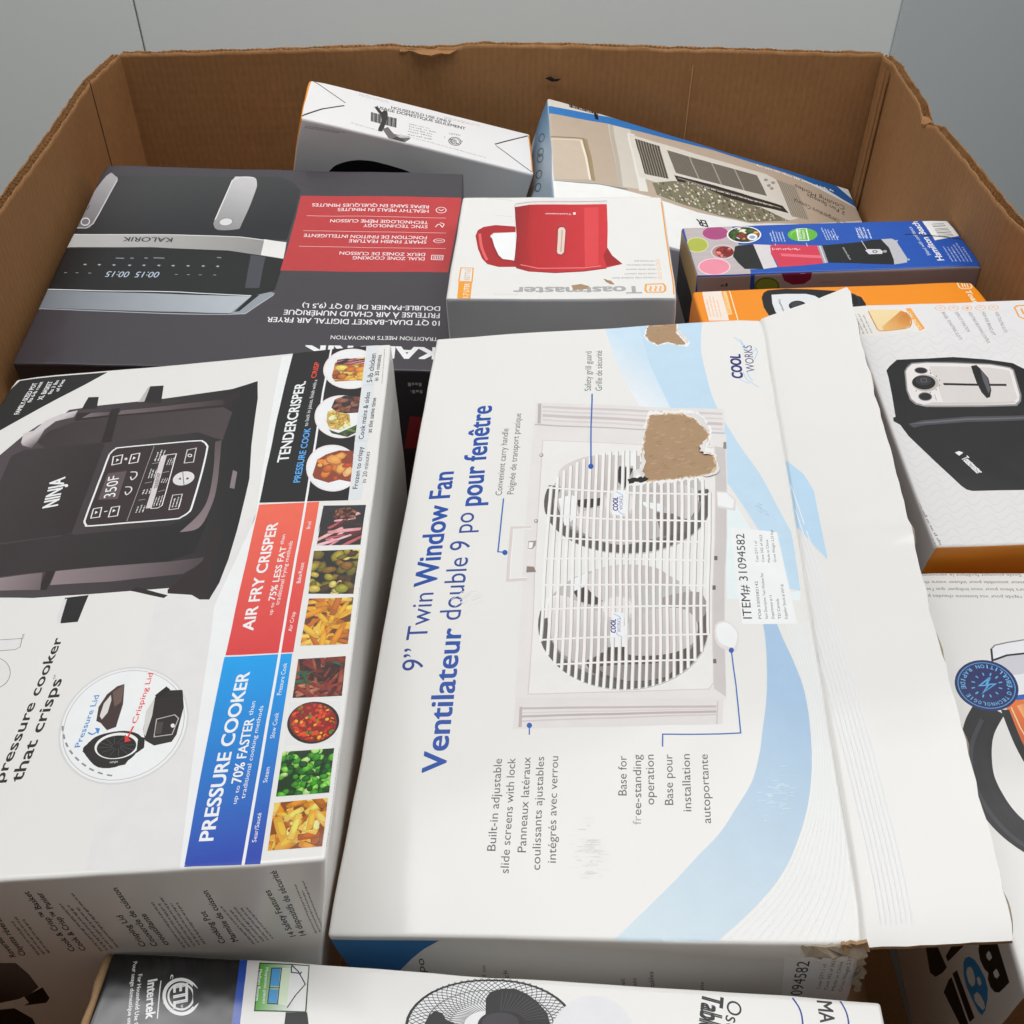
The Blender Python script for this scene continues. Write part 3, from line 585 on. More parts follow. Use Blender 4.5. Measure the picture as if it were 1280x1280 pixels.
('S','#5f5754',8.11,0,0,(68.5,-35.8,71.2,-41,73.2,-46.4,74.5,-52,75.2,-57.6,75.1,-63.1,74.3,-68.6,72.9,-73.9,70.8,-79,68.1,-83.9,64.9,-88.3,61.1,-92.5,56.8,-96.1,52.2,-99.4,47.2,-102.1,41.8,-104.3,36.3,-105.9,30.5,-107,24.6,-107.5,18.7,-107.4,12.8,-106.7,7,-105.4,1.4,-103.6,-4,-101.2,-9.2,-98.2,-14,-94.8,-18.3,-90.9,-22.2,-86.5,-25.5,-81.8,-28.3,-76.8,-30.4,-71.5,-31.9,-65.9,-32.7,-60.3,-32.7,-54.6,-32,-48.9,-30.6,-43.3,-28.4,-37.9)),
('S','#978c89',2.52,0,0,(69,-46.5,70.3,-51,71,-55.6,71.2,-60.2,70.9,-64.7,70,-69.2,68.7,-73.5,66.8,-77.7,64.5,-81.7,61.8,-85.4,58.7,-88.8,55.1,-91.9,51.3,-94.6,47.2,-97,42.8,-99,38.2,-100.6,33.4,-101.8,28.6,-102.5,23.6,-102.8,18.6,-102.7,13.7,-102.1,8.8,-101.1,4,-99.7,-0.6,-97.8,-5,-95.5,-9.2,-92.8,-13,-89.8,-16.5,-86.4,-19.7,-82.8,-22.4,-78.8,-24.6,-74.6,-26.4,-70.2,-27.7,-65.7,-28.4,-61.1,-28.6,-56.4,-28.2,-51.7,-27.3,-47.1)),
('P','#55493f',3,(-2.4,-87.2,23.2,-78.9,63.3,-73.3,56.7,-101.4,24.7,-106.1,3.2,-100.3)),
('P','#8c827e',2,(3.2,-93.9,39.2,-92.5,55.3,-90.7,49.6,-102.6,22.9,-105.4)),
('P','#9b908d',2,(55.7,-35.9,76.4,-34.3,78.1,-53.2,65.7,-62.1,48,-42.8)),
('P','#3f3634',0,(-13.1,58.3,13,59.7,9.9,52.7,-2.5,49.1,-10.9,51)),
('P','#3a322f',0,(19.4,93.4,31.1,89.6,26.7,74.9,24.5,67.7,19.4,75.4)),
('P','#6b615e',0,(46.7,42.2,68.7,38.2,69.9,21.9,50,17.5)),
('P','#f2efed',0,(-26.9,60.5,-13.3,65.5,-10.7,42.5,-20.7,31.9)),
('P','#f2efed',0,(34.7,54.1,51,50.4,50.8,42,39.7,48.2)),
('P','#f4f1ef',0,(23.8,107,34.6,106.3,33.7,92.5,24.4,93.1)),
('P','#4a403d',0,(-13,-31,-3.4,-26.4,10.2,-41.5,0.7,-43.6,-8.9,-39.7)),
('P','#efeceb',0,(12.2,-71.9,25.2,-58.5,25,-79,13.1,-78.7)),
('P','#4a403d',0,(10.4,-78.6,24.6,-78.5,23.1,-85.6,10.4,-84.2)),
('P','#f0edeb',0,(-35.1,-37.6,-22.6,-33.1,-27.7,-52.2,-33.3,-54.4)),
('P','#f0edeb',0,(-15.2,-21,-3.6,-13.9,-5.3,-26.4,-13,-31)),
('G','#d4ccc9','#b3a8a4',(-27.1,96.4,14.1,58.2),4,(-25.9,93.3,-12,103.2,5.4,106.1,20.6,102.6,18.3,81.4,18.3,63.7,-4.7,59.2,-19.6,65.9,-27.5,78.2)),
('G','#d4ccc9','#b3a8a4',(-10.7,45.3,42,17.9),4,(-12.7,42.6,9.9,49.8,30.5,47.3,43.5,36.8,46.1,20.4,26,11.2,6,15.6,-8.3,27.1)),
('G','#d4ccc9','#b3a8a4',(80,60.1,51.2,56),4,(40.1,65.3,55.8,70.2,72.2,67.8,78.7,54.5,70.6,35.4,60.7,38.7,49.1,53.3)),
('G','#d4ccc9','#b3a8a4',(-3.6,-11.4,52.1,-33.4),4,(-4.5,-18.9,10.1,-8.9,33.6,-8.3,48.9,-13.5,54.3,-23.7,40.9,-28.1,29.2,-38.6,27.2,-49.3,10.2,-41.5,-1.3,-31.4)),
('G','#dcd5d3','#b3a8a4',(-29.9,-45,6.7,-83),4,(-30.1,-40.2,-20.6,-34.4,-5,-43.4,12.2,-55.8,10.3,-69.6,4.9,-84,-7.8,-89.2,-21,-81.2,-29.1,-63.9)),
('G','#d4ccc9','#b3a8a4',(69.9,-50.7,28.7,-79.1),4,(30.9,-54.1,47.8,-47.6,64.5,-49.3,72,-62.3,66.7,-77.9,50.2,-85.1,28.6,-85.7,23.2,-81.2,27,-65.5)),
('E','#cbc2bf',20.3,53.5,12.8,-0.7,-0.1,-15.2,0),
('E','#ddd6d4',20.3,53.5,10.7,-0.6,-0.1,-12.7,0),
('E','#cbc2bf',17.8,-46.6,12.4,-0.4,-0,-11.7,0),
('E','#ddd6d4',17.8,-46.1,10.6,-0.4,-0,-9.4,0),
('P','#a79c98',0,(-32.1,74.3,-31.4,74.2,-32.8,-73.4,-33.4,-73.3)),
('P','#eae6e3',0,(-34.3,74.4,-32,74.3,-33.4,-73.3,-35.3,-73.3)),
('P','#a79c98',0,(-27.3,84,-26.6,84,-27.6,-84.4,-28.2,-84.4)),
('P','#eae6e3',0,(-29.5,84.2,-27.2,84,-28.1,-84.4,-30.1,-84.3)),
('P','#a79c98',0,(-22.3,90.5,-21.6,90.5,-22.6,-91.2,-23.2,-91.2)),
('P','#eae6e3',0,(-24.4,90.7,-22.2,90.5,-23.1,-91.2,-25.1,-91.1)),
('P','#a79c98',0,(-17.2,95.4,-16.5,95.4,-17.8,-96.2,-18.4,-96.2)),
('P','#eae6e3',0,(-19.3,95.6,-17.1,95.4,-18.3,-96.2,-20.2,-96.2)),
('P','#a79c98',0,(-12,99.3,-11.3,99.3,-13,-100.2,-13.6,-100.1)),
('P','#eae6e3',0,(-14.2,99.4,-11.9,99.3,-13.5,-100.1,-15.4,-100.1)),
('P','#a79c98',0,(-6.8,102.4,-6.1,102.3,-8.3,-103.3,-8.9,-103.3)),
('P','#eae6e3',0,(-9,102.5,-6.7,102.4,-8.8,-103.3,-10.7,-103.3)),
('P','#a79c98',0,(-1.6,104.8,-0.9,104.7,-3.7,-105.9,-4.3,-105.9)),
('P','#eae6e3',0,(-3.8,104.9,-1.5,104.8,-4.2,-105.9,-6.1,-105.8)),
('P','#a79c98',0,(3.7,106.7,4.3,106.6,0.9,-107.9,0.3,-107.9)),
('P','#eae6e3',0,(1.5,106.8,3.7,106.7,0.4,-107.9,-1.5,-107.9)),
('P','#a79c98',0,(8.9,108,9.6,108,5.5,-109.5,4.9,-109.5)),
('P','#eae6e3',0,(6.7,108.2,9,108,5,-109.5,3.1,-109.5)),
('P','#a79c98',0,(14.2,109,14.8,108.9,10,-110.8,9.5,-110.7)),
('P','#eae6e3',0,(12,109.1,14.2,109,9.5,-110.8,7.7,-110.7)),
('P','#a79c98',0,(19.4,109.5,20.1,109.5,14.6,-111.6,14,-111.6)),
('P','#eae6e3',0,(17.2,109.7,19.5,109.5,14.1,-111.6,12.2,-111.6)),
('P','#a79c98',0,(24.6,109.7,25.3,109.6,19.1,-112.1,18.5,-112.1)),
('P','#eae6e3',0,(22.5,109.8,24.7,109.7,18.6,-112.1,16.7,-112.1)),
('P','#a79c98',0,(28.6,109.5,29.3,109.5,23.6,-112.3,23,-112.3)),
('P','#eae6e3',0,(26.4,109.7,28.7,109.5,23.1,-112.3,21.2,-112.3)),
('P','#a79c98',0,(33.8,108.9,34.5,108.8,28.1,-112.2,27.5,-112.2)),
('P','#eae6e3',0,(31.6,109,33.9,108.9,27.6,-112.2,25.7,-112.2)),
('P','#a79c98',0,(39,107.9,39.7,107.8,32.6,-111.7,32,-111.7)),
('P','#eae6e3',0,(36.8,108,39.1,107.9,32.1,-111.7,30.3,-111.7)),
('P','#a79c98',0,(44.1,106.4,44.8,106.4,37.1,-110.9,36.5,-110.9)),
('P','#eae6e3',0,(42,106.6,44.2,106.4,36.6,-110.9,34.8,-110.9)),
('P','#a79c98',0,(49.3,104.6,49.9,104.6,41.6,-109.8,41,-109.8)),
('P','#eae6e3',0,(47.1,104.8,49.4,104.6,41.1,-109.8,39.3,-109.7)),
('P','#a79c98',0,(54.4,102.4,55,102.3,46.1,-108.2,45.5,-108.2)),
('P','#eae6e3',0,(52.2,102.5,54.4,102.4,45.6,-108.2,43.8,-108.2)),
('P','#a79c98',0,(59.4,99.6,60.1,99.6,50.7,-106.2,50.1,-106.2)),
('P','#eae6e3',0,(57.3,99.7,59.5,99.6,50.2,-106.2,48.3,-106.2)),
('P','#a79c98',0,(64.4,96.3,65.1,96.3,55.2,-103.7,54.7,-103.7)),
('P','#eae6e3',0,(62.3,96.4,64.5,96.3,54.7,-103.7,52.9,-103.7)),
('P','#a79c98',0,(69.3,92.3,70,92.3,59.9,-100.6,59.3,-100.6)),
('P','#eae6e3',0,(67.2,92.5,69.4,92.3,59.4,-100.6,57.5,-100.5)),
('P','#a79c98',0,(74.1,87.5,74.8,87.5,64.5,-96.6,64,-96.6)),
('P','#eae6e3',0,(72,87.7,74.2,87.5,64.1,-96.6,62.2,-96.6)),
('P','#a79c98',0,(78.8,81.5,79.5,81.5,69.3,-91.5,68.8,-91.4)),
('P','#eae6e3',0,(76.8,81.7,78.9,81.5,68.8,-91.4,67,-91.4)),
('P','#a79c98',0,(83.4,73.6,84,73.6,74.3,-84.2,73.7,-84.2)),
('P','#eae6e3',0,(81.3,73.8,83.5,73.6,73.8,-84.2,71.9,-84.1)),
('P','#a79c98',0,(87.5,60.4,88.1,60.3,79.7,-69.8,79.2,-69.8)),
('P','#eae6e3',0,(85.5,60.5,87.6,60.4,79.2,-69.8,77.4,-69.8)),
('S','#e6e2df',1.80,3,0,(-35.7,72.8,25.7,63.6,85,58.4)),
('S','#e6e2df',1.73,3,0,(-36.1,43.8,25.6,35.8,85.3,31.4)),
('S','#e6e2df',1.67,3,0,(-26.5,20.7,25.6,14.8,76.3,12)),
('S','#e6e2df',1.62,3,0,(-35.8,0.3,22.9,-2.3,80,-5.7)),
('S','#e6e2df',1.57,3,0,(-35.1,-24.7,23,-26.1,79.6,-28.6)),
('S','#e6e2df',1.52,3,0,(-37.2,-46.2,22.4,-45.4,80.5,-46.3)),
('S','#e6e2df',1.46,3,0,(-35.9,-72,22.2,-70.1,79,-70.2)),
('S','#e6e2df',1.41,3,0,(-26.1,-91.9,22.2,-90.2,69.6,-90.2)),
('P','#f3f2f4',0,(16.6,67,25.8,65.9,25.1,39.7,14.9,41.4)),
('T','#303a86','COOL',19.4,45.6,0.00,13.65,-3.70,0.00,0.03,0.2),
('T','#6a72a8','WORKS',23.1,46,0.00,14.22,-2.67,0.00,0,0),
('S','#8fb0d8',0.63,3,0,(17.8,65.2,22,62,23.2,59.7)),
('S','#8fb0d8',0.61,3,0,(19.4,45.6,21.5,42.7,24.3,40.9)),
('P','#f3f2f4',0,(13.9,-49.8,22.1,-50.5,21.6,-71.7,12.4,-70.6)),
('T','#303a86','COOL',16.4,-67,0.00,11.09,-3.34,0.00,0.03,0.2),
('T','#6a72a8','WORKS',19.8,-66.7,0.00,11.55,-2.41,0.00,0,0),
('S','#8fb0d8',0.53,3,0,(15,-51.2,18.7,-53.7,19.8,-55.6)),
('S','#8fb0d8',0.52,3,0,(16.4,-67,18.3,-69.4,20.9,-70.8))]),
('fan','top','caption_text',None,None,None,[
('T','#5a5a5c','Convenient carry handle',-71.2,66.8,0.00,75.35,-5.12,0.00,0,0),
('T','#5a5a5c','Poignée de transport pratique',-61.9,67.6,0.00,92.41,-5.10,0.00,0,0),
('T','#5a5a5c','Safety grill guard',-3.3,184.3,0.00,53.13,-5.43,0.00,0,0),
('T','#5a5a5c','Grille de sécurité',6.1,183.5,0.00,54.02,-5.40,0.00,0,0),
('T','#5a5a5c','Built-in adjustable',-53.3,-221.9,0.00,60.28,-5.00,0.00,0,0),
('T','#5a5a5c','slide screens with lock',-44.8,-234.9,0.00,73.61,-4.91,0.00,0,0),
('T','#5a5a5c','Panneaux latéraux',-35.4,-222.3,0.00,61.63,-4.95,0.00,0,0),
('T','#5a5a5c','coulissants ajustables',-26.9,-232.7,0.00,72.23,-4.87,0.00,0,0),
('T','#5a5a5c','intégrés avec verrou',-18,-228.3,0.00,68.18,-4.87,0.00,0,0),
('T','#5a5a5c','Base for',23.5,-186.3,0.00,26.53,-4.98,0.00,0,0),
('T','#5a5a5c','operation',39.7,-192.1,0.00,33.15,-4.91,0.00,0,0),
('T','#5a5a5c','Base pour',50.7,-192.1,0.00,33.34,-4.87,0.00,0,0),
('T','#5a5a5c','installation',61,-196.3,0.00,37.83,-4.82,0.00,0,0),
('T','#5a5a5c','autoportante',71.8,-203.7,0.00,45.18,-4.75,0.00,0,0),
('T','#a8a8a6','fr',32.1,-204.8,0.00,5.49,-4.86,0.00,0,0),
('T','#5a5a5c','ee-standing',32.2,-198.8,0.00,39.89,-4.89,0.00,0,0)]),
('fan','top','pointer_line',None,None,None,[
('S','#3a66ae',1.28,0,0,(-2.3,180.1,-2.1,95)),
('E','#1f57a8',-2.1,94.2,2.1,-0.1,0,-3,0)]),
('fan','top','pointer_line',None,None,None,[
('S','#3a66ae',1.12,0,0,(-69.5,63.3,-69.4,8.8,-64.9,8.2)),
('E','#1f57a8',-64.1,7.8,2,-0.1,0.2,-2.6,0)]),
('fan','top','pointer_line',None,None,None,[
('S','#3a66ae',0.81,0,0,(-37.1,-144.8,-37.4,-137.9)),
('E','#1f57a8',-37.4,-137.9,1.7,-0,0.1,-2,0)]),
('fan','top','pointer_line',None,None,None,[
('S','#3a66ae',0.86,0,0,(92.5,-83.9,92.7,-144.3,45.2,-144.9,45,-153.5)),
('E','#1f57a8',92.5,-83.5,1.7,-0,-0.2,-2.1,0)]),
('fan','top','brand_logo',None,None,None,[
('S','#a9c6de',0.76,4,0,(120,245.8,125.4,237.4,126.6,229.5)),
('S','#a9c6de',0.75,4,0,(124.9,242.1,128.6,230.9,131.7,222.9,137.3,226.9)),
('S','#a9c6de',0.74,4,0,(136.1,230.1,138.2,223.8,134.6,213.5)),
('S','#a9c6de',0.71,4,0,(119.6,189.9,124.7,185.1,128.1,182.8)),
('S','#a9c6de',0.71,4,0,(124,198.2,125.9,189.3,130.8,182.3,134.9,177.9)),
('S','#a9c6de',0.71,4,0,(127.4,199.4,128.2,192,131.1,186)),
('T','#2a2a72','COOL',123.3,190.7,0.00,30.48,-8.57,0.00,0.03,0.18),
('T','#40407c','WORKS',133.9,197.9,0.00,35.07,-6.93,0.00,0,0.12)]),
('fan','top','item_label',None,None,None,[
('P','#f0f0ee',0,(98.9,25.6,131.7,19.7,137.4,-62.5,101.6,-62.4)),
('T','#1c1c1e','ITEM# 31094582',108.3,-57.7,0.00,76.57,-5.76,0.00,0.0,0),
('T','#3a3a3c','PO# 5300582142',114.6,-57.9,0.00,32.93,-1.82,0.00,0,0),
('T','#3a3a3c','Item Description: Twin Window Fan',118.9,-58,0.00,40.02,-1.82,0.00,0,0),
('T','#3a3a3c','Department # 11',123.1,-58.1,0.00,20.30,-1.82,0.00,0,0),
('T','#3a3a3c','TD Canada',127.4,-58.3,0.00,17.53,-1.81,0.00,0,0),
('T','#3a3a3c','Supplier Stock # WF18',131.6,-58.4,0.00,29.98,-1.81,0.00,0,0),
('T','#4a4a4c','Case QTY 1 of',116.8,-7.7,0.00,19.37,-1.75,0.00,0,0),
('T','#4a4a4c','Case 342 of 3625',120.7,-7.9,0.00,25.45,-1.75,0.00,0,0),
('T','#4a4a4c','Made in China',124.7,-8.1,0.00,20.85,-1.74,0.00,0,0),
('T','#4a4a4c','Gross Weight 2.33 Kgs',128.7,-8.2,0.00,30.02,-1.74,0.00,0,0)]),
('fan','top','torn_patch',None,None,None,[
('P','#e3e1de',0,(43.6,148.3,44.2,153,44.7,154.4,46.5,156.2,49,154.6,50.9,155.8,52.2,155.1,52.7,154.7,55.6,152.8,57.3,155.6,59.6,155.1,60.9,155.6,62,154,63.9,154.8,64.2,154.4,66.6,154,68.2,153.4,69.6,154.3,71.8,155.5,72.6,154.8,75.8,154.1,76.5,152.6,77.7,154.2,80.2,152.1,81.8,152.2,82.6,148.8,85.5,149.9,84.9,147.1,87.8,145.3,89,145,89.7,140.5,89.8,141,90,136.5,90,135.2,91.1,133,92.2,130.6,94,127.9,93.7,126.2,92.2,123.5,90.4,121.7,92.3,120.5,92.2,117.6,90,115.1,89.6,113.1,88.6,109.1,89,108.2,89.4,107.7,91.6,105.6,92.7,104.3,93.4,102.3,95.5,98.9,94.2,97.7,94.1,95.2,94.8,92.2,94.6,91,95.3,89.2,95.5,86.1,94.6,82.9,94.5,83.1,93.4,81.3,91.2,77.2,89.6,78.7,88.3,77.7,86.7,77.7,85.7,75.5,83.3,75.4,82.3,74.1,80.7,74.2,78.9,75.8,77.2,73.7,76.7,74.3,74.2,74.1,74.2,72.9,71.3,74.1,69.4,75,68.9,73.7,67.9,72.4,66.4,72.2,64.1,74.4,63.2,70.6,61.8,74.1,60.2,71.5,57.8,72.1,56.6,71.5,56,72.3,55.3,72.8,52,70.7,50.3,70.3,49.4,73.2,47.9,72.1,46.5,72.3,45.6,74.1,43,72.2,43.1,73.6,40.1,72.8,38.3,71.1,37.5,70.3,35.3,71.4,35,70.7,32.5,70.5,30.6,69.8,29.8,71.6,28.4,70.6,27.8,71.4,26.3,73,25.9,77.4,26.9,78.2,28.5,79.5,27.3,79,30.7,78.3,32.4,80.1,33.9,81.4,34.2,84.6,35,86.3,34.9,87.1,36.4,91,37.7,92.8,37,93.6,36.8,96.7,38.1,98.2,37.4,103.2,36.8,102.6,37.7,107,37.3,108.7,38.4,110.3,39,113.8,39.3,115.7,38.7,115.8,39.3,119.9,39.5,122.5,41,122.9,40.8,126.4,41.4,129,41.3,130.8,41.2,131.9,42.6,134.4,40.2,136.4,42.4,141,42,141.7,43.1,144.2,42.6,147.5)),
('P','#f4f3f1',0,(75.9,153.3,76,152,77.7,153,78.2,151.8,79.2,151.3,80.9,150.2,82,148.9,83.8,151.9,85.8,147.8,85.5,146.1,87.2,145,87.5,143.8,88,141.4,89.3,141.8,90.7,139.3,91,137,89.4,135.8,92.1,134,93.7,132.4,93.2,131.5,94,129,92.2,123.2,93.6,123.2,93,122.5,91.9,118.7,90.9,116.8,90.9,114.9,90.2,111.8,90.8,112.4,88,111.2,87.2,112.8,87.9,112.8,88.4,116.2,89.6,118,90.3,120.1,91,122.1,89.3,124,89.8,127.1,89.3,127.1,87.2,129.6,87.8,131.3,87.7,134,86.8,134.7,85.5,136.1,84.3,137.9,83.7,136.7,83.3,139.3,82.1,142.1,81.1,141,79,143.7,79.6,145.5,78.4,145.8,78.5,147.2,77.2,149.6,75.7,151.2)),
('P','#f4f3f1',0,(92.9,100.6,92.8,98.9,93.5,97.8,94.7,95.7,94.3,93.5,95.1,92.1,95.3,90.9,95.2,88.7,94.3,87.6,93.5,85.1,93.6,83.4,93.1,82.2,92.4,79.6,91.5,79.7,89.8,80,88.5,79.7,86.7,77.3,85.1,77.1,84.9,77.2,83.6,76.3,82.6,76.3,80.7,76.1,81,78.1,82.3,77.9,83.1,79.8,84.8,80.8,87.2,81.5,87.4,80.9,89.5,82.3,90.5,82,91.2,82.6,92.1,84.4,92.4,85.1,93.9,88.3,94.3,88,93.1,90.3,92.7,91.5,92.7,94.6,92.1,96.5,91.8,98.9)),
('P','#c9b090',0,(45.4,149.6,46.6,149.9,48.8,150,50.7,151.3,51.3,151.4,52.2,151.1,54.2,150.7,55.8,149.3,57.5,152.8,58.5,151.9,59.4,150.1,61,152.9,62.6,151.3,63.2,151.8,64.8,150.9,66.3,150.7,69,151.2,68.8,150.8,71.3,151,72.9,151.4,72.7,149.3,74.2,148.7,76.2,146.3,77.3,146.1,79.8,145,80.8,143.9,81.3,143,83.1,141.3,83.3,139.3,84.3,138.3,84.8,135,86.4,133.4,88.3,132.8,89.3,130.6,89.9,130.2,90.6,126.6,91.7,124.8,92,123.3,92,123,90.5,122,90.6,118,90.3,116.2,87.3,112.8,87,112.7,87.2,109.3,86.7,107.8,86.2,104.8,87.6,104.1,89.2,103,90.4,102.9,91.4,100.8,93.4,100.2,93.2,97.9,93.8,96.1,93.7,94.7,94.7,92.1,94.2,87.7,95.2,87.8,94.1,87.5,93.8,84.9,92.3,82.3,92.1,81,90.1,79.2,89.3,81.1,88,79.7,86.3,78.8,85,77.3,83.7,78.2,83,78.3,81.5,77.5,80.4,77.9,78.7,78.4,76.9,77.1,76,75.4,75.5,77.7,72.7,75.7,72.2,77.5,70.9,77.2,68.9,77.2,67.8,74.4,66.9,76,66.7,76.1,64,75.9,63,75.7,62.3,75.5,60.5,75,58.5,75.9,57.7,76.8,56.4,74.9,55.2,75,54.1,75.1,53,76,51.9,75.3,50.4,74.9,48.7,75.1,48.4,75.2,45.7,74.2,45.3,74.2,43.4,74.7,43.1,74.9,41.7,73.4,40.1,75.4,39.6,74.8,37.3,75.7,36.2,77.8,36.3,80.3,35.7,80.9,36.3,83.6,36.9,84.5,37.2,87.6,36.1,88.2,37.5,90.8,38,92.6,37,93.1,36.1,96.2,37.8,97.4,37.7,100.3,37.4,102.7,37,105.2,38.4,106.8,38.4,107.8,38.1,110.6,39,112.5,39.5,112.8,39.2,115.2,40.8,118.2,40,121.1,40,120.3,39.6,123.6,40.6,124.2,41.5,128.8,41.3,129.5,42,132.3,42.1,133.8,42.9,135.1,43.1,137.8,43.8,139.7,43.3,141.8,44,143.8,43.4,144.6,45.3,146.7)),
('F','torn',5,(45.5,149.8,47.8,150.8,48.8,151,50.8,149.3,52.3,150,53.2,150,54,149.9,55.2,150.5,57.5,150.3,58.4,148.7,60.1,150.6,61.6,150.4,62.8,150.2,65.4,149.7,65.9,149.2,68.2,149.6,68.3,147.7,69.4,149.7,71.8,147.5,72.5,150,74.4,147.4,75.2,145.7,76.7,144.7,78.1,143.6,80.9,144,80.8,141.8,82.2,141.3,82.5,138.1,83.6,137.4,84.6,135.5,85.8,135.1,87.8,131.9,87.4,129.7,88.8,128.7,89.9,125.4,90.5,124.2,90.9,123.5,89.2,119.9,88.2,118.2,88.8,115.2,87.7,115.1,87.7,111.3,86.3,107.8,85.5,107.4,85.9,103.3,87.4,103.8,88.9,102.2,90.5,101.4,91.1,102.8,91.9,98.5,92.8,96.9,92.2,94.7,92.1,93.8,92.6,91,94.3,88.7,93.2,87.3,92,86.1,91.1,85.6,89.9,83.1,89.4,81.3,88.3,80.3,86.4,80.2,86.2,80.4,84.5,80,82,79.5,81.1,79,80,78.4,77.9,77.2,78.3,78.5,76,78.2,75.5,77.7,74.2,79.2,72.1,76.9,71.6,78.6,69.9,78.5,68.5,76.6,67.6,76.5,66.6,78.1,64.8,75.5,63.6,77.5,63.3,76.6,61.4,75.6,59.4,76.2,58.4,77.3,57.2,75.5,56.3,77.4,54.5,75.1,54.2,76.7,53.6,76.1,50.6,75.9,50.3,74.6,49.1,75.9,47.1,76.5,46,75.9,44.9,76.2,43.2,75.9,41.6,76,40.3,76.5,39.7,76.1,37.5,76.3,37.8,77.7,37.1,80.9,36.3,82.7,37.3,84.6,37.3,86.4,37.9,88.6,37.8,90.7,38.2,93.5,38.4,93.7,38.4,97.3,38.1,98.6,39.2,100.3,38.7,103,38.9,105.2,38.9,107.1,38.6,109.8,40.1,111.4,40.4,113.7,40.3,114.6,40.2,117.4,42.2,119.3,40.9,121.4,41.6,123,42.3,124.4,41.9,127.4,41.7,130.3,42.4,131,43.3,133.2,44.1,136.2,45.1,138.8,44.2,140.9,45.4,142.7,44.9,144.5,46.2,146.9)),
('P','#2a1d17',0,(26.5,78.1,27.2,78,29.1,78.6,29.3,79.2,30.6,79.5,32.3,79.4,33.7,80.9,34.7,80.8,36.6,80.3,37.8,80.6,39.2,80.4,40.4,79.5,41.9,78.2,42.9,78.5,41.7,76.2,40.2,75,39.3,74.7,37.7,73.8,35.7,73.6,35.1,74.5,33.1,74.7,32.3,75.1,30.9,73.4,29.1,73.2,27.8,72.6,27.4,75.2)),
('P','#efedeb',0,(32,80.8,32.8,82.5,33.4,83.6,35.1,84.3,36,85.5,36.6,86.7,36.3,84.6,37.9,83,37.7,82.7,37,81.2,36.4,80.3,35.4,80,34.3,78.7,32.8,79))]),
('fan','top','torn_patch',None,None,None,[
('P','#efefec',0,(47.9,270,49.7,271.1,50.9,271.7,52.3,272,53,272.8,54.2,271.8,56.4,270.6,57.8,271.7,59.3,271.9,59.4,271.2,61.5,271.8,62.9,269.5,65.1,271.5,65.4,271.3,66.9,271,68,272.1,70.6,272.6,71.6,271.8,73.4,272.3,73.2,267.8,72.2,268.1,73.3,265.6,72.9,261.3,74.8,258.9,75.5,256.7,75.7,257.5,77.4,254.5,78.1,251.4,78.5,250.2,81,246.7,80.3,245.2,82.1,242.1,81.6,239.9,80.1,236.4,77.9,236.4,77.2,237.8,75.1,237.5,73.1,239.8,72.6,237.3,71.1,239.1,69.9,240.6,68.7,239.8,67.2,240.5,65.4,241.7,64.2,243,63.4,243.1,62.2,242.2,59.7,241.2,58.1,241.8,57.5,241.2,56.1,240.6,53.9,239.5,52.9,241.9,51.5,242.3,50.2,243.8,48.7,244.6,47.9,245.8,46.9,247.7,46,247.9,44.5,251.9,43.4,254.7,42.7,256.2,44.1,257.8,44.1,260.9,44.2,262.9,45.5,266.6,46,267.4,47.1,269.4)),
('P','#c9b090',0,(48.1,271.9,50.3,270.8,51.5,271.9,52.4,272.1,52.9,272.3,55.1,271.6,55.8,272.6,57.1,272.2,58.3,271.4,58.5,271.9,60.1,272.5,61.4,271,63.4,271.3,64.1,272.7,65.4,271.5,66.7,271.1,67.8,270.3,69.4,270.1,70.5,271.7,71.3,271,72.3,269.2,72.2,267.4,72.1,265.3,71.7,263.7,71.9,260.9,71.7,258.6,70.8,257.2,70.5,255.8,71.9,253.9,73,252.9,73.7,251.4,73.9,250.5,76,247,76.2,245.7,76.9,241.4,78.1,241.7,78.4,241.5,77.3,238.9,76.3,239.6,74.3,240.6,73.2,240,71.3,238.6,70.2,240.8,68.3,240.1,68.1,242,67.1,243.2,65.5,243.2,64.2,244,63.8,244.3,62.6,243.7,61.5,243.7,59.7,244.3,58.2,243.6,57,243.3,55.8,240.4,54.1,241.3,53.6,243.1,52.1,243.9,51.3,244.8,51.1,244.6,49.3,244.7,48.3,247.1,47.2,248.9,46.5,250,44.9,253.8,44.9,254,44.2,256.3,45.3,257.5,45.2,260.2,45,261.5,46.1,264.4,46.6,265.9,47,269,48.2,270.4)),
('F','torn',6,(48.2,272.4,49.5,272.2,51.4,273.2,52.1,272.3,53.1,272,54.6,270.1,56,271.8,57.5,272.5,58,271.4,59.3,272.5,60.5,272.7,62.4,270.7,64.3,271.8,64.3,271.8,65.8,271.6,67.2,271.8,67.3,270.5,69,270.7,70.3,271.4,70.9,272.3,72,268.9,71.9,267.1,71.5,265.1,72.2,263.7,72,261.3,70.9,259.5,70.5,257.5,71.5,256,72.6,253.1,73.5,252.9,73.6,250.9,74.6,248.3,75.6,247,76.1,245.4,76.7,244.7,78,242.5,78.3,239.3,77.9,239.7,75.7,239.3,74.9,239.3,72.8,240.1,72.3,240.3,70.6,239.5,69.9,241.5,68.1,242,66.5,242.6,65.4,243,64.1,244.6,63.1,244.9,61,243.9,60.7,243.9,60,243.5,58.4,243,57.3,242.1,56.2,242.1,54,241.5,52.9,242.6,52.1,245,51,245.1,49.4,246.6,49,245.8,47.3,247.9,46.7,249.7,46.7,251.4,46.2,254.1,44.3,253.8,44.3,257.6,45.7,257.5,45.4,261.7,46,261.8,45.9,264.1,45.6,266.6,47.3,267.1,48.1,269.6))]),
('fan','top','scuff_marks',None,None,None,[
('S','#c6c9ba',0.30,0,0,(-0.1,-233.2,1.7,-233,3.6,-233)),
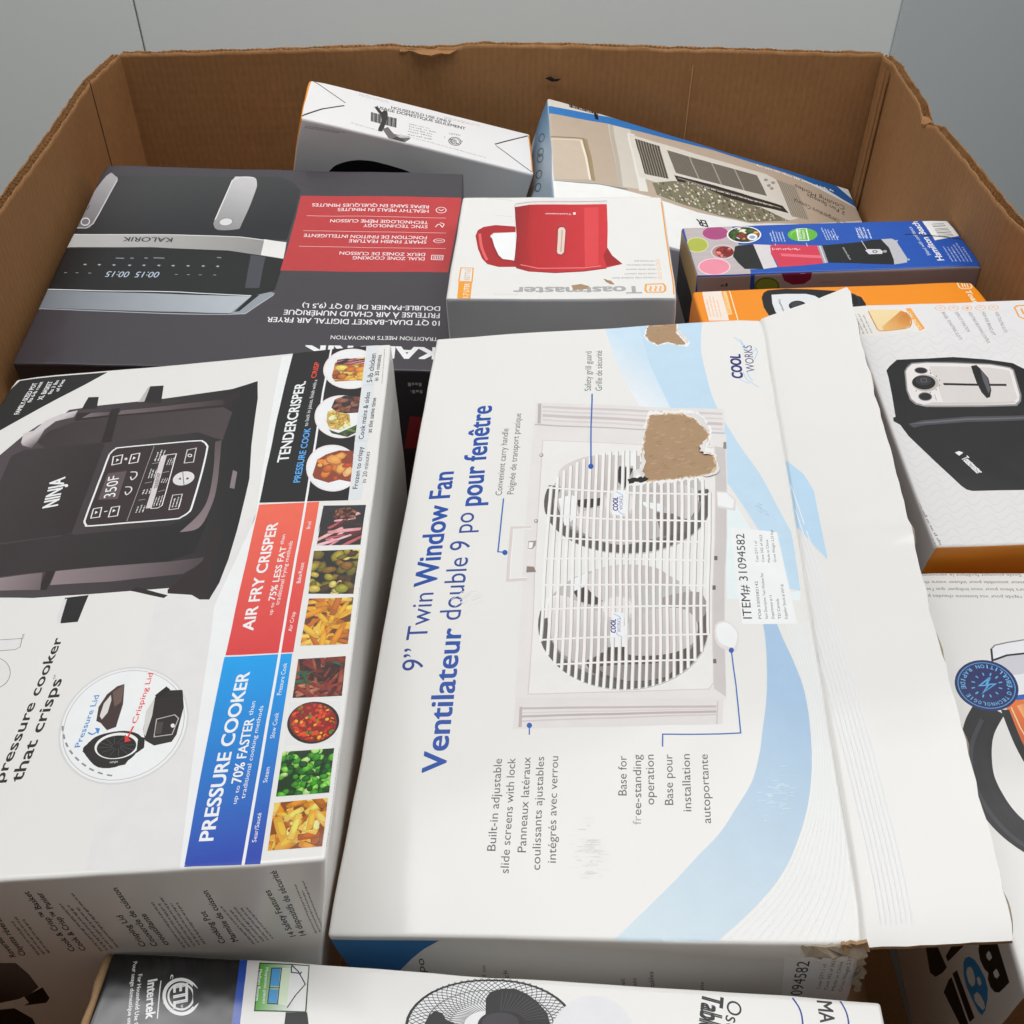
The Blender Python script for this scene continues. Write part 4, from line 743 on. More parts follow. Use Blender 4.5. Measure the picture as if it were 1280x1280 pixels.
('S','#d5d6ce',0.45,0,0,(3.7,-217.7,6.1,-217.4,8.5,-217.8)),
('S','#d5d6ce',0.41,0,0,(-7.2,-224.7,-6.1,-224.4,-4.9,-224.6)),
('S','#c6c9ba',0.19,0,0,(-1.5,-220.2,1.5,-220.2,4.6,-219.7)),
('S','#dad9d4',0.36,0,0,(-1.2,-233.9,2.3,-234,5.8,-233.7)),
('S','#cfd1c6',0.21,0,0,(0.8,-214.2,4.4,-214.2,8.1,-214.3)),
('S','#cfd1c6',0.29,0,0,(4.2,-220.9,6.8,-221,9.4,-220.6)),
('S','#cfd1c6',0.36,0,0,(-5.4,-221.1,-3.9,-221.4,-2.5,-220.8)),
('S','#cfd1c6',0.44,0,0,(6.2,-222.1,7.4,-222.3,8.6,-221.9)),
('S','#c6c9ba',0.25,0,0,(-1.5,-217.2,1.8,-217.4,5.1,-217.4)),
('S','#d9d9d3',0.29,0,0,(-4.3,-215.5,-2.5,-215.5,-0.7,-215.6)),
('S','#c6c9ba',0.40,0,0,(0.2,-205.7,1,-205.5,1.8,-205.9)),
('S','#d5d6ce',0.45,0,0,(-10.8,-217,-9.3,-216.9,-7.7,-217)),
('S','#dad9d4',0.26,0,0,(-1.6,-221.6,-0.3,-221.6,1,-222)),
('S','#d5d6ce',0.42,0,0,(3.5,-221.9,5.3,-221.7,7.1,-222.1)),
('S','#c6c9ba',0.21,0,0,(-7.3,-221.4,-4.8,-221.7,-2.2,-221.3)),
('S','#cfd1c6',0.29,0,0,(-1.3,-234.5,1.5,-234.4,4.4,-234.6)),
('S','#cfd1c6',0.18,0,0,(-4.7,-235.2,-1,-235,2.7,-234.9)),
('S','#cfd1c6',0.34,0,0,(5.4,-227.1,7.6,-227.1,9.7,-227.4)),
('S','#cfd1c6',0.25,0,0,(-10.8,-211.7,-10,-211.5,-9.3,-211.8)),
('S','#cfd1c6',0.40,0,0,(-2.4,-230,-0.8,-230,0.9,-230.5)),
('S','#d5d6ce',0.26,0,0,(6.1,-232.1,9.8,-232.1,13.5,-232.5)),
('S','#d9d9d3',0.20,0,0,(-0.4,-228.2,1.7,-228.1,3.7,-228.4)),
('S','#d5d6ce',0.20,0,0,(1.7,-215,5.1,-215,8.5,-214.8)),
('S','#d9d9d3',0.32,0,0,(-4.1,-220.1,-0.9,-220.2,2.2,-220.5)),
('S','#d9d9d3',0.40,0,0,(0.8,-218.3,2.4,-218.3,3.9,-218.4)),
('S','#cfd1c6',0.34,0,0,(-2.6,-237,-1.1,-236.9,0.5,-237.3)),
('S','#dad9d4',0.43,0,0,(4,-224.7,5.3,-225.1,6.6,-224.2)),
('S','#d5d6ce',0.19,0,0,(-10.9,-231.1,-7.3,-230.8,-3.8,-231.2)),
('S','#d5d6ce',0.43,0,0,(-1.2,-200.8,1.3,-201.1,3.7,-200.2)),
('S','#c6c9ba',0.42,0,0,(1.9,-227.1,2.7,-227.4,3.5,-226.8)),
('S','#d5d6ce',0.32,0,0,(-1.3,-222.2,1.7,-222.2,4.7,-222.3)),
('S','#d9d9d3',0.27,0,0,(-2.2,-222.2,1.4,-222.2,4.9,-222.7)),
('S','#d5d6ce',0.21,0,0,(-8.7,-225,-6.9,-225.1,-5.1,-224.9)),
('S','#d5d6ce',0.40,0,0,(-0.3,-229.5,3.1,-229.7,6.5,-229.5)),
('S','#cfd1c6',0.35,0,0,(0.3,-220.8,1.8,-220.8,3.3,-220.8)),
('S','#d5d6ce',0.19,0,0,(-4.2,-236.6,-0.9,-236.7,2.4,-236.6)),
('S','#dad9d4',0.26,0,0,(6.5,-225.5,8.8,-225.4,11.1,-225.7)),
('S','#d5d6ce',0.45,0,0,(-4.6,-213.9,-2.8,-213.8,-0.9,-214)),
('S','#c6c9ba',0.23,0,0,(6.8,-223.1,9.9,-222.9,13.1,-223.3)),
('S','#c6c9ba',0.42,0,0,(0.1,-214.8,3.3,-215,6.5,-214.9)),
('S','#dad9d4',0.31,0,0,(-0.5,-215.6,3.1,-215.5,6.8,-215.8)),
('S','#dad9d4',0.22,0,0,(-1.3,-219.8,0.7,-220,2.7,-219.8)),
('S','#d9d9d3',0.30,0,0,(5.1,-220.7,8.5,-221,11.9,-221)),
('S','#d9d9d3',0.39,0,0,(-6.1,-207.7,-2.9,-207.7,0.3,-207.7)),
('S','#dad9d4',0.19,0,0,(-1.1,-222.4,0.1,-222.5,1.2,-222.5)),
('S','#d9d9d3',0.19,0,0,(1.4,-219.3,2.2,-219.4,2.9,-219.5)),
('S','#d9d9d3',0.19,0,0,(-2,-216.4,-0.4,-216.4,1.2,-216)),
('S','#c6c9ba',0.20,0,0,(-1.2,-219,1.8,-218.9,4.8,-219.2)),
('S','#d5d6ce',0.30,0,0,(0.9,-217.3,2.1,-217.2,3.4,-216.7)),
('S','#c6c9ba',0.29,0,0,(-0.6,-234,3,-234.2,6.5,-234.1)),
('S','#d5d6ce',0.29,0,0,(4,-221.4,7.1,-221.2,10.1,-221.2)),
('S','#dad9d4',0.42,0,0,(5.5,-216.9,6.7,-217,7.9,-217)),
('S','#dad9d4',0.35,0,0,(-1.1,-203.8,1.2,-203.9,3.6,-203.7)),
('S','#d5d6ce',0.41,0,0,(-0.7,-218.1,1.6,-217.8,3.9,-218)),
('S','#c6c9ba',0.35,0,0,(-5.3,-208.2,-2.7,-208.1,-0.2,-208.3)),
('S','#d5d6ce',0.33,0,0,(4.6,-224.2,6.5,-224.2,8.3,-224.5)),
('S','#c6c9ba',0.24,0,0,(2.4,-216.2,5.3,-215.9,8.2,-215.9)),
('S','#d9d9d3',0.41,0,0,(-1.3,-221.3,2.5,-221,6.2,-221.5)),
('S','#d5d6ce',0.35,0,0,(4.4,-220.5,5.8,-220.5,7.1,-220.4)),
('S','#cfd1c6',0.21,0,0,(0.2,-229.1,3.6,-228.9,7,-228.8)),
('S','#d9d9d3',0.26,0,0,(9.9,-227.2,11.1,-227,12.3,-227.4)),
('S','#cfd1c6',0.19,0,0,(1.1,-224.8,4.4,-224.5,7.7,-224.8)),
('S','#dad9d4',0.31,0,0,(-1.2,-224.6,0.5,-224.7,2.2,-224.9)),
('S','#d9d9d3',0.42,0,0,(3.8,-220.5,6.1,-220.7,8.5,-220.6)),
('S','#c6c9ba',0.43,0,0,(-5.9,-226.8,-4.4,-226.5,-2.9,-227.1)),
('S','#cfd1c6',0.21,0,0,(-0.6,-215.8,2.2,-216,5,-215.7)),
('S','#c6c9ba',0.28,0,0,(-6,-218.8,-3.2,-218.7,-0.4,-218.3)),
('S','#d5d6ce',0.23,0,0,(-3.4,-220.7,-0.7,-220.9,2,-220.5)),
('S','#cfd1c6',0.34,0,0,(7.1,-236.1,8.2,-236,9.3,-235.9))]),
('fan','top','scratch_patch',None,None,None,[
('S','#c6d9e8',0.37,0,0,(104.2,-190.7,105.9,-190.7,107.6,-190.6)),
('S','#b9d0e4',0.25,0,0,(98.4,-184,99.9,-183.6,101.4,-184.3)),
('S','#d5e2ec',0.41,0,0,(112.8,-188.8,113.9,-188.9,115.1,-188.5)),
('S','#b9d0e4',0.22,0,0,(107,-184.5,108.8,-184.2,110.5,-184.1)),
('S','#c6d9e8',0.34,0,0,(93.7,-181.2,94.6,-181,95.4,-180.8)),
('S','#b2cbe0',0.39,0,0,(109.2,-186.5,111.2,-186.2,113.2,-186.2)),
('S','#d5e2ec',0.18,0,0,(110.1,-198.3,111.5,-198.4,113,-197.5)),
('S','#d5e2ec',0.35,0,0,(111.9,-184.8,113.8,-185.1,115.7,-184.6)),
('S','#c6d9e8',0.37,0,0,(100.9,-198.8,102.6,-199,104.3,-198.6)),
('S','#b2cbe0',0.24,0,0,(102.7,-180.4,104.5,-180.3,106.3,-180)),
('S','#b9d0e4',0.34,0,0,(112.8,-173.1,115.6,-173.4,118.5,-172.6)),
('S','#b9d0e4',0.18,0,0,(112.2,-195.3,114.3,-195,116.3,-194.8)),
('S','#d5e2ec',0.41,0,0,(104.7,-186.8,106,-186.7,107.4,-186.5)),
('S','#b9d0e4',0.38,0,0,(112,-180,114.7,-179.6,117.4,-180.2)),
('S','#c6d9e8',0.31,0,0,(117.8,-181.5,119.4,-181.5,121,-181.4)),
('S','#b2cbe0',0.31,0,0,(109.4,-188.8,110.3,-189.1,111.2,-189)),
('S','#b2cbe0',0.38,0,0,(107,-193.9,107.7,-193.8,108.3,-194)),
('S','#d5e2ec',0.30,0,0,(114.6,-180.7,116.1,-180.5,117.4,-180.8)),
('S','#d5e2ec',0.22,0,0,(117.2,-184.6,118.4,-184.4,119.6,-184.5)),
('S','#c6d9e8',0.35,0,0,(106.5,-190.6,108,-190.7,109.5,-190.8)),
('S','#b2cbe0',0.30,0,0,(102,-188.2,104.6,-187.8,107,-188.2)),
('S','#b9d0e4',0.42,0,0,(111.7,-188.9,113.2,-188.9,114.7,-188.5)),
('S','#b9d0e4',0.27,0,0,(102.5,-189.5,103.8,-189.4,105.2,-189.4)),
('S','#b2cbe0',0.40,0,0,(105.7,-181.7,108.1,-181.8,110.6,-181.3)),
('S','#d5e2ec',0.27,0,0,(104.5,-186.2,105.9,-186.3,107.2,-186.2)),
('S','#b9d0e4',0.18,0,0,(112.7,-191.5,113.5,-191.2,114.3,-191.4)),
('S','#b2cbe0',0.27,0,0,(107.9,-193.9,109.3,-193.6,110.6,-193.7)),
('S','#b2cbe0',0.20,0,0,(103.1,-181.5,105.4,-181.2,107.7,-181.8)),
('S','#b2cbe0',0.22,0,0,(110.1,-191,111.5,-190.9,112.9,-190.3)),
('S','#d5e2ec',0.40,0,0,(110.7,-179.8,113.5,-179.4,116.2,-179.6)),
('S','#b2cbe0',0.44,0,0,(104.8,-181.1,107.3,-181.1,109.8,-180.9)),
('S','#b9d0e4',0.27,0,0,(107.2,-174.7,108.1,-174.3,108.9,-174.3)),
('S','#b2cbe0',0.42,0,0,(113.6,-189.9,114.3,-189.8,115,-189.5)),
('S','#b9d0e4',0.27,0,0,(104,-188.6,105.6,-188.4,107,-188.8)),
('S','#c6d9e8',0.43,0,0,(108.2,-182.8,110.3,-183.1,112.5,-183.3)),
('S','#b2cbe0',0.31,0,0,(109.4,-190.2,110.5,-190.3,111.6,-189.9)),
('S','#b9d0e4',0.19,0,0,(114.8,-179.2,116.5,-179.2,118.2,-178.6)),
('S','#d5e2ec',0.20,0,0,(108,-184.5,110.7,-184.2,113.5,-184.2)),
('S','#d5e2ec',0.29,0,0,(110.9,-179,113,-178.6,115.1,-178.3)),
('S','#b2cbe0',0.23,0,0,(100.5,-201.5,102.1,-201.2,103.7,-201.2)),
('S','#b2cbe0',0.38,0,0,(105.8,-184.2,107.2,-184.5,108.6,-183.9)),
('S','#c6d9e8',0.24,0,0,(97.9,-195.2,98.6,-195.2,99.3,-195)),
('S','#d5e2ec',0.22,0,0,(105.8,-193.6,106.9,-193.9,108.1,-193.3)),
('S','#b2cbe0',0.28,0,0,(120.4,-173.3,122.4,-173.3,124.4,-173.5)),
('S','#b2cbe0',0.44,0,0,(94,-194.1,96.9,-194.1,99.8,-193.6)),
('S','#c6d9e8',0.26,0,0,(109.7,-185.2,110.6,-184.8,111.3,-185)),
('S','#b2cbe0',0.19,0,0,(115.6,-189.5,116.8,-189.3,118,-189.4)),
('S','#b2cbe0',0.30,0,0,(106.9,-183.3,108.6,-183.3,110.1,-183.5)),
('S','#d5e2ec',0.44,0,0,(108.3,-181.9,109.8,-181.4,111.2,-182.1)),
('S','#d5e2ec',0.26,0,0,(83.1,-190.5,84.3,-190,85.3,-190.6)),
('S','#b9d0e4',0.18,0,0,(108.3,-181.7,109.4,-181.6,110.6,-181.5)),
('S','#b2cbe0',0.27,0,0,(120.8,-188.9,121.3,-189,122,-188.7)),
('S','#d5e2ec',0.30,0,0,(99.2,-184.4,100.4,-184.3,101.5,-184.3)),
('S','#c6d9e8',0.36,0,0,(103.3,-186,104.6,-185.6,105.9,-185.8)),
('S','#c6d9e8',0.42,0,0,(104.9,-188.1,105.6,-188.1,106.3,-187.8)),
('S','#d5e2ec',0.32,0,0,(111.9,-194.9,114.3,-194.7,116.7,-194.8)),
('S','#b2cbe0',0.30,0,0,(114.7,-187.8,117.4,-187.4,120.1,-186.9)),
('S','#c6d9e8',0.26,0,0,(110.1,-178.7,111.6,-178.7,113.2,-178.6)),
('S','#b2cbe0',0.30,0,0,(107.6,-184.2,110,-184.2,112.4,-183.6)),
('S','#b9d0e4',0.29,0,0,(109.5,-185.9,110.8,-186,112.2,-185.2)),
('S','#b9d0e4',0.31,0,0,(114.1,-183.1,114.8,-183,115.4,-183.5)),
('S','#d5e2ec',0.19,0,0,(108.5,-185.2,110.7,-184.8,112.8,-185)),
('S','#d5e2ec',0.23,0,0,(109.7,-180.6,111,-180.2,112.3,-180.8)),
('S','#d5e2ec',0.26,0,0,(103.4,-191.4,106.2,-191.2,108.9,-191.3)),
('S','#b9d0e4',0.31,0,0,(108.7,-190.4,111.5,-190.5,114.4,-189.9)),
('S','#b9d0e4',0.35,0,0,(105.2,-183.8,107.3,-183.7,109.3,-183.5)),
('S','#d5e2ec',0.43,0,0,(101.1,-202.6,101.9,-202.3,102.6,-202.5)),
('S','#c6d9e8',0.22,0,0,(102.4,-185.3,104.1,-185.4,105.9,-185)),
('S','#c6d9e8',0.28,0,0,(115.3,-186.4,117.3,-186.4,119.4,-186.6)),
('S','#c6d9e8',0.19,0,0,(101.7,-195.3,102.5,-195.5,103.4,-195.1)),
('S','#b9d0e4',0.25,0,0,(103.5,-188.8,105,-188.8,106.4,-188.8)),
('S','#b9d0e4',0.43,0,0,(109.5,-191.1,112.2,-191.1,114.9,-190.8)),
('S','#b2cbe0',0.21,0,0,(109.7,-192.5,110.4,-192.6,111.2,-192.1)),
('S','#b2cbe0',0.34,0,0,(106.2,-178.8,108.8,-178.4,111.3,-178.7)),
('S','#c6d9e8',0.38,0,0,(98.4,-189.6,100.9,-189.4,103.4,-189.8)),
('S','#c6d9e8',0.27,0,0,(106.4,-181.3,108.9,-181.3,111.6,-180.9)),
('S','#c6d9e8',0.21,0,0,(104.3,-185.5,106.3,-185.8,108.3,-185.3)),
('S','#d5e2ec',0.21,0,0,(113.3,-167.3,115.5,-167,117.7,-167)),
('S','#d5e2ec',0.35,0,0,(110.3,-193.7,111.6,-193.3,112.9,-193.2)),
('S','#d5e2ec',0.26,0,0,(108.3,-176.5,109.6,-176.6,111.1,-176.3)),
('S','#d5e2ec',0.37,0,0,(110.6,-192.1,112.9,-191.9,115.1,-192.1)),
('S','#c6d9e8',0.44,0,0,(105.2,-190.2,106.6,-189.9,107.9,-189.9)),
('S','#d5e2ec',0.20,0,0,(104.3,-185.2,105.9,-185.2,107.5,-184.7)),
('S','#b2cbe0',0.42,0,0,(111.9,-186.1,113,-185.6,114,-186.2)),
('S','#d5e2ec',0.29,0,0,(105.1,-180.9,106.4,-180.6,107.6,-181.1))]),
('fan','top','scuff_marks',None,None,None,[
('S','#d6d6d6',0.31,0,0,(-82.9,-32.2,-81.1,-31,-79.3,-29.7)),
('S','#d6d6d6',0.33,0,0,(-85.5,-34.9,-82.9,-31.5,-80.2,-30.6)),
('S','#d6d6d6',0.52,0,0,(-99.5,-35,-95.7,-32.2,-91.9,-29.2)),
('S','#cfcfd0',0.45,0,0,(-84.3,-33.7,-81.4,-32.3,-78.5,-31.7)),
('S','#cfcfd0',0.49,0,0,(-91.1,-35.9,-89.8,-32.8,-88.2,-34.1)),
('S','#dcdcdb',0.51,0,0,(-92.2,-37.8,-90.3,-35.7,-88.4,-33.9)),
('S','#dcdcdb',0.72,0,0,(-91.3,-38.3,-86.9,-36.7,-82.7,-33.3)),
('S','#cfcfd0',0.54,0,0,(-89.3,-32.3,-85.5,-28.2,-81.3,-28)),
('S','#dcdcdb',0.42,0,0,(-86.3,-32.9,-83.7,-30.6,-80.9,-30.7)),
('S','#dcdcdb',0.56,0,0,(-86.6,-37,-83.7,-34.7,-80.8,-32.7)),
('S','#dcdcdb',0.49,0,0,(-87.2,-43.8,-83.3,-40.7,-79.3,-39.4)),
('S','#cfcfd0',0.73,0,0,(-84.1,-36.5,-81,-35,-77.9,-33.3)),
('S','#dcdcdb',0.72,0,0,(-93.6,-33.5,-89.9,-31,-86.3,-27.7)),
('S','#d6d6d6',0.54,0,0,(-81.8,-39.9,-79.5,-38.6,-77.3,-36.2)),
('S','#dcdcdb',0.49,0,0,(-82.4,-41.4,-78.3,-38.7,-74.1,-36.4)),
('S','#dcdcdb',0.70,0,0,(-80.9,-39.2,-78.3,-38.2,-75.9,-36.2)),
('S','#cfcfd0',0.34,0,0,(-91.6,-39.6,-89.4,-39.3,-87.4,-36.3)),
('S','#d6d6d6',0.42,0,0,(-86.7,-42.1,-84.8,-40.7,-83,-38.9)),
('S','#dcdcdb',0.50,0,0,(-93.7,-30.3,-91.9,-28,-90,-27.3)),
('S','#dcdcdb',0.72,0,0,(-94.1,-32.7,-92.7,-30.7,-91,-30.7)),
('S','#d6d6d6',0.49,0,0,(-89.1,-49.4,-85.8,-46.3,-82.4,-44.8)),
('S','#d6d6d6',0.65,0,0,(-95.9,-41.5,-92.3,-38.4,-88.5,-38)),
('S','#cfcfd0',0.54,0,0,(-91.5,-35.9,-88.7,-32.5,-85.7,-31.3)),
('S','#dcdcdb',0.41,0,0,(-95.7,-39.3,-92.6,-38.2,-89.5,-36.1)),
('S','#cfcfd0',0.57,0,0,(-94.1,-35.6,-90,-34.2,-86.1,-29.9)),
('S','#dcdcdb',0.58,0,0,(-89.2,-32.6,-87.8,-31.7,-86.5,-29.5))]),
('fan','top','scuff_marks',None,None,None,[
('S','#9dbcd4',0.45,0,0,(120.3,40.4,121.9,39.7,123.4,38)),
('S','#9dbcd4',0.45,0,0,(119.3,45.6,121.7,45.8,123.8,42.1)),
('S','#93b4ce',0.51,0,0,(119,45.7,121.2,43.6,123.4,41.3)),
('S','#93b4ce',0.56,0,0,(125.1,37.4,126.4,37.4,127.6,35.9)),
('S','#93b4ce',0.29,0,0,(124.7,41.1,126.2,39.2,127.9,39.4)),
('S','#9dbcd4',0.34,0,0,(119.3,41.4,121.9,39.4,124.9,40.9)),
('S','#93b4ce',0.52,0,0,(121.2,47.9,122.7,46.7,124.3,46.3))]),
('fan','front','side_print',None,None,None,[
('G','#3f7fb4','#2f6ea6',(-148,-5,-111.4,-33.6),0,(-147.6,-4.6,-81.8,-4.1,-92.4,-16.1,-103,-31.1,-117.7,-55.7,-136.8,-104.1,-168.5,-106.6)),
('T','#2a2a2c','po',-98.8,-50.9,3.32,20.30,-4.66,0.76,0,0),
('T','#333333','control on',-67.5,-84.3,6.44,47.26,-2.24,0.31,0,0),
('T','#333333','ith lock',-49.6,-87.7,0.00,46.38,-2.79,0.00,0,0),
('T','#333333','nt avec',18.3,-78.8,0.00,29.86,-2.81,0.00,0,0),
('T','#333333','ux côtés',25.1,-81.1,0.00,32.52,-2.50,0.00,0,0),
('T','#333333','s ajustables',35.2,-85.9,0.00,47.28,-2.81,0.00,0,0),
('T','#333333','ortante',63.5,-81.4,0.00,26.70,-2.45,0.00,0,0),
('T','#333333','ue',73.8,-85.7,0.00,12.78,-2.75,0.00,0,0)]),
('fan','front','item_label',None,None,None,[
('P','#f4f2ef',0,(106,-17.2,141.8,-16.3,148.9,-95.6,109.2,-98.9)),
('T','#1a1a1a','# 31094582',119.7,-112.5,0.00,89.78,-6.47,0.00,0,0),
('P','#8c6a56',0,(116.3,-7.4,140.9,-10.6,140.9,-15.2,116.5,-14.2)),
('T','#4a4a4c','Case QTY 1 of',128.8,-66.2,0.00,39.65,-1.88,0.00,0,0),
('T','#4a4a4c','Case 342 of 3625',133,-67.2,0.00,49.56,-1.88,0.00,0,0),
('T','#4a4a4c','Made in China',137.1,-68.2,0.00,45.74,-1.88,0.00,0,0),
('T','#4a4a4c','Gross Weight 2.33',141.3,-69.2,0.00,53.62,-1.88,0.00,0,0)]),
('ninja','top','product_picture',None,None,None,[
('P','#dcd9d8',0,(31.9,-50.3,31.9,-9.6,87.7,32.4,69.4,206.1,77.9,226.5,81.1,204.2,82.2,24.6,70.6,-58,89.8,-241,40.6,-237.3,36,-184.8,32.6,-103.5)),
('P','#eceae9',0,(69.7,235.3,80,236.1,83.1,33,86,-100.7,92.5,-240.3,89.2,-240,70.6,-58,82.2,24.6)),
('G','#51474a','#262122',(-120.3,49.9,61.9,80.5),0,(-164.8,101.4,-136.6,127.1,-125.9,151.5,-118,163.2,-100.6,174.9,-97.6,182.2,-76.9,184.8,-18.7,187.3,35.1,191.6,55,200.1,60.2,172.9,66,108.8,70.9,70,71.4,34.5,71.8,13.5,71.5,-14.2,69.9,-36.5,66.2,-51.9,59.8,-51.2,43.9,-38.7,14.9,-39.1,-15.9,-39.3,-53.5,-38.8,-111.6,-31)),
('P','#2c2628',0,(-87.2,181.6,-87.1,199.8,-78.1,198.9,-74.4,180.5)),
('P','#2c2628',0,(-41.6,185.3,-37.7,208.6,-26,207.9,-21.6,180.4)),
('P','#b9b1b2',0,(-41.6,185.3,-38.9,207.1,-37.4,208.5,-36.6,185.3)),
('G','#c9c2c2','#6d6062',(-116.6,152.1,-106,143.2),0,(-124.7,141,-127.1,153.6,-119.5,156.3,-113,169.3,-103,176.9,-89.9,180.2,-90.1,170.6,-104.5,166.8,-110.3,156.2,-111.1,140.3,-112.8,132.1,-122,137)),
('P','#33292b',0,(-88.5,167.8,-88.7,176.1,-57.1,174.5,31.7,178.9,41.9,190.7,44.2,178.3,32.5,167,-54.7,165.8,-88.2,164.4)),
('G','#7c6f71','#5a4f51',(-83,172.6,-61,171.9),0,(-77.3,174.4,-61.7,174.1,-61.4,168.9,-83.1,168)),
('G','#6e6164','#3f3638',(-53.7,173.4,31.2,173.7),0,(-53.2,174.4,30.5,176.9,32.9,168.7,-54.2,168.3)),
('G','#3d3536','#4c4345',(-102.3,160.1,44.1,114.7),0,(-87.8,163.1,-54.3,164.2,32.7,165.6,42.1,156.6,41.6,119.8,35.1,123.1,19.9,132.5,-44.7,129.7,-76.7,127,-99.8,129,-110.6,139,-106.2,153.1)),
('G','#3d3738','#302a2b',(-115.5,69.3,-27.8,58),0,(-123.8,92.1,-126.7,124.5,-118.3,130.4,-56.8,130.2,-53,127.2,-46.9,23.2,-53.9,22.1,-97.4,19.6)),
('P','#2e2628',0,(-61.8,177.2,-55.2,178.9,-48.6,130.2,-56.6,129.4)),
('P','#2e2628',0,(-53.2,22,-45.7,22.4,-46.7,-32.6,-52.6,-31.9)),
('G','#383132','#292324',(-57.8,21.6,29.2,-7.6),0,(-97,18.6,-53.6,21.1,21.8,23.5,41.1,32.9,48.8,28,46.8,-6,30.5,-13.2,-48.7,-14.8,-84.7,-15.2)),
('G','#8f8184','#6d6063',(-83,-19.8,-52.3,-23.2),0,(-84.2,-16.5,-55.1,-15.5,-51.3,-32,-79.7,-28.9)),
('G','#8a7b7e','#4d4346',(-44.2,-20.6,52.2,-19.3),0,(-46,-15.1,30.6,-13.5,54.4,-11.4,53.8,-17.6,43.6,-26.2,-3.5,-29.1,-45.9,-28.2)),
('P','#332a2b',0,(36.8,-40.1,46.2,-26.5,55.9,-12.5,57.6,17.2,62.1,14.7,61.8,-4.1,61.8,-29.2,62,-48,37.6,-43.6)),
('G','#5a4f51','#857679',(38.6,120.2,37.8,17.7),0,(36.1,118.2,37,112.9,38.3,105.4,39.8,96.9,41.1,88.4,42.2,80.9,42.9,74.3,43.6,67.8,44.1,61.6,44.4,55.9,44.4,50.8,44.2,46.5,43.8,42.8,43.1,39.5,42.3,36.3,41.1,32.9,39.4,29.1,37.3,25.1,35,21.2,33,17.9,31.6,15.5,31.6,15.5,33.5,15.7,36.1,15.9,39.1,16.2,42,17.1,44.1,18.8,45.5,21.5,46.5,25,47.2,29.1,47.7,33.5,48.1,38.1,48.5,42.5,48.7,47.1,48.8,52,48.6,57.9,48.1,65,47.1,74.7,45.5,86.8,43.8,99.7,42.1,111.2,41,119.4)),
('P','#83777a',0,(56.9,81.1,60.6,78.4,61.7,59,58,60.5)),
('P','#2e2628',0,(15.3,-36,38.1,-45.3,36.1,-47.6,11.7,-39)),
('P','#2a2325',0,(-31.6,-41.1,-15.8,-40,-16.2,-63.1,-27.6,-63.2)),
('P','#d8d4d4',0,(-31.9,-56.6,-31.9,-42.7,-29.9,-41.9,-28,-62.8,-29.8,-62.6)),
('T','#f2f0f0','NINJA',-67.6,57.3,-5.03,33.75,-10.61,-1.58,0.02,0)]),
('ninja','top','control_panel',None,None,None,[
('P','#3a3032',0,(-45,119.7,-39.6,121.8,22.3,121.4,28.1,118.2,31.8,109.5,33.5,88.7,34.5,41.8,32.1,34.1,24.3,30.1,-36.1,29.6,-40.5,33.2,-42,38.3,-43.1,72.7,-46.2,111)),
('S','#efecec',1.43,0,1,(-44.4,117.8,-44.1,118.2,-43.7,119,-43.1,119.7,-42.5,120.3,-42.3,120.7,-42.3,121,-41.5,121.3,-38.8,121.4,-33.4,121.5,-26.1,121.5,-18,121.5,-10,121.4,-1.9,121.4,6.9,121.5,14.9,121.5,20.8,121.3,24,121.1,25.3,120.8,25.7,120.3,26.3,119.6,27.4,118.7,28.5,117.5,29.3,116.2,30.1,114.8,30.6,114,31,113.5,31.3,112.1,31.7,108.3,32.3,101.3,32.9,92.2,33.5,82.4,33.9,73.3,34.2,64.5,34.4,55.6,34.5,47.7,34.5,41.8,34.3,38.6,34,37.2,33.6,36.7,33.1,35.9,32.3,34.7,31.4,33.6,30.4,32.7,29.3,31.8,28.7,31.2,28.5,30.7,27.4,30.3,24.3,30.1,18.4,29.9,10.4,29.9,1.7,29.9,-6.5,29.9,-14.5,29.9,-22.7,29.7,-30,29.7,-35.4,29.8,-38.1,30,-38.9,30.4,-38.8,30.8,-39,31.4,-39.6,32.1,-40.2,32.9,-40.6,33.8,-41,34.8,-41.2,35.2,-41.3,35.2,-41.4,36.1,-41.6,39.3,-42,45.7,-42.5,54.4,-43,64.3,-43.5,73.8,-44,83.4,-44.5,93.5,-45.1,102.8,-45.4,109.7,-45.5,113.3,-45.4,114.4,-45.3,114.3,-45.2,114.4)),
('S','#9d9495',0.51,0,0,(-12.1,119.1,-9.7,31.7)),
('P','#5f5254',0,(-39.8,89.7,-25.7,90.5,-23.5,58.5,-38.2,59.3)),
('T','#f4f2f2','350F',-26.3,61.6,-3.78,25.07,-8.09,-1.22,0,0),
('S','#e4e0e0',0.89,0,1,(-39.7,99.8,-41.5,110.4,-34.7,111.7,-33.2,101)),
('S','#e4e0e0',0.89,0,1,(-26.6,99.6,-27.6,110.8,-21.4,111.8,-20.1,100.5)),
('S','#e4e0e0',0.81,0,1,(-37.5,38.4,-38.6,49,-32.7,49.9,-31.3,39)),
('S','#e4e0e0',0.80,0,1,(-24.7,38.2,-25.3,49,-19.6,49.7,-18.4,38.8)),
('P','#f4f2f2',0,(-37.7,103.4,-38.1,107.6,-35.7,105.6)),
('P','#f4f2f2',0,(-25,104,-25.4,108.1,-23,106.2)),
('P','#f4f2f2',0,(-35.9,42.6,-36.3,46.3,-34,44.6)),
('P','#f4f2f2',0,(-23.2,43,-23.5,46.7,-21.3,45)),
('E','#cfcaca',-30.6,105.9,1.2,-0.2,0.4,-1.7,0),
('S','#dcd8d8',1.09,0,0,(-29.5,44.6,-27.2,44.9)),
('S','#dcd8d8',0.97,3,0,(-22.4,88.9,-17.9,88.3,-16.5,83.7,-18.8,79.7,-20.9,83.4)),
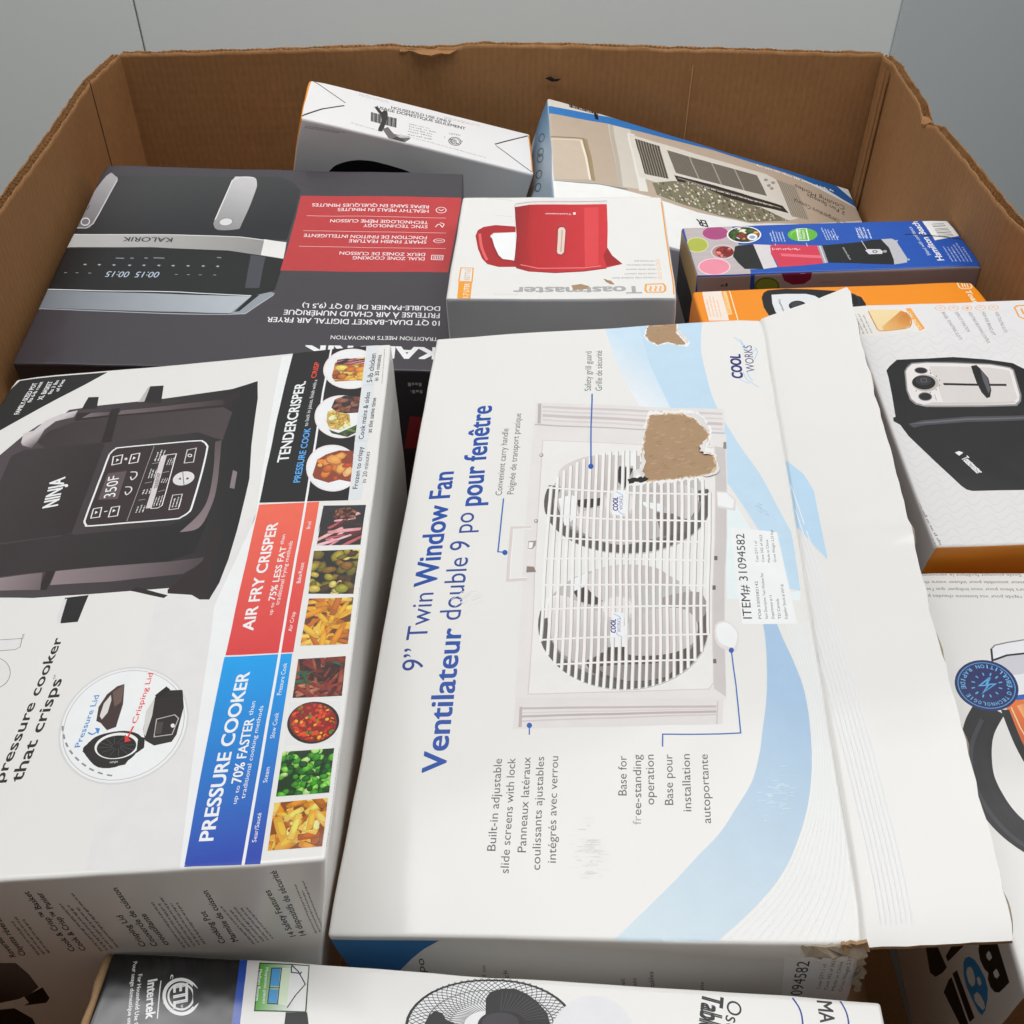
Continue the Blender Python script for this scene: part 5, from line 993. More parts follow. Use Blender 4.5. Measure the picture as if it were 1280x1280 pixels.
('S','#dcd8d8',0.94,3,0,(-21.6,71.8,-17.3,71.2,-15.8,66.8,-18.1,62.8,-20.2,66.5)),
('P','#d0c8ca',0,(-3.1,106,1.1,106.8,4.9,44.5,0.6,44.5)),
('T','#4a4042','TENDERCRISP',3.4,67.7,-2.03,17.64,-2.47,-0.28,0.01,0),
('S','#e4e0e0',0.79,0,0,(0.6,106.4,8.3,106.9,12.1,46.3,9.6,43.8,4.2,44)),
('S','#b0a8a9',0.48,0,0,(2.8,85.1,7.8,86)),
('S','#b0a8a9',0.46,0,0,(4.9,63.2,9.6,64.7)),
('S','#b0a8a9',0.47,0,0,(-7.7,74.5,-2.7,75.4)),
('S','#b0a8a9',0.46,0,0,(-7.3,55,-2.5,55.4)),
('S','#b0a8a9',0.49,0,0,(-8.1,97.1,-2.8,97.7)),
('D','#eceaea',-7.4,99.9,-0.3,15,6.3,0.1,3,1),
('D','#eceaea',-7.2,79.9,-0.4,11.1,5.3,0.2,3,2),
('D','#eceaea',-6.9,62,0.2,7,6,-0.1,3,3),
('D','#eceaea',-6.3,40.5,-0.1,9,6.1,0.1,3,4),
('D','#eceaea',3.5,93.9,0.3,9,4.4,-0.2,3,5),
('D','#eceaea',4.2,73.4,0.6,5.6,4.4,-0.5,3,6),
('D','#eceaea',5.2,46.5,-0.3,12.5,5.3,0.1,3,7),
('S','#cfcaca',0.77,0,1,(17.3,94.3,15.9,110.5,22.6,111.9,24.3,94.5)),
('E','#f0eeee',19.6,103.1,1.8,-0.2,0.5,-2.1,0.6),
('E','#d9d5d5',21,76.1,7.5,2.1,3,-7.9,0),
('S','#6a6062',0.56,0,0,(23.2,67.8,18.6,84.1)),
('P','#3a3032',0,(17.3,75.5,18.2,78,19.6,74.8)),
('P','#3a3032',0,(23.1,76.5,24.8,76.7,25,74.5,23.4,74.3)),
('S','#cfcaca',0.71,0,1,(18.5,40.8,17.3,57.4,24.4,57.5,25.1,41.4)),
('D','#eceaea',19.6,43.3,-0.4,11.8,6.1,0.2,3,9)]),
('ninja','top','corner_print',None,None,None,[
('P','#222020',0,(-159.7,237.1,-81.5,236.9,-176.5,130.6,-173.5,176.8)),
('T','#f4f4f2','FAMILY-SIZED POT',-140.8,182.8,0.00,46.70,-4.29,0.00,0.015,0),
('T','#f4f4f2','fits 6-lb roast',-136.3,199.2,0.00,31.06,-3.33,0.00,0.015,0),
('T','#f4f4f2','XL BASKET',-127.2,201.6,0.00,27.91,-4.34,0.00,0.015,0),
('T','#f4f4f2','fits 3 lbs',-122,209.2,0.00,21.10,-3.34,0.00,0.015,0),
('T','#f4f4f2','of fries',-116.6,212.6,0.00,17.85,-3.34,0.00,0.015,0)]),
('ninja','top','headline_text',None,None,None,[
('T','#2a2425','pressure cooker',-22.3,-180,0.00,104.50,-5.86,0.00,0.02,0),
('T','#2a2425','that crisps',-11.8,-180.1,0.00,70.85,-6.50,0.00,0.02,0),
('T','#2a2425','TM',-16.1,-108.9,-0.58,3.53,-1.37,-0.22,0,0),
('P','#dcdad8',0,(-67.8,-73.5,-49.1,-73.9,-47.7,-81.1,-51.5,-82.6,-64.5,-82.4)),
('S','#5a5455',0.36,0,0,(-67.9,-73.1,-48.9,-73.6,-47.6,-80.6,-50.1,-82.6,-64.5,-82.4)),
('T','#5a5455','TM',-47.6,-74.1,-0.88,4.24,-1.41,-0.29,0,0),
('E','#dcdad8',-58.3,-99.9,11.9,-1.2,4.8,-13,0),
('E','#5a5455',-58.3,-99.9,11.9,-1.2,4.8,-13,0.97),
('E','#efeeec',-59.5,-99.8,6.4,-0.6,2.7,-7.3,0)]),
('ninja','top','inset_picture',None,None,None,[
('E','#cfcecc',35.9,-145.9,29.7,19.7,25.1,-36.7,0),
('E','#f1f0ef',35.9,-145.9,28.8,19.1,24.3,-35.5,0),
('E','#bdbcba',35.9,-145.9,27.9,18.5,23.4,-34.3,0.985),
('E','#f2f1f0',35.9,-145.9,27.3,18.1,22.9,-33.6,0),
('S','#8a8886',0.98,0,0,(39.2,-181.4,38.2,-181.1,37.1,-180.8,36.1,-180.5)),
('S','#8a8886',0.99,0,0,(33.5,-179.6,32.5,-179.2,31.4,-178.7,30.4,-178.2)),
('S','#8a8886',1.00,0,0,(27.8,-177,26.8,-176.4,25.7,-175.8,24.7,-175.2)),
('S','#8a8886',1.01,0,0,(22.3,-173.6,21.3,-172.8,20.3,-172.1,19.3,-171.4)),
('S','#8a8886',1.02,0,0,(17,-169.5,16,-168.6,15.1,-167.8,14.2,-166.9)),
('S','#8a8886',1.03,0,0,(12,-164.7,11.2,-163.8,10.3,-162.8,9.5,-161.9)),
('S','#8a8886',1.04,0,0,(7.6,-159.5,6.9,-158.5,6.1,-157.4,5.4,-156.4)),
('S','#8a8886',1.05,0,0,(3.8,-153.8,3.2,-152.7,2.6,-151.6,2,-150.5)),
('S','#8a8886',1.07,0,0,(0.7,-147.9,0.2,-146.7,-0.2,-145.6,-0.6,-144.5)),
('P','#2f2826',3,(17,-161.9,18.8,-158.3,22.1,-154,29.3,-151.8,38.4,-151.5,47,-154.6,50.9,-159.9,49.5,-165.5,47.3,-170.5,39.8,-175.8,29.5,-174.9,21.8,-168.3)),
('E','#e8e4e0',36.5,-161.4,12.5,1,3.5,-8.9,0),
('E','#1f1b1a',36.4,-162,11,0.9,3,-7.7,0),
('S','#4f4744',0.37,0,0,(38.7,-161.9,46.7,-165.1)),
('S','#4f4744',0.37,0,0,(38.6,-162.6,44.1,-167.6)),
('S','#4f4744',0.37,0,0,(37.9,-163.1,39.4,-168.5)),
('S','#4f4744',0.37,0,0,(36.7,-163.2,34,-167.5)),
('S','#4f4744',0.37,0,0,(35.5,-162.9,29.1,-165)),
('S','#4f4744',0.37,0,0,(34.5,-162.2,26.1,-161.6)),
('S','#4f4744',0.37,0,0,(33.9,-161.4,25.8,-158.1)),
('S','#4f4744',0.37,0,0,(34.1,-160.7,28.4,-155.6)),
('S','#4f4744',0.37,0,0,(34.8,-160.2,33.2,-154.7)),
('S','#4f4744',0.37,0,0,(35.9,-160.1,38.8,-155.7)),
('S','#4f4744',0.37,0,0,(37.2,-160.4,43.7,-158.3)),
('S','#4f4744',0.37,0,0,(38.2,-161.1,46.6,-161.8)),
('P','#2a2321',0,(23.8,-168.5,33.8,-172.3,46.9,-169,44.6,-174.7,34.9,-176.1,27.1,-173.2)),
('T','#e8e4e0','NINJA',35.5,-172.9,4.51,0.00,0.00,1.21,0,0),
('P','#241e1c',0,(17.2,-163.4,19.1,-157.1,21.6,-160,19.7,-165.6)),
('P','#241e1c',0,(47.4,-156.2,51.5,-157.4,52.7,-164.3,49.1,-167.7)),
('P','#443532',0,(18.9,-143,17.1,-132.9,19.5,-124,24.1,-118.6,28.2,-117.3,31.7,-132.6,32.3,-148.3,27.5,-150.1,22,-144.6)),
('P','#6a5650',0,(22.5,-122.7,28.2,-117.6,30.1,-130.8,26.9,-133.8)),
('P','#d5d0cc',0,(19.9,-139.6,19.6,-130.7,22,-124.8,23.5,-128.6,24,-137.6,22,-142.2)),
('P','#2e2725',0,(48.8,-151.7,47.6,-138.9,49.8,-129.1,55.4,-124.6,65.2,-125.2,69.1,-137.7,69.4,-156.6,67.7,-161.4,58.2,-163.3,52.1,-159.4)),
('P','#cdc8c4',0,(49.2,-153.3,47.2,-138.9,49.8,-129.1,51.7,-142.5,51.4,-156.6)),
('P','#1f1a19',0,(49.4,-127.7,54.7,-121.5,57.7,-124.3,51.6,-131.2)),
('S','#b5aeaa',0.60,0,1,(55,-145.2,65,-142.9,67.9,-145.6,66.8,-156.4,56.7,-157.3)),
('P','#4a423f',0,(55.6,-147.6,59.4,-147.2,60.3,-155.1,56.5,-155.5)),
('E','#e4e0dc',65.7,-150.4,1.2,-0.1,0.3,-1.4,0),
('S','#3b3331',0.46,0,0,(53,-131.3,66.9,-131)),
('T','#3a86c4','Pressure Lid',14.9,-160.2,0.00,36.04,-3.28,0.00,0.012,0),
('T','#d83c34','Crisping Lid',43.9,-146.9,0.00,36.54,-3.04,0.00,0.012,0),
('S','#3a86c4',0.91,3,0,(16.6,-150.7,19.7,-152.2,22.3,-150.1)),
('P','#3a86c4',0,(19.7,-147.8,22.9,-148.4,23,-152.5)),
('S','#d83c34',1.05,0,0,(42.6,-148.8,41.2,-157.2)),
('P','#d83c34',0,(39,-153.9,43.9,-158.7,40.5,-159.4))]),
('ninja','top','feature_panel',None,None,None,[
('P','#2a2829',0,(78.7,241.8,142.4,243.2,146.2,37.2,82.5,41.1)),
('G','#ee6a56','#d24446',(93.5,31.7,106.6,-98.4),0,(82.6,39,125.6,37.9,127.4,-101.4,85.7,-100.1)),
('G','#0f9ae0','#1742a6',(90.9,-106.2,107.1,-235.7),0,(85.4,-101.3,126.9,-102.3,130.6,-239.2,91.2,-238.7)),
('S','#f4f2f0',1.62,0,0,(111.9,243.4,115.8,40,119.1,-101.5,121.7,-239.4)),
('T','#f2f0f0','TENDERCRISPER.',96.6,86.5,0.00,106.23,-8.00,0.00,0.02,0),
('T','#5aa6e6','PRESSURE COOK',108.7,61.2,0.00,65.70,-4.83,0.00,0.015,0),
('T','#eceaea','to lock in juices, finish with a',106,129.7,0.00,63.78,-2.96,0.00,0,0),
('T','#ec4c3e','CRISP',104.3,196.9,0.00,24.08,-4.13,0.00,0.015,0),
('T','#fbeeea','AIR FRY CRISPER',99.2,-80.8,0.00,99.45,-7.01,0.00,0.02,0),
('T','#fbeeea','up to',109.3,-68.8,0.00,10.66,-2.29,0.00,0,0),
('T','#fbeeea','75% LESS FAT',109,-55.9,0.00,50.00,-4.08,0.00,0.015,0),
('T','#fbeeea','than',106.3,-3.7,0.00,9.86,-2.47,0.00,0,0),
('T','#fbeeea','traditional frying methods',112.5,-60.5,0.00,59.52,-2.59,0.00,0,0),
('T','#fbeeea','Broil',122.6,10.3,0.00,7.23,-2.49,0.00,0,0),
('T','#fbeeea','Bake/Roast',123.6,-41.6,0.00,19.43,-2.64,0.00,0,0),
('T','#fbeeea','Air Crisp',124.1,-84.2,0.00,16.70,-2.44,0.00,0,0),
('T','#f0f6fc','PRESSURE COOKER',103.2,-224.4,0.00,109.87,-7.23,0.00,0.02,0),
('T','#f0f6fc','up to',111.7,-203.8,0.00,11.08,-2.21,0.00,0,0),
('T','#f0f6fc','70% FASTER',111.9,-191,0.00,42.25,-5.21,0.00,0.015,0),
('T','#f0f6fc','than',110.5,-146.4,0.00,9.76,-2.52,0.00,0,0),
('T','#f0f6fc','traditional cooking methods',115.7,-200.9,0.00,60.64,-2.33,0.00,0,0),
('T','#f0f6fc','Sear/Sauté',126.3,-226.9,0.00,16.83,-2.24,0.00,0,0),
('T','#f0f6fc','Steam',126.2,-192,0.00,9.82,-2.35,0.00,0,0),
('T','#f0f6fc','Slow Cook',125.6,-163.2,0.00,17.37,-2.45,0.00,0,0),
('T','#f0f6fc','Pressure Cook',124.8,-133.3,0.00,23.78,-2.55,0.00,0,0),
('D','#77757a',163.2,-232.4,-0.3,59.4,1.1,0,1,3),
('D','#77757a',163,-74.9,-0.1,34.5,1.4,0,1,4),
('D','#77757a',159.5,179.9,-1.2,52.7,1.3,0,1,4)]),
('ninja','top','plate_picture','feature_panel','GLOSS',None,[
('E','#e6dada',132.4,206.7,23.2,0.6,4.7,-30.5,0),
('E','#f1e8e8',132.4,206.7,21.8,0.6,4.4,-28.5,0),
('F','chicken',11,(117.5,196.1,117.9,217.3,131.3,221.8,146.2,221,149.1,186.3,138.2,188,121.1,188.5)),
('F','steak',12,(119.3,221.4,127.5,222.4,142.7,218.9,145,212.9,128.6,212.2,119.1,214.8))]),
('ninja','top','plate_caption','feature_panel',None,None,[
('P','#d5d8da',0,(142.4,243.6,153,243.6,153.6,179.6,143.5,180.6)),
('T','#2a2829','5-lb chicken',151.7,183.7,0.00,42.24,-4.38,0.00,0.012,0),
('T','#2a2829','in 30 minutes',156.6,185.1,0.00,37.86,-3.65,0.00,0,0)]),
('ninja','top','plate_picture','feature_panel','GLOSS',None,[
('E','#e6dada',131.1,139.7,20.8,0.6,4.8,-28.7,0),
('E','#f1e8e8',131.1,139.7,19.6,0.6,4.4,-26.8,0),
('F','mash',13,(120.2,133.6,119.6,146.7,125.3,150.3,137.5,141.1,139.8,126.4,132.7,121.3,123.8,124.5)),
('F','dark_meat',14,(122.1,152.2,123.8,163.3,131.3,167.3,144,163.9,144.2,143,133.8,143.1,125.6,147.3)),
('F','asparagus',15,(123.1,123.2,131.3,117.9,144.8,127.1,145.2,117.3,138.7,112.1,126.3,117.8))]),
('ninja','top','plate_caption','feature_panel',None,None,[
('P','#d5d8da',0,(143.6,179.9,153.7,179,154.8,105.4,144.9,106.3)),
('T','#2a2829','Cook mains & sides',151.3,107.9,0.00,61.78,-3.74,0.00,0.012,0),
('T','#2a2829','at the same time',156.9,115.6,0.00,45.85,-3.42,0.00,0,0)]),
('ninja','top','plate_picture','feature_panel','GLOSS',None,[
('E','#e6dada',131,75.6,19.5,0.6,4.9,-27.8,0),
('E','#f1e8e8',131,75.6,18.4,0.6,4.6,-25.9,0),
('F','wings',16,(116.9,68.3,118.4,86.1,124.3,91.8,133.7,95.8,144.6,94.3,147.4,56.8,137.5,60.6,129.8,57.9,118.7,64.3))]),
('ninja','top','plate_caption','feature_panel',None,None,[
('P','#d5d8da',0,(144.8,105.2,154.7,104.9,155.5,37.4,146.3,37.6)),
('T','#2a2829','Frozen to crispy',151.7,49.4,0.00,49.24,-3.52,0.00,0.012,0),
('T','#2a2829','in 20 minutes',157.2,55.5,0.00,36.30,-3.22,0.00,0,0)]),
('ninja','top','food_picture','feature_panel','GLOSS',None,[
('F','steak',21,(129.1,33.3,159.5,30.8,159.5,-9.4,129.6,-6.5)),
('P','#2c2630',0,(129.1,33.3,159.5,30.8,159.5,19.7,153.6,25,140.9,29,129.5,21.2,129.7,16.6,128.8,5.6)),
('F','dark_meat',31,(137.2,20.2,138.7,28.1,146.9,30.1,153.6,25,152.7,17.8,142.1,17.8))]),
('ninja','top','food_picture','feature_panel','GLOSS',None,[
('F','sprouts',22,(128.6,-11.7,159.4,-13.9,159.4,-54.8,130.2,-52.1))]),
('ninja','top','food_picture','feature_panel','GLOSS',None,[
('F','fries',23,(131.2,-56.5,159.8,-58,160.2,-97.5,131,-96.4))]),
('ninja','top','food_picture','feature_panel','GLOSS',None,[
('F','beef',24,(131.1,-107.1,159.9,-107.2,160.5,-137.1,131.8,-136))]),
('ninja','top','food_picture','feature_panel','GLOSS',None,[
('P','#dcdcda',0,(130.6,-139.2,160.3,-140.5,160.6,-169.5,131.9,-168.6)),
('E','#2e2220',146.1,-154.4,14.3,1.8,3.9,-14.5,0),
('F','chili',25,(159.7,-155.6,159.1,-161,156.3,-165.2,151.8,-167.5,146.3,-167.6,140.8,-165.4,136.1,-161.2,133.1,-155.9,132.3,-150.2,133.9,-145.1,137.7,-141.7,143,-140.4,148.9,-141.7,154.2,-145.1,158,-150.2))]),
('ninja','top','food_picture','feature_panel','GLOSS',None,[
('F','broccoli',26,(131.7,-172.8,160.2,-173.1,160.7,-201.4,132.5,-201))]),
('ninja','top','food_picture','feature_panel','GLOSS',None,[
('F','crisps',27,(132.2,-204.8,160.3,-204.6,161,-232.3,133.2,-232.2))]),
('ninja','front','side_print',None,None,None,[
('T','#2b2526','Reversible rack',-7.4,-73.6,-8.40,39.85,-3.51,-0.74,0.015,0),
('T','#2b2526','Clayette réversible',-1.6,-72.8,-8.48,46.51,-3.56,-0.65,0.015,0),
('T','#2b2526','Cook & Crisp™ Basket',26.7,-71.2,-16.44,60.65,-3.38,-0.92,0.015,0),
('T','#2b2526','Cook & Crisp™ Panier',32.9,-70.9,-16.31,58.96,-3.36,-0.93,0.015,0),
('T','#2b2526','Crisping Lid',66.7,-70.6,-10.20,32.96,-3.29,-1.02,0.015,0),
('T','#2b2526','Couvercle de cuisson',73.2,-70.9,-16.82,59.02,-3.34,-0.95,0.015,0),
('T','#2b2526','croustillante',79.3,-70.5,-10.39,32.89,-3.27,-1.03,0.015,0),
('T','#2b2526','Cooking Pot',110.7,-71.8,-9.75,33.20,-3.33,-0.98,0.015,0),
('T','#2b2526','Marmite de cuisson',117.7,-70.9,-14.79,51.58,-3.34,-0.96,0.015,0),
('T','#2b2526','14 Safety Features',149.7,-70.8,-14.40,48.59,-3.32,-0.98,0.015,0),
('T','#2b2526','14 dispositifs de sécurité',155.3,-70.7,-16.52,65.81,-3.42,-0.86,0.015,0),
('D','#6e6466',12.5,-72.3,-11.2,48.5,-7.8,-1.8,3,1),
('D','#6e6466',51.8,-69.8,-18.5,56.3,-11.3,-3.7,4,2),
('D','#6e6466',99.9,-71.5,-16.3,54.1,-12.9,-3.9,5,3),
('D','#6e6466',137.7,-71.3,-17.6,44,-12.2,-4.9,5,4),
('D','#6e6466',165.8,-68.6,-14.3,58.9,-5.6,-1.4,3,5),
('G','#3a3434','#6a6260',(-25.6,-120.4,-0.8,-85.1),0,(-23.6,-79,-9,-81,-3.8,-94.1,-0.4,-110.6,-10.3,-122.5,-33.7,-129.5)),
('P','#141112',0,(-6.7,-118,1.8,-110.9,3.8,-125.1,1,-130.9,-12,-132.5,-17.6,-128.3)),
('P','#171415',0,(-35,-136.3,-18.8,-135,-10.2,-150.3,-9.4,-165,-40.6,-164.3)),
('P','#dad6d2',0,(-17.3,-126.7,-10.7,-120.8,-9.1,-129.5,-13.7,-133,-16.6,-131.9))]),
('kalorik','top','product_picture',None,None,None,[
('G','#414142','#2c2c2e',(-122.8,152.6,-99.4,42),0,(-215.7,156.5,-5.6,165.6,12.3,155.1,24.8,138,24.3,95,22.5,35.1,-228.2,35.8,-224.8,91)),
('P','#232325',0,(-229.1,9.5,-126.7,13.4,-39.3,11,24.3,-0,25.4,-23.6,24,-57.1,13.2,-66.3,0.9,-69.3,-224.1,-62.8)),
('G','#b9b8b5','#8e8c8a',(-225.3,25.5,6.6,17.3),0,(-228.2,37,-98.8,39.1,-30.7,38.3,22.5,30.5,24.4,-1.1,-39.3,11,-127,14.5,-228.4,11.8)),
('S','#d6d5d2',1.40,0,0,(-228.1,36.4,-98.6,38.5,-30.6,37.7,22.6,29.9)),
('P','#dedcd8',0,(-3,35.3,22.5,30.5,24.3,-0.6,-2.1,4.6)),
('G','#6f6c70','#a9a6a8',(-225.1,54.7,-197.7,149.4),3,(-212.2,156.7,-201.5,157.1,-196.3,149.5,-197.2,133.1,-202.2,58.6,-206.6,49.5,-223.4,48.9,-226.6,57.6)),
('S','#c9c6c6',1.41,0,0,(-223.8,50,-207.3,49.5,-202.2,58.6,-196.7,148.1)),
('G','#8d8b8c','#c2c0c0',(-61.1,55.3,-33.2,156.5),3,(-60.2,155.3,-52.6,163.6,-36.1,163,-30.5,153.3,-28.9,130.6,-33.4,63.5,-36.6,52.7,-56.6,49.5,-64.4,58.1,-65.7,76)),
('S','#d9d7d6',1.43,0,0,(-65.3,70,-60.2,155.3,-52.4,162.9,-36,162.3)),
('E','#d3d1d0',-52.2,66.3,8.4,2.5,2.2,-8.2,0),
('E','#8a8888',-52.2,66.3,8.4,2.5,2.2,-8.2,0.82),
('E','#d3d1d0',-211.8,62.4,4.2,3.4,3.7,-7.7,0),
('E','#77757a',-211.8,62.4,3.2,2.6,2.7,-5.5,0),
('P','#4a4a50',0,(-13.1,4.2,4,1.4,6.8,-54.6,-8.6,-55.1)),
('G','#7a8087','#b0b6bc',(-215.2,-81.9,-11,-74.8),0,(-229.2,-65,0.9,-69.3,-16.3,-98.2,-228.4,-95.4)),
('P','#8f959b',0,(0.9,-69.3,20.4,-60.9,25.5,-63.3,15.2,-79,-1.9,-99.7,-16.2,-98.7)),
('S','#dfe2e4',1.27,0,0,(-230.1,-64,-76.9,-63.8,0.7,-68.3)),
('S','#aab0b6',1.24,0,0,(-228.1,-96.4,-69.1,-100.9,-16,-100.1,-0.5,-98.6,24.3,-65.9)),
('P','#1e1e20',0,(1.3,-68.3,9.4,-66.4,-7.5,-94.9,-12.9,-96.1)),
('T','#3a3a3a','KALORIK',-105.5,32.5,-55.29,-0.00,0.00,-7.99,0.015,0),
('T','#b9c6d6','00:15',-106,-30,-25.34,-0.00,0.00,-9.55,0,0.15),
('T','#b9c6d6','00:15',-138.2,-30.1,-25.12,0.00,-0.00,-9.55,0,0.15),
('E','#a8aeb4',-189.7,-19,1.3,0,0.4,-1.3,0),
('S','#a8aeb4',0.71,0,0,(-191.7,-19.1,-187.9,-18.4)),
('E','#a8aeb4',-174.4,-18.9,1.3,0,0.3,-1.3,0),
('S','#a8aeb4',0.71,0,0,(-176.3,-19,-172.6,-18.3)),
('E','#a8aeb4',-158.7,-18.8,1.3,0,0.3,-1.3,0),
('S','#a8aeb4',0.71,0,0,(-160.6,-18.8,-156.9,-18.2)),
('E','#a8aeb4',-141.7,-18.7,1.3,0,0.3,-1.3,0),
('S','#a8aeb4',0.71,0,0,(-143.6,-18.7,-139.8,-18)),
('E','#a8aeb4',-125.9,-18.5,1.3,0,0.3,-1.3,0),
('S','#a8aeb4',0.70,0,0,(-127.9,-18.6,-124.1,-17.9)),
('E','#a8aeb4',-109.6,-18.4,1.3,0,0.3,-1.3,0),
('S','#a8aeb4',0.70,0,0,(-111.5,-18.5,-107.7,-17.8)),
('E','#a8aeb4',-94.1,-18.3,1.3,0,0.3,-1.3,0),
('S','#a8aeb4',0.70,0,0,(-96.1,-18.4,-92.3,-17.7)),
('E','#a8aeb4',-77.7,-18.2,1.3,0,0.3,-1.3,0),
('S','#a8aeb4',0.70,0,0,(-79.7,-18.3,-75.9,-17.6)),
('E','#a8aeb4',-61.3,-18.1,1.3,0,0.3,-1.3,0),
('S','#a8aeb4',0.70,0,0,(-63.3,-18.2,-59.5,-17.5)),
('E','#a8aeb4',-45.6,-18,1.3,0,0.2,-1.3,0),
('S','#a8aeb4',0.70,0,0,(-47.5,-18.1,-43.7,-17.4)),
('S','#8d949c',1.05,0,0,(-208.3,-34.3,-205.1,-34.1)),
('S','#8d949c',1.05,0,0,(-196,-34.2,-192.8,-34.1)),
('S','#8d949c',1.05,0,0,(-182.4,-34.2,-179.2,-34.1)),
('S','#8d949c',1.04,0,0,(-89.2,-33.9,-85.9,-33.7)),
('S','#8d949c',1.04,0,0,(-76.1,-33.8,-72.9,-33.7)),
('S','#8d949c',1.04,0,0,(-63.1,-33.8,-59.9,-33.7)),
('S','#8d949c',1.04,0,0,(-47.5,-33.7,-44.2,-33.6)),
('S','#7f868e',1.78,0,0,(-159.8,-6.3,-150.5,-6.5)),
('S','#7f868e',1.78,0,0,(-144.1,-5.8,-140.1,-6.2)),
('S','#7f868e',1.78,0,0,(-128.7,-5.2,-124.7,-5.6)),
('S','#7f868e',1.78,0,0,(-118.6,-4.8,-106.6,-4.9)),
('S','#7f868e',1.78,0,0,(-49.2,-2.2,-44.5,-2.6))]),
('kalorik','top','feature_panel',None,None,None,[
('P','#b63f41',0,(26.8,126.1,218.3,128,208.3,-19.8,24.7,-22.5)),
('T','#f3dede','HEALTHY MEALS IN MINUTES',179.8,101.6,-107.03,-0.00,0.00,-6.31,0.006,0),
('T','#f3dede','REPAS SAINS EN QUELQUES MINUTES',179.8,110.7,-137.42,-0.00,0.00,-6.37,0.006,0),
('T','#f3dede','SYNC TECHNOLOGY',180.2,69.5,-74.15,-0.00,0.00,-6.10,0.006,0),
('T','#f3dede','TECHNOLOGIE MÊME CUISSON',180.2,78.3,-113.52,-0.00,0.00,-6.16,0.006,0),
('T','#f3dede','SMART FINISH FEATURE',180.7,39,-87.74,-0.00,0.00,-5.90,0.006,0),
('T','#f3dede','FONCTION DE FINITION INTELLIGENTE',180.7,47.5,-140.13,-0.00,0.00,-5.95,0.006,0),
('T','#f3dede','DUAL ZONE COOKING',181.1,6.9,-79.95,-0.00,0.00,-5.69,0.006,0),
('T','#f3dede','DEUX ZONES DE CUISSON',181.1,15.1,-95.52,-0.00,0.00,-5.74,0.006,0),
('S','#dfb0b0',0.88,0,0,(200.9,85.4,38.3,84.6)),
('S','#dfb0b0',0.85,0,0,(202.3,54.7,38.6,53.9)),
('S','#dfb0b0',0.83,0,0,(203.6,24.3,37.8,23.4)),
('E','#f3dede',194.7,101.7,6.4,0.3,0.3,-6.3,0.86),
('S','#f3dede',1.07,0,0,(191.6,103,194.8,100.4,197.7,103.2)),
('E','#f3dede',195.2,39.1,6.7,0.3,0.2,-4.2,0.84),
('S','#f3dede',1.01,0,0,(191.7,39,198.7,39.2)),
('S','#f3dede',0.98,0,1,(188.7,11.3,201.3,11,201.2,2.8,188.7,3.1)),
('S','#f3dede',0.82,0,0,(191.3,9.8,191.3,4.1)),
('S','#f3dede',0.82,0,0,(193.2,9.8,193.3,4.1)),
('S','#f3dede',0.82,0,0,(195.2,9.9,195.2,4.2)),
('S','#f3dede',0.82,0,0,(197.1,10,197.2,4.3)),
('S','#f3dede',0.82,0,0,(199.1,10.1,199.1,4.3)),
('S','#f3dede',1.03,3,0,(189.3,66.4,193.3,72.7,197.5,65.8)),
('S','#f3dede',1.04,3,0,(194.5,75.3,199.1,72.9,197.4,66.7))]),
('kalorik','top','title_text',None,None,None,[
('T','#e6e4e4','10 QT DUAL-BASKET DIGITAL AIR FRYER',203,-103,-179.76,-0.00,0.00,-7.84,0.008,0),
('T','#e6e4e4','FRITEUSE À AIR CHAUD NUMÉRIQUE',202.4,-90.4,-163.53,-0.00,0.00,-7.95,0.008,0),
('T','#e6e4e4','DOUBLE-PANIER DE 10 QT (9,5 L)',202.3,-79,-145.23,-0.00,0.00,-7.39,0.008,0),
('T','#e6e4e4','TRADITION MEETS INNOVATION',202.3,-129.5,-110.48,-0.00,0.00,-5.82,0,0),
('T','#f0eeee','KALORIK',202.3,-145.9,-134.12,0.00,-0.00,-17.25,0.035,0)]),
('kalorik','front','side_print',None,None,None,[
('D','#b9b7b8',188.4,-30.9,-18,-0.5,-0.4,15.4,2,3)]),
('kalorik','front','side_panel',None,None,None,[
('P','#a33c40',0,(173.6,-63.2,201.2,-64.8,199.7,-110.7,165,-111.6))]),
('kettle','top','kettle_picture',None,None,None,[
('P','#a52a2e',0,(-50.1,37.5,-71.5,41.9,-84.3,38.2,-90.2,30.8,-91.7,18.6,-87,-10.2,-81.1,-31.1,-74.8,-42.5,-63.3,-48.5,-44.4,-48.8,-45.3,-27.1,-62.4,-22.3,-68.5,-15.2,-72.8,1.4,-76.1,18.3,-72.9,24.1,-49.6,25.1)),
('P','#f1efee',0,(-50.7,23.6,-71.6,22.1,-75.3,13.4,-71.3,-5.8,-65.7,-24.5,-60.8,-32.8,-45.6,-36.2)),
('S','#8f2628',2.15,0,0,(-75.3,13.4,-71.3,-5.8,-65.7,-24.5,-60.8,-32.8,-46,-37.6)),
('S','#d8605e',2.91,3,0,(-87.6,23.4,-83.3,-7.9,-75.7,-34.4)),
('G','#ac2228','#c8353b',(-49.6,16.9,47.6,15),0,(-53.1,89.4,-36.7,96.7,49.7,97.5,49.2,40.8,47.8,-10,52.3,-27,62.2,-44.9,41.5,-53.9,22.7,-58.2,-6.1,-60,-32.1,-57.4,-45.4,-50.2,-48,-38.4,-48.4,16.9)),
('G','#8f1c22','#ac2228',(-49.6,16.9,-31.3,16.6),0,(-52.9,83.8,-35.9,90.4,-36.4,4,-31.5,-57.4,-45.4,-50.2,-48,-38.4,-48.4,16.9)),
('P','#d24448',0,(24,81.9,39.9,83,37.9,-45.7,24.2,-50.1)),
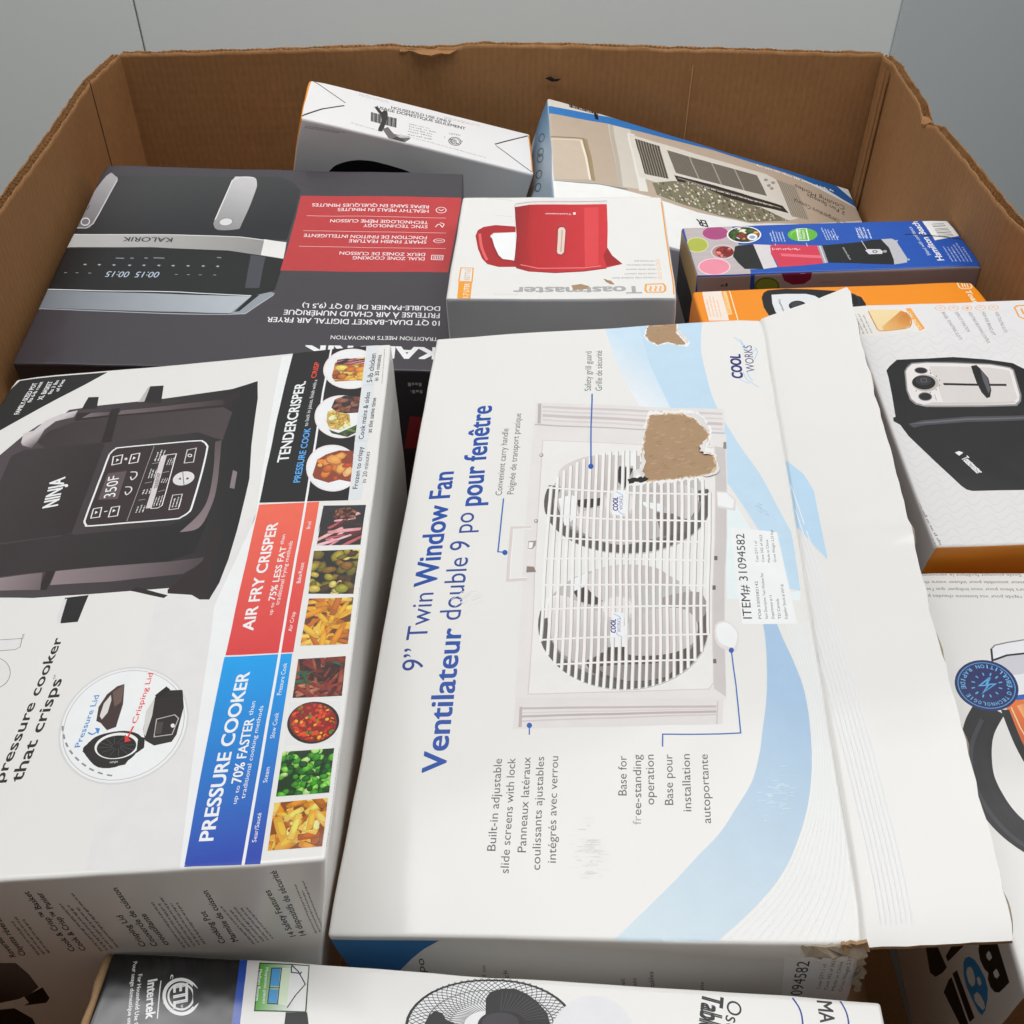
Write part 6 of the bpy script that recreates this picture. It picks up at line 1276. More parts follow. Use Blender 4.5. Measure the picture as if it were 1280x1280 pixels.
('P','#9c2026',0,(47.8,-10,52.3,-27,62.2,-44.9,45.9,-49.3,43,-26.8)),
('P','#d8d2d0',0,(-53.2,90.8,-47.9,96.3,-17.5,102,50.8,99.6,49.9,90.4,-36.5,89,-52.2,83.8)),
('S','#8f8a8a',1.28,0,0,(-52.5,90.8,-36.6,95.3,50.1,98.2)),
('S','#8c1e24',1.75,0,0,(-45.4,-50.2,-32.1,-57.4,-6.1,-60.6,22.7,-58.2,45.8,-52.8)),
('S','#e98a88',1.32,0,0,(-41.3,-44.4,-23.6,-51.7,22.8,-51.8,40.2,-48.1)),
('S','#a5262c',1.52,4,0,(-33.1,83.3,-34.7,10.3,-31.3,-44.6)),
('P','#a3343a',0,(-7.1,32.2,-4.7,38,2.1,37.9,5.2,30,4.1,-21.4,1.2,-28.5,-4.1,-27.2,-6.5,-20)),
('P','#dcc6b8',0,(-4.6,30.2,-2.8,34.7,1.5,34.6,3.3,28.7,2.4,-18.9,0,-23.7,-3.5,-22.4,-4.8,-18.2)),
('S','#b99f92',1.43,0,0,(-0.3,28.8,-0.6,-18.3)),
('T','#f0dede','Toastmaster',9.8,68.5,-29.27,0.00,-0.00,-4.09,0,0),
('P','#f0dede',0,(11.7,70.5,14.5,70.4,14.5,65,11.7,65)),
('T','#8d5a5c','0.5L MAX',2.1,44.5,-7.43,0.00,-0.00,-3.30,0,0)]),
('kettle','top','brand_logo',None,None,None,[
('T','#a3a1a1','Toastmaster',78.2,-88.1,-124.10,-0.00,0.00,-13.02,0.03,0),
('P','#e89a30',0,(109.4,95.3,111,95.2,110.7,-102.6,109.2,-104.2)),
('S','#e5a050',2.08,0,1,(83.7,-84.9,100,-84,102,-88.4,101.4,-97.1,99,-99.8,84,-99.6,82.3,-95.8)),
('S','#e5a050',1.65,3,0,(87.5,-88.2,88.4,-91.5,86.8,-94.8,87.8,-97.5)),
('S','#e5a050',1.65,3,0,(92.5,-88.3,93.4,-91.6,91.8,-94.8,92.7,-97.6)),
('S','#e5a050',1.65,3,0,(96.9,-88.4,97.8,-91.7,96.2,-94.9,97.2,-97.6)),
('F','torn',3,(9.7,-85,19.6,-82.4,27.5,-86.4,25.7,-91.8,12.5,-93.8)),
('P','#4a3a30',0,(41.9,-73.2,45.8,-75.5,52.4,-82.3,51.2,-84.5,45.1,-80)),
('F','torn',8,(42.9,-75.5,49.4,-76.7,52.9,-84.5,47.8,-83.3)),
('T','#8a7a70','FAST BOILING BASE',94.7,-37.2,-20.28,0.00,-0.00,-2.94,0,0),
('E','#e8a860',98.1,-38.5,2,-0,-0.2,-3.2,0.75),
('T','#8a7a70','CORDLESS OPERATION',94.6,-45.4,-28.08,0.00,-0.00,-2.90,0,0),
('E','#e8a860',98.1,-46.6,2,-0,-0.2,-3.2,0.75),
('T','#8a7a70','SEALED WATER WINDOW',94.5,-54.1,-29.48,0.00,-0.00,-2.86,0,0),
('E','#e8a860',98.1,-55.3,2,-0,-0.2,-3.1,0.75),
('T','#8a7a70','LARGE WATER CAPACITY',94.4,-62.7,-31.16,0.00,-0.00,-2.81,0,0),
('E','#e8a860',98,-63.9,2,-0,-0.2,-3.1,0.75),
('T','#8a7a70','STAINLESS STEEL INTERIOR FINISH',94.4,-70.6,-43.59,0.00,-0.00,-2.78,0,0),
('E','#e8a860',98,-71.8,2,-0,-0.2,-3.1,0.75),
('D','#c9b9b0',-42.1,-100.7,-22.5,0.3,-0,-3.2,1,4)]),
('kettle','top','capacity_tag',None,None,None,[
('P','#e59a35',0,(-101.6,-77.1,-87.9,-78.1,-87.5,-117.1,-100.6,-116.1)),
('S','#e59a35',1.34,0,1,(-101.1,-49.2,-88.6,-50.3,-88,-77.3,-101.4,-76.2)),
('T','#f6ead8','1.7 LITER',-90.1,-107.7,0.00,27.07,-5.20,0.00,0.008,0),
('T','#c9a27c','KETTLE',-90.9,-73.8,0.00,21.78,-5.29,0.00,0.0,0)]),
('kettle','top','small_print',None,None,None,[
('D','#b9a9a4',-56.3,101.7,-27.3,4.5,-0.4,-2.6,1,3)]),
('kettle','top','small_print',None,None,None,[
('D','#d9b0aa',-54.7,62,-17,3.5,-0.6,-2.9,1,4)]),
('house','top','household_print',None,None,None,[
('S','#5a5050',1.71,0,0,(-146.7,55.3,-98.8,11.3)),
('S','#3a3434',2.48,0,0,(-99.7,3.4,-126.1,-20.1,-148.9,-49)),
('S','#3a3434',2.30,0,0,(146.2,47.4,97.8,-0.5)),
('S','#5a5050',1.73,0,0,(98.8,-3.3,146.6,-50.7)),
('T','#4a4546','HOUSEHOLD USE ONLY',-40.3,27.7,79.55,0.00,0.00,7.22,0.012,0),
('T','#4a4546','USAGE DOMESTIQUE SEULEMENT',-58.7,18.1,117.14,0.00,0.00,7.68,0.012,0),
('S','#3a3637',0.92,0,0,(-65.4,3.6,-64.5,-21)),
('S','#3a3637',1.50,0,0,(-64.1,3.6,-63.2,-21)),
('S','#3a3637',0.58,0,0,(-62.8,3.6,-62,-21)),
('S','#3a3637',1.17,0,0,(-61.5,3.6,-60.7,-21.1)),
('S','#3a3637',0.92,0,0,(-60.2,3.6,-59.4,-21.1)),
('S','#3a3637',1.50,0,0,(-58.9,3.6,-58.1,-21.1)),
('S','#3a3637',0.58,0,0,(-57.7,3.6,-56.9,-21.2)),
('S','#3a3637',1.17,0,0,(-56.4,3.6,-55.6,-21.2)),
('S','#3a3637',0.92,0,0,(-55.1,3.6,-54.3,-21.2)),
('S','#3a3637',1.50,0,0,(-53.8,3.6,-53,-21.3)),
('S','#3a3637',0.59,0,0,(-52.5,3.6,-51.7,-21.3)),
('S','#3a3637',1.17,0,0,(-51.2,3.6,-50.5,-21.3)),
('S','#3a3637',0.92,0,0,(-49.9,3.6,-49.2,-21.4)),
('S','#3a3637',1.51,0,0,(-48.6,3.6,-47.9,-21.4)),
('S','#3a3637',0.59,0,0,(-47.3,3.6,-46.6,-21.4)),
('S','#3a3637',1.17,0,0,(-46,3.6,-45.3,-21.5)),
('S','#3a3637',0.92,0,0,(-44.7,3.6,-44.1,-21.5)),
('S','#3a3637',1.51,0,0,(-43.4,3.6,-42.8,-21.5)),
('S','#3a3637',0.59,0,0,(-42.1,3.6,-41.5,-21.6)),
('S','#3a3637',1.17,0,0,(-40.8,3.6,-40.2,-21.6)),
('S','#3a3637',0.92,0,0,(-39.5,3.6,-38.9,-21.6)),
('S','#3a3637',1.51,0,0,(-38.2,3.6,-37.6,-21.7)),
('S','#3a3637',0.59,0,0,(-36.9,3.6,-36.3,-21.7)),
('S','#3a3637',1.18,0,0,(-35.6,3.6,-35.1,-21.8)),
('S','#3a3637',0.92,0,0,(-34.3,3.6,-33.8,-21.8)),
('S','#3a3637',1.51,0,0,(-33,3.6,-32.5,-21.8)),
('E','#4a4546',44.7,-19.8,8.6,1.3,-1,-11.7,0.86),
('E','#4a4546',44.7,-19.8,6.3,0.9,-0.7,-8.4,0.88),
('T','#4a4546','ETL',40.2,-26.4,8.96,1.30,-1.41,9.76,0.03,0),
('T','#6a6466','LISTED',37,-4.6,14.93,2.18,-0.58,3.99,0,0),
('E','#6a6466',30.9,-15.4,0.8,0.4,0,-1.1,0),
('E','#6a6466',54.2,-14.4,0.8,0.4,-0,-1.1,0),
('D','#a19a9a',-16.1,-1.3,35.5,1.4,0.7,-17.5,3,1),
('D','#a19a9a',-16.8,-21,31.7,1.2,0.5,-12.7,2,2),
('D','#a19a9a',-88.6,-36,39.3,-4.1,-0.4,-4.3,1,3),
('D','#a19a9a',-26.6,-35.8,112,-4.9,-0.2,-4.5,1,4),
('D','#a19a9a',-83.1,47.5,42.8,-0.6,-0.1,-6,2,5),
('D','#a19a9a',29.7,43.2,52.1,-0,-0,-6.1,2,6),
('P','#e8922a',0,(-148.8,55.9,-146.2,55.6,-148.6,-47.7,-151.1,-46.9)),
('P','#e8922a',0,(146.3,48,149.1,48.3,149.9,-49.1,146.6,-50.7))]),
('house','top','torn_tape',None,None,None,[
('P','#3b3638',0,(-62.2,20.2,-58.2,24.1,-51.8,11.6,-49.1,18.8,-45.1,18.1,-43.8,7.4,-45.1,-10,-47.2,-30.4,-49.2,-41.2,-54.2,-42.2,-54.2,-34,-51.1,-13.3,-52.3,0,-57.5,9.7)),
('P','#6a6466',0,(-49.1,-34.1,-42.4,-25.1,-34.1,-39.7,-23.9,-39.8,-15,-36.3,-13,-42.3,-19.5,-54.6,-25.5,-62.9,-30.5,-64.4,-39.7,-55.9)),
('P','#3b3638',0,(-36,-54,-30,-45.7,-19.7,-48.4,-25.5,-62.9,-28.4,-66.5,-33.2,-60.5)),
('P','#b9b3b3',0,(-31.4,-42.6,-16.3,-35.9,-14.1,-40.2,-26.2,-46.3))]),
('house','front','edge_print',None,None,None,[
('P','#e8922a',0,(-150.6,1.8,-147.7,2,-150.8,-75.5,-154.7,-76.5))]),
('house','front','product_picture',None,None,None,[
('P','#1b1b1d',0,(-108.1,-68.6,-107.4,-67.4,-106.4,-65.6,-105.3,-63.6,-104.2,-61.5,-103.1,-59.7,-102.1,-58.1,-101.3,-56.7,-100.4,-55.3,-99.3,-53.9,-97.8,-52.4,-96,-50.8,-93.8,-49.2,-91.4,-47.5,-88.9,-45.9,-86.4,-44.4,-83.8,-43,-81,-41.6,-78.2,-40.4,-75.2,-39.2,-72.2,-38.2,-68.9,-37.3,-65.4,-36.6,-61.8,-35.9,-58.2,-35.4,-54.9,-35.1,-51.7,-34.9,-48.6,-34.9,-45.5,-35,-42.5,-35.1,-39.5,-35.3,-36.4,-35.3,-33.3,-35.5,-30.1,-35.6,-27,-35.8,-23.9,-36,-20.6,-36.2,-17.2,-36.4,-13.8,-36.7,-10.7,-37.1,-8,-37.5,-5.9,-38.1,-4.2,-38.8,-2.8,-39.6,-1.7,-40.3,-0.9,-40.7)),
('D','#6a6668',-142.7,-8.4,50,3,0.2,-3.2,2,2)]),
('ac','top','room_picture',None,None,None,[
('P','#b6a593',0,(-233.4,97.9,-148.1,119.7,12.4,134.1,147.1,129.9,230.2,90.1,233,62.3,118.7,-1.2,39.8,-37.6,-39.5,-51.6,-102,-45.2,-171.6,-46.4,-229.6,-63.8)),
('P','#c2b29f',0,(-232.2,38.6,-186.7,57.8,-180.7,-39,-229.6,-62.4)),
('S','#8e7b62',2.99,0,0,(-231.8,38.8,-185.6,56.9,-179.6,-40.5)),
('S','#e2d8c6',3.06,0,0,(-189.1,50.6,-182,-41)),
('S','#9a8768',4.32,0,0,(-182.4,57.2,-177.4,-41.4)),
('S','#d4c6ae',2.38,0,0,(-231.6,33.1,-190,50.1)),
('P','#c9c2b6',0,(-145.9,120.2,-114.1,124.8,-110.5,-32.8,-144.2,-39.4)),
('P','#b3aa9c',0,(-144.6,120.9,-138.7,121.9,-138.7,-38,-144.2,-39.4)),
('P','#dbd8d0',0,(-119.6,110.1,-109,111.4,-104.8,-34.6,-116.9,-37.9)),
('P','#d2ccc2',0,(-116.5,107.2,88,107.5,102.2,99.6,117.2,11.8,101.6,-0.9,-11,-21.4,-97.7,-3.9,-113.6,-3.7)),
('P','#8a8378',0,(-108,99.6,-73.5,98.5,-71.3,12.1,-103.7,8.3)),
('S','#4a453f',2.10,0,0,(-108,99.6,-103.9,9.6)),
('S','#4a453f',2.10,0,0,(-103.9,99.5,-100.2,9.9)),
('S','#4a453f',2.11,0,0,(-99.9,99.4,-96.4,10.3)),
('S','#4a453f',2.11,0,0,(-95.8,99.2,-92.6,10.7)),
('S','#4a453f',2.11,0,0,(-91.8,99.1,-88.8,11)),
('S','#4a453f',2.11,0,0,(-87.8,99,-85,11.4)),
('S','#4a453f',2.12,0,0,(-83.7,98.9,-81.2,11.7)),
('S','#4a453f',2.12,0,0,(-79.6,98.7,-77.4,12.1)),
('S','#4a453f',2.12,0,0,(-75.6,98.6,-73.6,12.5)),
('P','#7d776d',0,(-63.2,92.7,72.5,95.8,77,44.6,-58.4,34.2)),
('S','#55504a',1.19,0,0,(-62.5,91.6,72.3,95)),
('S','#55504a',1.19,0,0,(-62.1,87.8,72.7,91.6)),
('S','#55504a',1.18,0,0,(-61.8,83.9,73,88.1)),
('S','#55504a',1.18,0,0,(-61.5,80.1,73.3,84.7)),
('S','#55504a',1.18,0,0,(-61.1,76.3,73.6,81.3)),
('S','#55504a',1.17,0,0,(-60.8,72.5,73.9,77.9)),
('S','#55504a',1.17,0,0,(-60.4,68.8,74.2,74.6)),
('S','#55504a',1.17,0,0,(-60.1,65,74.5,71.2)),
('S','#55504a',1.16,0,0,(-59.8,61.3,74.8,67.8)),
('S','#55504a',1.16,0,0,(-59.4,57.5,75.1,64.5)),
('S','#55504a',1.15,0,0,(-59.1,53.8,75.5,61.1)),
('S','#55504a',1.15,0,0,(-58.8,50.1,75.8,57.8)),
('S','#55504a',1.15,0,0,(-58.4,46.4,76.1,54.5)),
('S','#55504a',1.14,0,0,(-58.1,42.7,76.4,51.2)),
('S','#55504a',1.14,0,0,(-57.8,39.1,76.7,47.9)),
('S','#55504a',1.14,0,0,(-57.5,35.4,77,44.6)),
('S','#a39c90',2.01,0,0,(-29.9,93.5,-25.3,36.8)),
('S','#a39c90',2.03,0,0,(3.8,94.3,8.3,39.3)),
('S','#a39c90',2.06,0,0,(38,95,42.4,42)),
('P','#3b3835',0,(-61.8,26.8,-2.9,32.3,97.2,30.3,103.9,16.7,18.2,6.3,-59,10)),
('S','#9a948a',1.87,0,0,(-57.5,21.9,93.5,22.9)),
('D','#d8d2c8',-46.2,19.8,127,4,0.2,-6.1,1,3),
('P','#a69c8e',0,(103.7,100.4,133.9,100.5,135.7,17,107.4,10.7)),
('S','#857b6d',1.55,0,0,(105,98,107.3,14.1)),
('S','#857b6d',1.55,0,0,(108.6,97.9,110.8,14.4)),
('S','#857b6d',1.55,0,0,(112.1,97.7,114.3,14.6)),
('S','#857b6d',1.55,0,0,(115.7,97.5,117.9,14.9)),
('S','#857b6d',1.55,0,0,(119.3,97.4,121.4,15.2)),
('S','#857b6d',1.56,0,0,(122.9,97.2,124.9,15.4)),
('S','#857b6d',1.56,0,0,(126.4,97.1,128.5,15.7)),
('S','#857b6d',1.56,0,0,(130,96.9,132,16)),
('E','#9a9184',84.6,89.2,3.4,1.7,-0.8,-4.1,0),
('E','#9a9184',89.7,69.6,3.4,1.7,-0.8,-4,0),
('E','#9a9184',86.3,75.3,3.4,1.7,-0.8,-4.1,0),
('E','#9a9184',95.3,87.2,3.5,1.7,-0.8,-4.1,0),
('F','pebbles',4,(-96.6,-8.9,-63.7,11.1,-29.8,18.9,10.3,9.4,60.9,9.5,101.2,-2.5,40.3,-34.7,-6,-42.4,-54.2,-42.1,-93.1,-35.6)),
('P','#e7e5e2',0,(-230.4,-64.1,-171.6,-46.4,-102,-45.2,-39.4,-50.9,39.5,-39,109.1,-45.6,-33.1,-168.7,-234.2,-209.8)),
('S','#6a7f94',1.63,0,0,(-230.4,-65.5,-171.7,-47.1,-132.8,-41.8)),
('T','#2b2725','Cooling Modes',209.6,86.4,-74.45,19.55,-2.96,-11.26,0,0),
('T','#2b2725','2 Fan Speeds',206.9,70.9,-56.41,18.75,-3.29,-9.90,0,0),
('T','#2b2725','Temperature Control',189.5,41.8,-66.24,20.30,-3.28,-10.69,0,0),
('D','#8a7a68',208,40,-50.2,15.6,-3.5,-11.2,2,4)]),
('ac','top','title_text',None,None,None,[
('T','#242022','ER',-30.1,-64.2,-13.22,-2.77,2.74,-13.07,0.02,0)]),
('ac','top','top_band',None,None,None,[
('P','#cfc8be',0,(-233.6,147,-200.5,147.3,-146,148.7,-146.7,138.7,-232.9,117)),
('G','#3c78b6','#2d5f9c',(-232.7,107.7,235.8,111.4),0,(-233.6,118.1,-146.7,138.7,16.9,163.4,152.8,156.2,210.3,140.9,234.7,107.1,233.2,90.8,191.1,119.8,147.1,129.9,12.4,134.1,-148.1,119.7,-233.4,97.9)),
('P','#b5ada4',0,(-146,148.7,18.6,174.8,156.3,172.3,230.4,154.8,219.5,140.1,210.3,140.9,153.2,158,17.1,165.1,-146.7,138.7)),
('S','#2f2c2c',1.66,0,0,(-200.6,146.5,-199.9,133.2)),
('S','#2f2c2c',2.66,0,0,(-198.1,146.7,-197.4,133.4)),
('S','#2f2c2c',1.20,0,0,(-195.5,146.9,-195,133.6)),
('S','#2f2c2c',2.00,0,0,(-193,147.2,-192.5,133.9)),
('S','#2f2c2c',1.67,0,0,(-190.5,147.4,-190,134.1)),
('S','#2f2c2c',2.67,0,0,(-188,147.6,-187.5,134.3)),
('S','#2f2c2c',1.20,0,0,(-185.5,147.8,-185,134.5)),
('S','#2f2c2c',2.00,0,0,(-183,148.1,-182.5,134.7)),
('S','#2f2c2c',1.67,0,0,(-180.5,148.3,-180,134.9)),
('S','#2f2c2c',2.68,0,0,(-177.9,148.5,-177.5,135.2)),
('S','#2f2c2c',1.21,0,0,(-175.4,148.7,-175,135.4)),
('S','#2f2c2c',2.01,0,0,(-172.9,149,-172.4,135.6)),
('S','#2f2c2c',1.68,0,0,(-170.4,149.2,-169.9,135.8)),
('S','#2f2c2c',2.69,0,0,(-167.8,149.4,-167.4,136)),
('S','#2f2c2c',1.21,0,0,(-165.3,149.7,-164.9,136.3)),
('S','#2f2c2c',2.02,0,0,(-162.8,149.9,-162.4,136.5)),
('S','#2f2c2c',1.69,0,0,(-160.2,150.1,-159.8,136.7)),
('P','#2b2423',0,(-166.3,146.5,-159.6,134.4,-159.6,121.8,-164.4,123.7)),
('D','#dfe6ee',201.7,125.1,-122.9,5.2,-0.4,-9.3,1,3),
('D','#8a837c',80.4,164.2,-65.2,-11.2,1.2,-7,1,8)]),
('ac','left','side_picture',None,None,None,[
('G','#5f8db2','#a9bccb',(148.1,-17,-1.4,-64.1),0,(184.5,-18.9,152.2,-2.2,-118.7,2.7,55.9,-109.9)),
('E','#54697c',86.6,-30.4,-19.3,9.5,0.1,-6.9,0.7),
('E','#54697c',59.3,-36.1,-18.7,9.5,0,-6.9,0.7),
('E','#54697c',48.5,-38.4,-18.5,9.5,-0,-6.9,0.7),
('E','#54697c',19.3,-44.5,-17.9,9.5,-0.1,-6.8,0.7),
('E','#54697c',-4.2,-49.4,-17.4,9.4,-0.2,-6.8,0.7)]),
('blender','top','smoothie_picture',None,None,None,[
('P','#b5abab',0,(-147.8,51.7,-94,54.5,-93.2,32.5,-94.6,8.5,-78.2,8.4,-80.5,-44.7,-94.1,-45.4,-95.2,-56.3,-151.2,-57.6)),
('S','#c3bab9',0.57,0,0,(-145.7,41.3,-97,43.3)),
('S','#c3bab9',0.56,0,0,(-146.3,29.4,-96.5,31.6)),
('S','#c3bab9',0.56,0,0,(-146.8,17.8,-96.1,20.2)),
('S','#c3bab9',0.55,0,0,(-147.4,6.3,-95.6,8.9)),
('S','#c3bab9',0.54,0,0,(-147.9,-5,-95.2,-2.2)),
('S','#c3bab9',0.54,0,0,(-148.4,-16.2,-94.8,-13.2)),
('S','#c3bab9',0.53,0,0,(-148.9,-27.2,-94.4,-24)),
('S','#c3bab9',0.52,0,0,(-149.4,-38,-93.9,-34.6)),
('S','#c3bab9',0.52,0,0,(-149.9,-48.7,-93.5,-45.1)),
('E','#c9a2b4',-114.7,37.4,15.1,-1,-3.1,-17.2,0),
('E','#a34a78',-114.7,37.4,13.9,-0.9,-2.8,-15.5,0),
('E','#cfd29a',-139.7,11.2,12.3,-0.8,-2.8,-17.2,0),
('E','#a9b04c',-139.7,11.2,11.3,-0.8,-2.6,-15.5,0),
('E','#efc3cb',-129.6,-37.1,16.7,-1.1,-3.1,-17.4,0),
('E','#e08a9c',-129.6,-37.1,15.4,-1,-2.8,-15.7,0),
('E','#cfc6c6',-114.8,-6.2,12.8,-0.8,-3,-16.2,0),
('E','#a8807e',-114.8,-6.2,11.5,-0.8,-2.6,-14,0),
('F','berries',7,(-103.4,-7.7,-105.2,-12.7,-108.5,-16.7,-112.6,-19,-116.8,-19.2,-120.4,-17.2,-122.7,-13.4,-123.4,-8.5,-122.3,-3.3,-119.6,1.3,-115.8,4.4,-111.5,5.6,-107.5,4.4,-104.5,1.3,-103.2,-3.4))]),
('blender','top','inset_picture',None,None,None,[
('E','#eceaea',-84.3,31.5,18.8,-1.3,-3.8,-19,0),
('F','salad',9,(-66.9,30.3,-69.1,24.8,-72.9,20,-77.9,16.5,-83.6,14.7,-89.4,14.7,-94.6,16.6,-98.7,20.1,-101.2,24.9,-101.9,30.4,-100.6,36.2,-97.5,41.4,-92.9,45.6,-87.3,48.2,-81.3,49,-75.7,47.8,-71,44.7,-67.9,40.3,-66.6,34.8)),
('E','#e4e2e4',-76.3,25.8,5.5,-0.4,-1.5,-7.5,0),
('E','#8a9fb8',-76.5,25.1,3.3,-0.2,-0.8,-3.7,0)]),
('blender','top','blender_picture',None,None,None,[
('P','#262629',0,(-99.4,4.8,-95.6,7.2,-78.9,9.1,-79.9,-45.4,-99.3,-44.1,-103.3,-32.1,-106.2,-16.7)),
('P','#cfc9c9',0,(-79,8.8,-60.1,5.5,-65,-13.5,-64.3,-42.6,-79.9,-45.4)),
('P','#c93d52',0,(-61.7,4.3,-56.7,6,-11,0.9,-11.2,-20.3,-14,-37.6,-40.2,-41,-63.5,-42.6,-63,-29.9,-64.9,-20.1,-64.3,-10.3)),
('P','#dd6a78',0,(-54.7,-14.2,-11.3,-21,-11.6,-26.8,-54.5,-20.1)),
('S','#efdcdc',0.75,0,0,(-60.3,-1.2,-60.8,-6.5)),
('S','#efdcdc',0.75,0,0,(-58.8,-3.6,-58.5,-5)),
('S','#efdcdc',0.75,0,0,(-56.8,-3.1,-56.7,-5.8)),
('S','#efdcdc',0.75,0,0,(-54.7,-2.6,-55,-6.6)),
('S','#efdcdc',0.75,0,0,(-52.6,-2.1,-52.7,-5.1)),
('S','#efdcdc',0.75,0,0,(-51.2,-4.5,-50.9,-5.8)),
('S','#efdcdc',0.75,0,0,(-49.2,-4,-49.1,-6.6)),
('S','#efdcdc',0.75,0,0,(-47.1,-3.4,-47.4,-7.4)),
('S','#efdcdc',0.75,0,0,(-45,-2.9,-45.1,-5.9)),
('S','#efdcdc',0.75,0,0,(-43,-2.4,-43.3,-6.7)),
('S','#efdcdc',0.75,0,0,(-41.6,-4.8,-41.6,-7.5)),
('S','#efdcdc',0.75,0,0,(-39.5,-4.3,-39.3,-5.9)),
('S','#efdcdc',0.75,0,0,(-37.4,-3.7,-37.5,-6.7)),
('S','#efdcdc',0.75,0,0,(-35.4,-3.2,-35.7,-7.5)),
('S','#efdcdc',0.75,0,0,(-34,-5.6,-34,-8.3)),
('S','#efdcdc',0.75,0,0,(-31.9,-5.1,-31.7,-6.8)),
('P','#9d9a9e',0,(-11,0.9,-5.5,0.5,-8.7,-36.7,-14,-37.6)),
('S','#d8d6da',1.00,0,0,(-8.4,0,-11.2,-36.5)),
('P','#242427',0,(-5.3,1.2,41.4,6.2,62.4,10.9,70,-12.6,63.1,-39.8,58.5,-44.6,28.1,-40.4,-8.2,-36.7)),
('T','#c8c8ca','Hamilton Beach',15.2,-4.9,0.00,-26.89,2.27,0.00,0,0),
('P','#b5b5ba',0,(61.8,10.6,73.6,11.5,77.3,6.5,76.3,-34.2,73,-42,58.7,-44.6,61.3,-34.9,64.9,-8.9)),
('P','#242427',0,(50.4,9.6,62.1,10.6,64.9,-8.9,61.3,-34.9,58.6,-44.6,25.8,-40.9,39.2,6.3)),
('P','#cfcdd0',0,(37.9,-13.1,40.9,-10.6,54.4,-11.5,55.6,-16.6,53.5,-21.4,39.3,-21.7)),
('E','#3a3a3e',47.3,-16.3,2.7,-0.2,-0.9,-2.9,0.6),
('E','#9a9a9e',57.9,-16.4,2.1,-0.1,-0.9,-2.9,0),
('S','#cfcdd0',0.76,0,0,(40,9,40.3,-9.9)),
('E','#b5b5ba',78.2,6.4,1,-0.1,-0.5,-1.7,0),
('E','#b5b5ba',77,-35.9,1.1,-0.1,-0.6,-1.9,0)]),
('blender','top','feature_text',None,None,None,[
('D','#cdd6ea',-57.5,13.5,1.7,27,14.9,-1,5,1),
('D','#cdd6ea',2.2,12.9,0.8,28.9,13.7,-0.4,5,2),
('D','#cdd6ea',40.9,14.7,-0.4,26.3,6.1,0.1,3,3),
('E','#63ad3e',-20.7,26.5,16.3,-1.1,-3.6,-14.9,0),
('E','#86c860',-23.6,28.4,9.8,-0.7,-2.1,-8.9,0),
('E','#63ad3e',-23.6,27.1,9.1,-0.6,-2,-8.2,0),
('S','#e4f2da',1.31,0,1,(-24.1,40.1,-13.3,40,-17.1,12.8,-28,13.5)),
('T','#e4f2da','SMOOTHIES',-23.4,15.6,2.75,22.44,-3.09,0.38,0.01,0),
('T','#e4f2da','FRESH',-19.5,16.4,2.71,19.29,-2.60,0.36,0.01,0),
('S','#cdd6ea',0.63,0,0,(-55.3,8.6,-55.6,3.9)),
('S','#cdd6ea',0.63,0,0,(-21.2,7.6,-21.9,-0.4)),
('D','#cdd6ea',38.4,14.9,2.5,26.8,14.8,-1.4,4,6),
('D','#cdd6ea',9.8,18.6,3.4,6.7,6.1,-3.1,2,7)]),
('blender','top','brand_logo',None,None,None,[
('T','#f0f2f6','Hamilton Beach',113.6,-40.2,0.00,89.78,-7.23,0.00,0.018,0),
('T','#cdd6ea','blend with confidence',103.2,-28.6,0.00,65.93,-4.08,0.00,0,0),
('D','#aab6d6',120,-43.5,1.8,41.6,22.4,-1,6,8)]),
('blender','top','barcode_label',None,None,None,[
('P','#e8e6e4',0,(119.2,50.3,148.5,51.2,148.3,12.6,118.6,3.7)),
('S','#2a2828',1.07,0,0,(127.4,42.2,142,44)),
('S','#2a2828',0.64,0,0,(127.2,39,142.1,40.9)),
('S','#2a2828',1.48,0,0,(127,35.9,142.1,37.7)),
('S','#2a2828',1.05,0,0,(126.7,29.7,142.3,31.5)),
('S','#2a2828',1.05,0,0,(126.5,26.6,142.4,28.4)),
('S','#2a2828',0.63,0,0,(126.3,23.6,142.5,25.3)),
('S','#2a2828',1.46,0,0,(126.2,20.5,142.6,22.2)),
('S','#2a2828',0.62,0,0,(126,17.5,142.6,19.1)),
('S','#2a2828',1.04,0,0,(125.8,14.4,142.7,16.1)),
('S','#2a2828',1.03,0,0,(125.6,11.4,142.8,13)),
('T','#3a3838','40094 51131',119.7,7,0.00,32.75,-3.33,0.00,0,0),
('S','#1a1a20',2.07,3,0,(90.3,19.3,99.2,19.8,110,17.3,123.4,12.9,138.3,8.5,153.4,2.7))]),
('blender','front','side_print',None,None,None,[
('P','#a59698',0,(-150.3,-2.4,-94.7,-1.9,-92.9,-19.3,-147.6,-20.9)),
('P','#2c50a0',0,(-94.7,-1.9,-90.8,-1.7,-88.7,-19.5,-93.2,-19.3)),
('P','#a2979a',0,(-90.8,-1.7,24.5,-0.7,153.3,-0.1,160.7,-25.1,-88.3,-19.5)),
('E','#5a6e2a',-75.7,-15.5,13.5,-0.5,1.6,-10.4,0),
('E','#7f9140',-75.8,-15,11.5,-0.4,1.2,-7.9,0),
('P','#7a2a48',0,(-62.6,-1,-29.7,-0.8,-29.8,-9.2,-36,-14.3,-48.6,-14.7,-58.1,-9.9)),
('T','#2a2528','d',-124.3,-14.2,6.94,0.00,0.00,3.56,0.02,0),
('D','#4a4446',-18.6,-14.2,14.2,0.2,-0,2,1,4)]),
('blender','left','flap_print',None,None,None,[
('G','#b99a66','#8f7048',(-52.5,0,52.5,0),0,(-52.5,-34,52.5,-30,52.5,-1,-52.5,-1)),
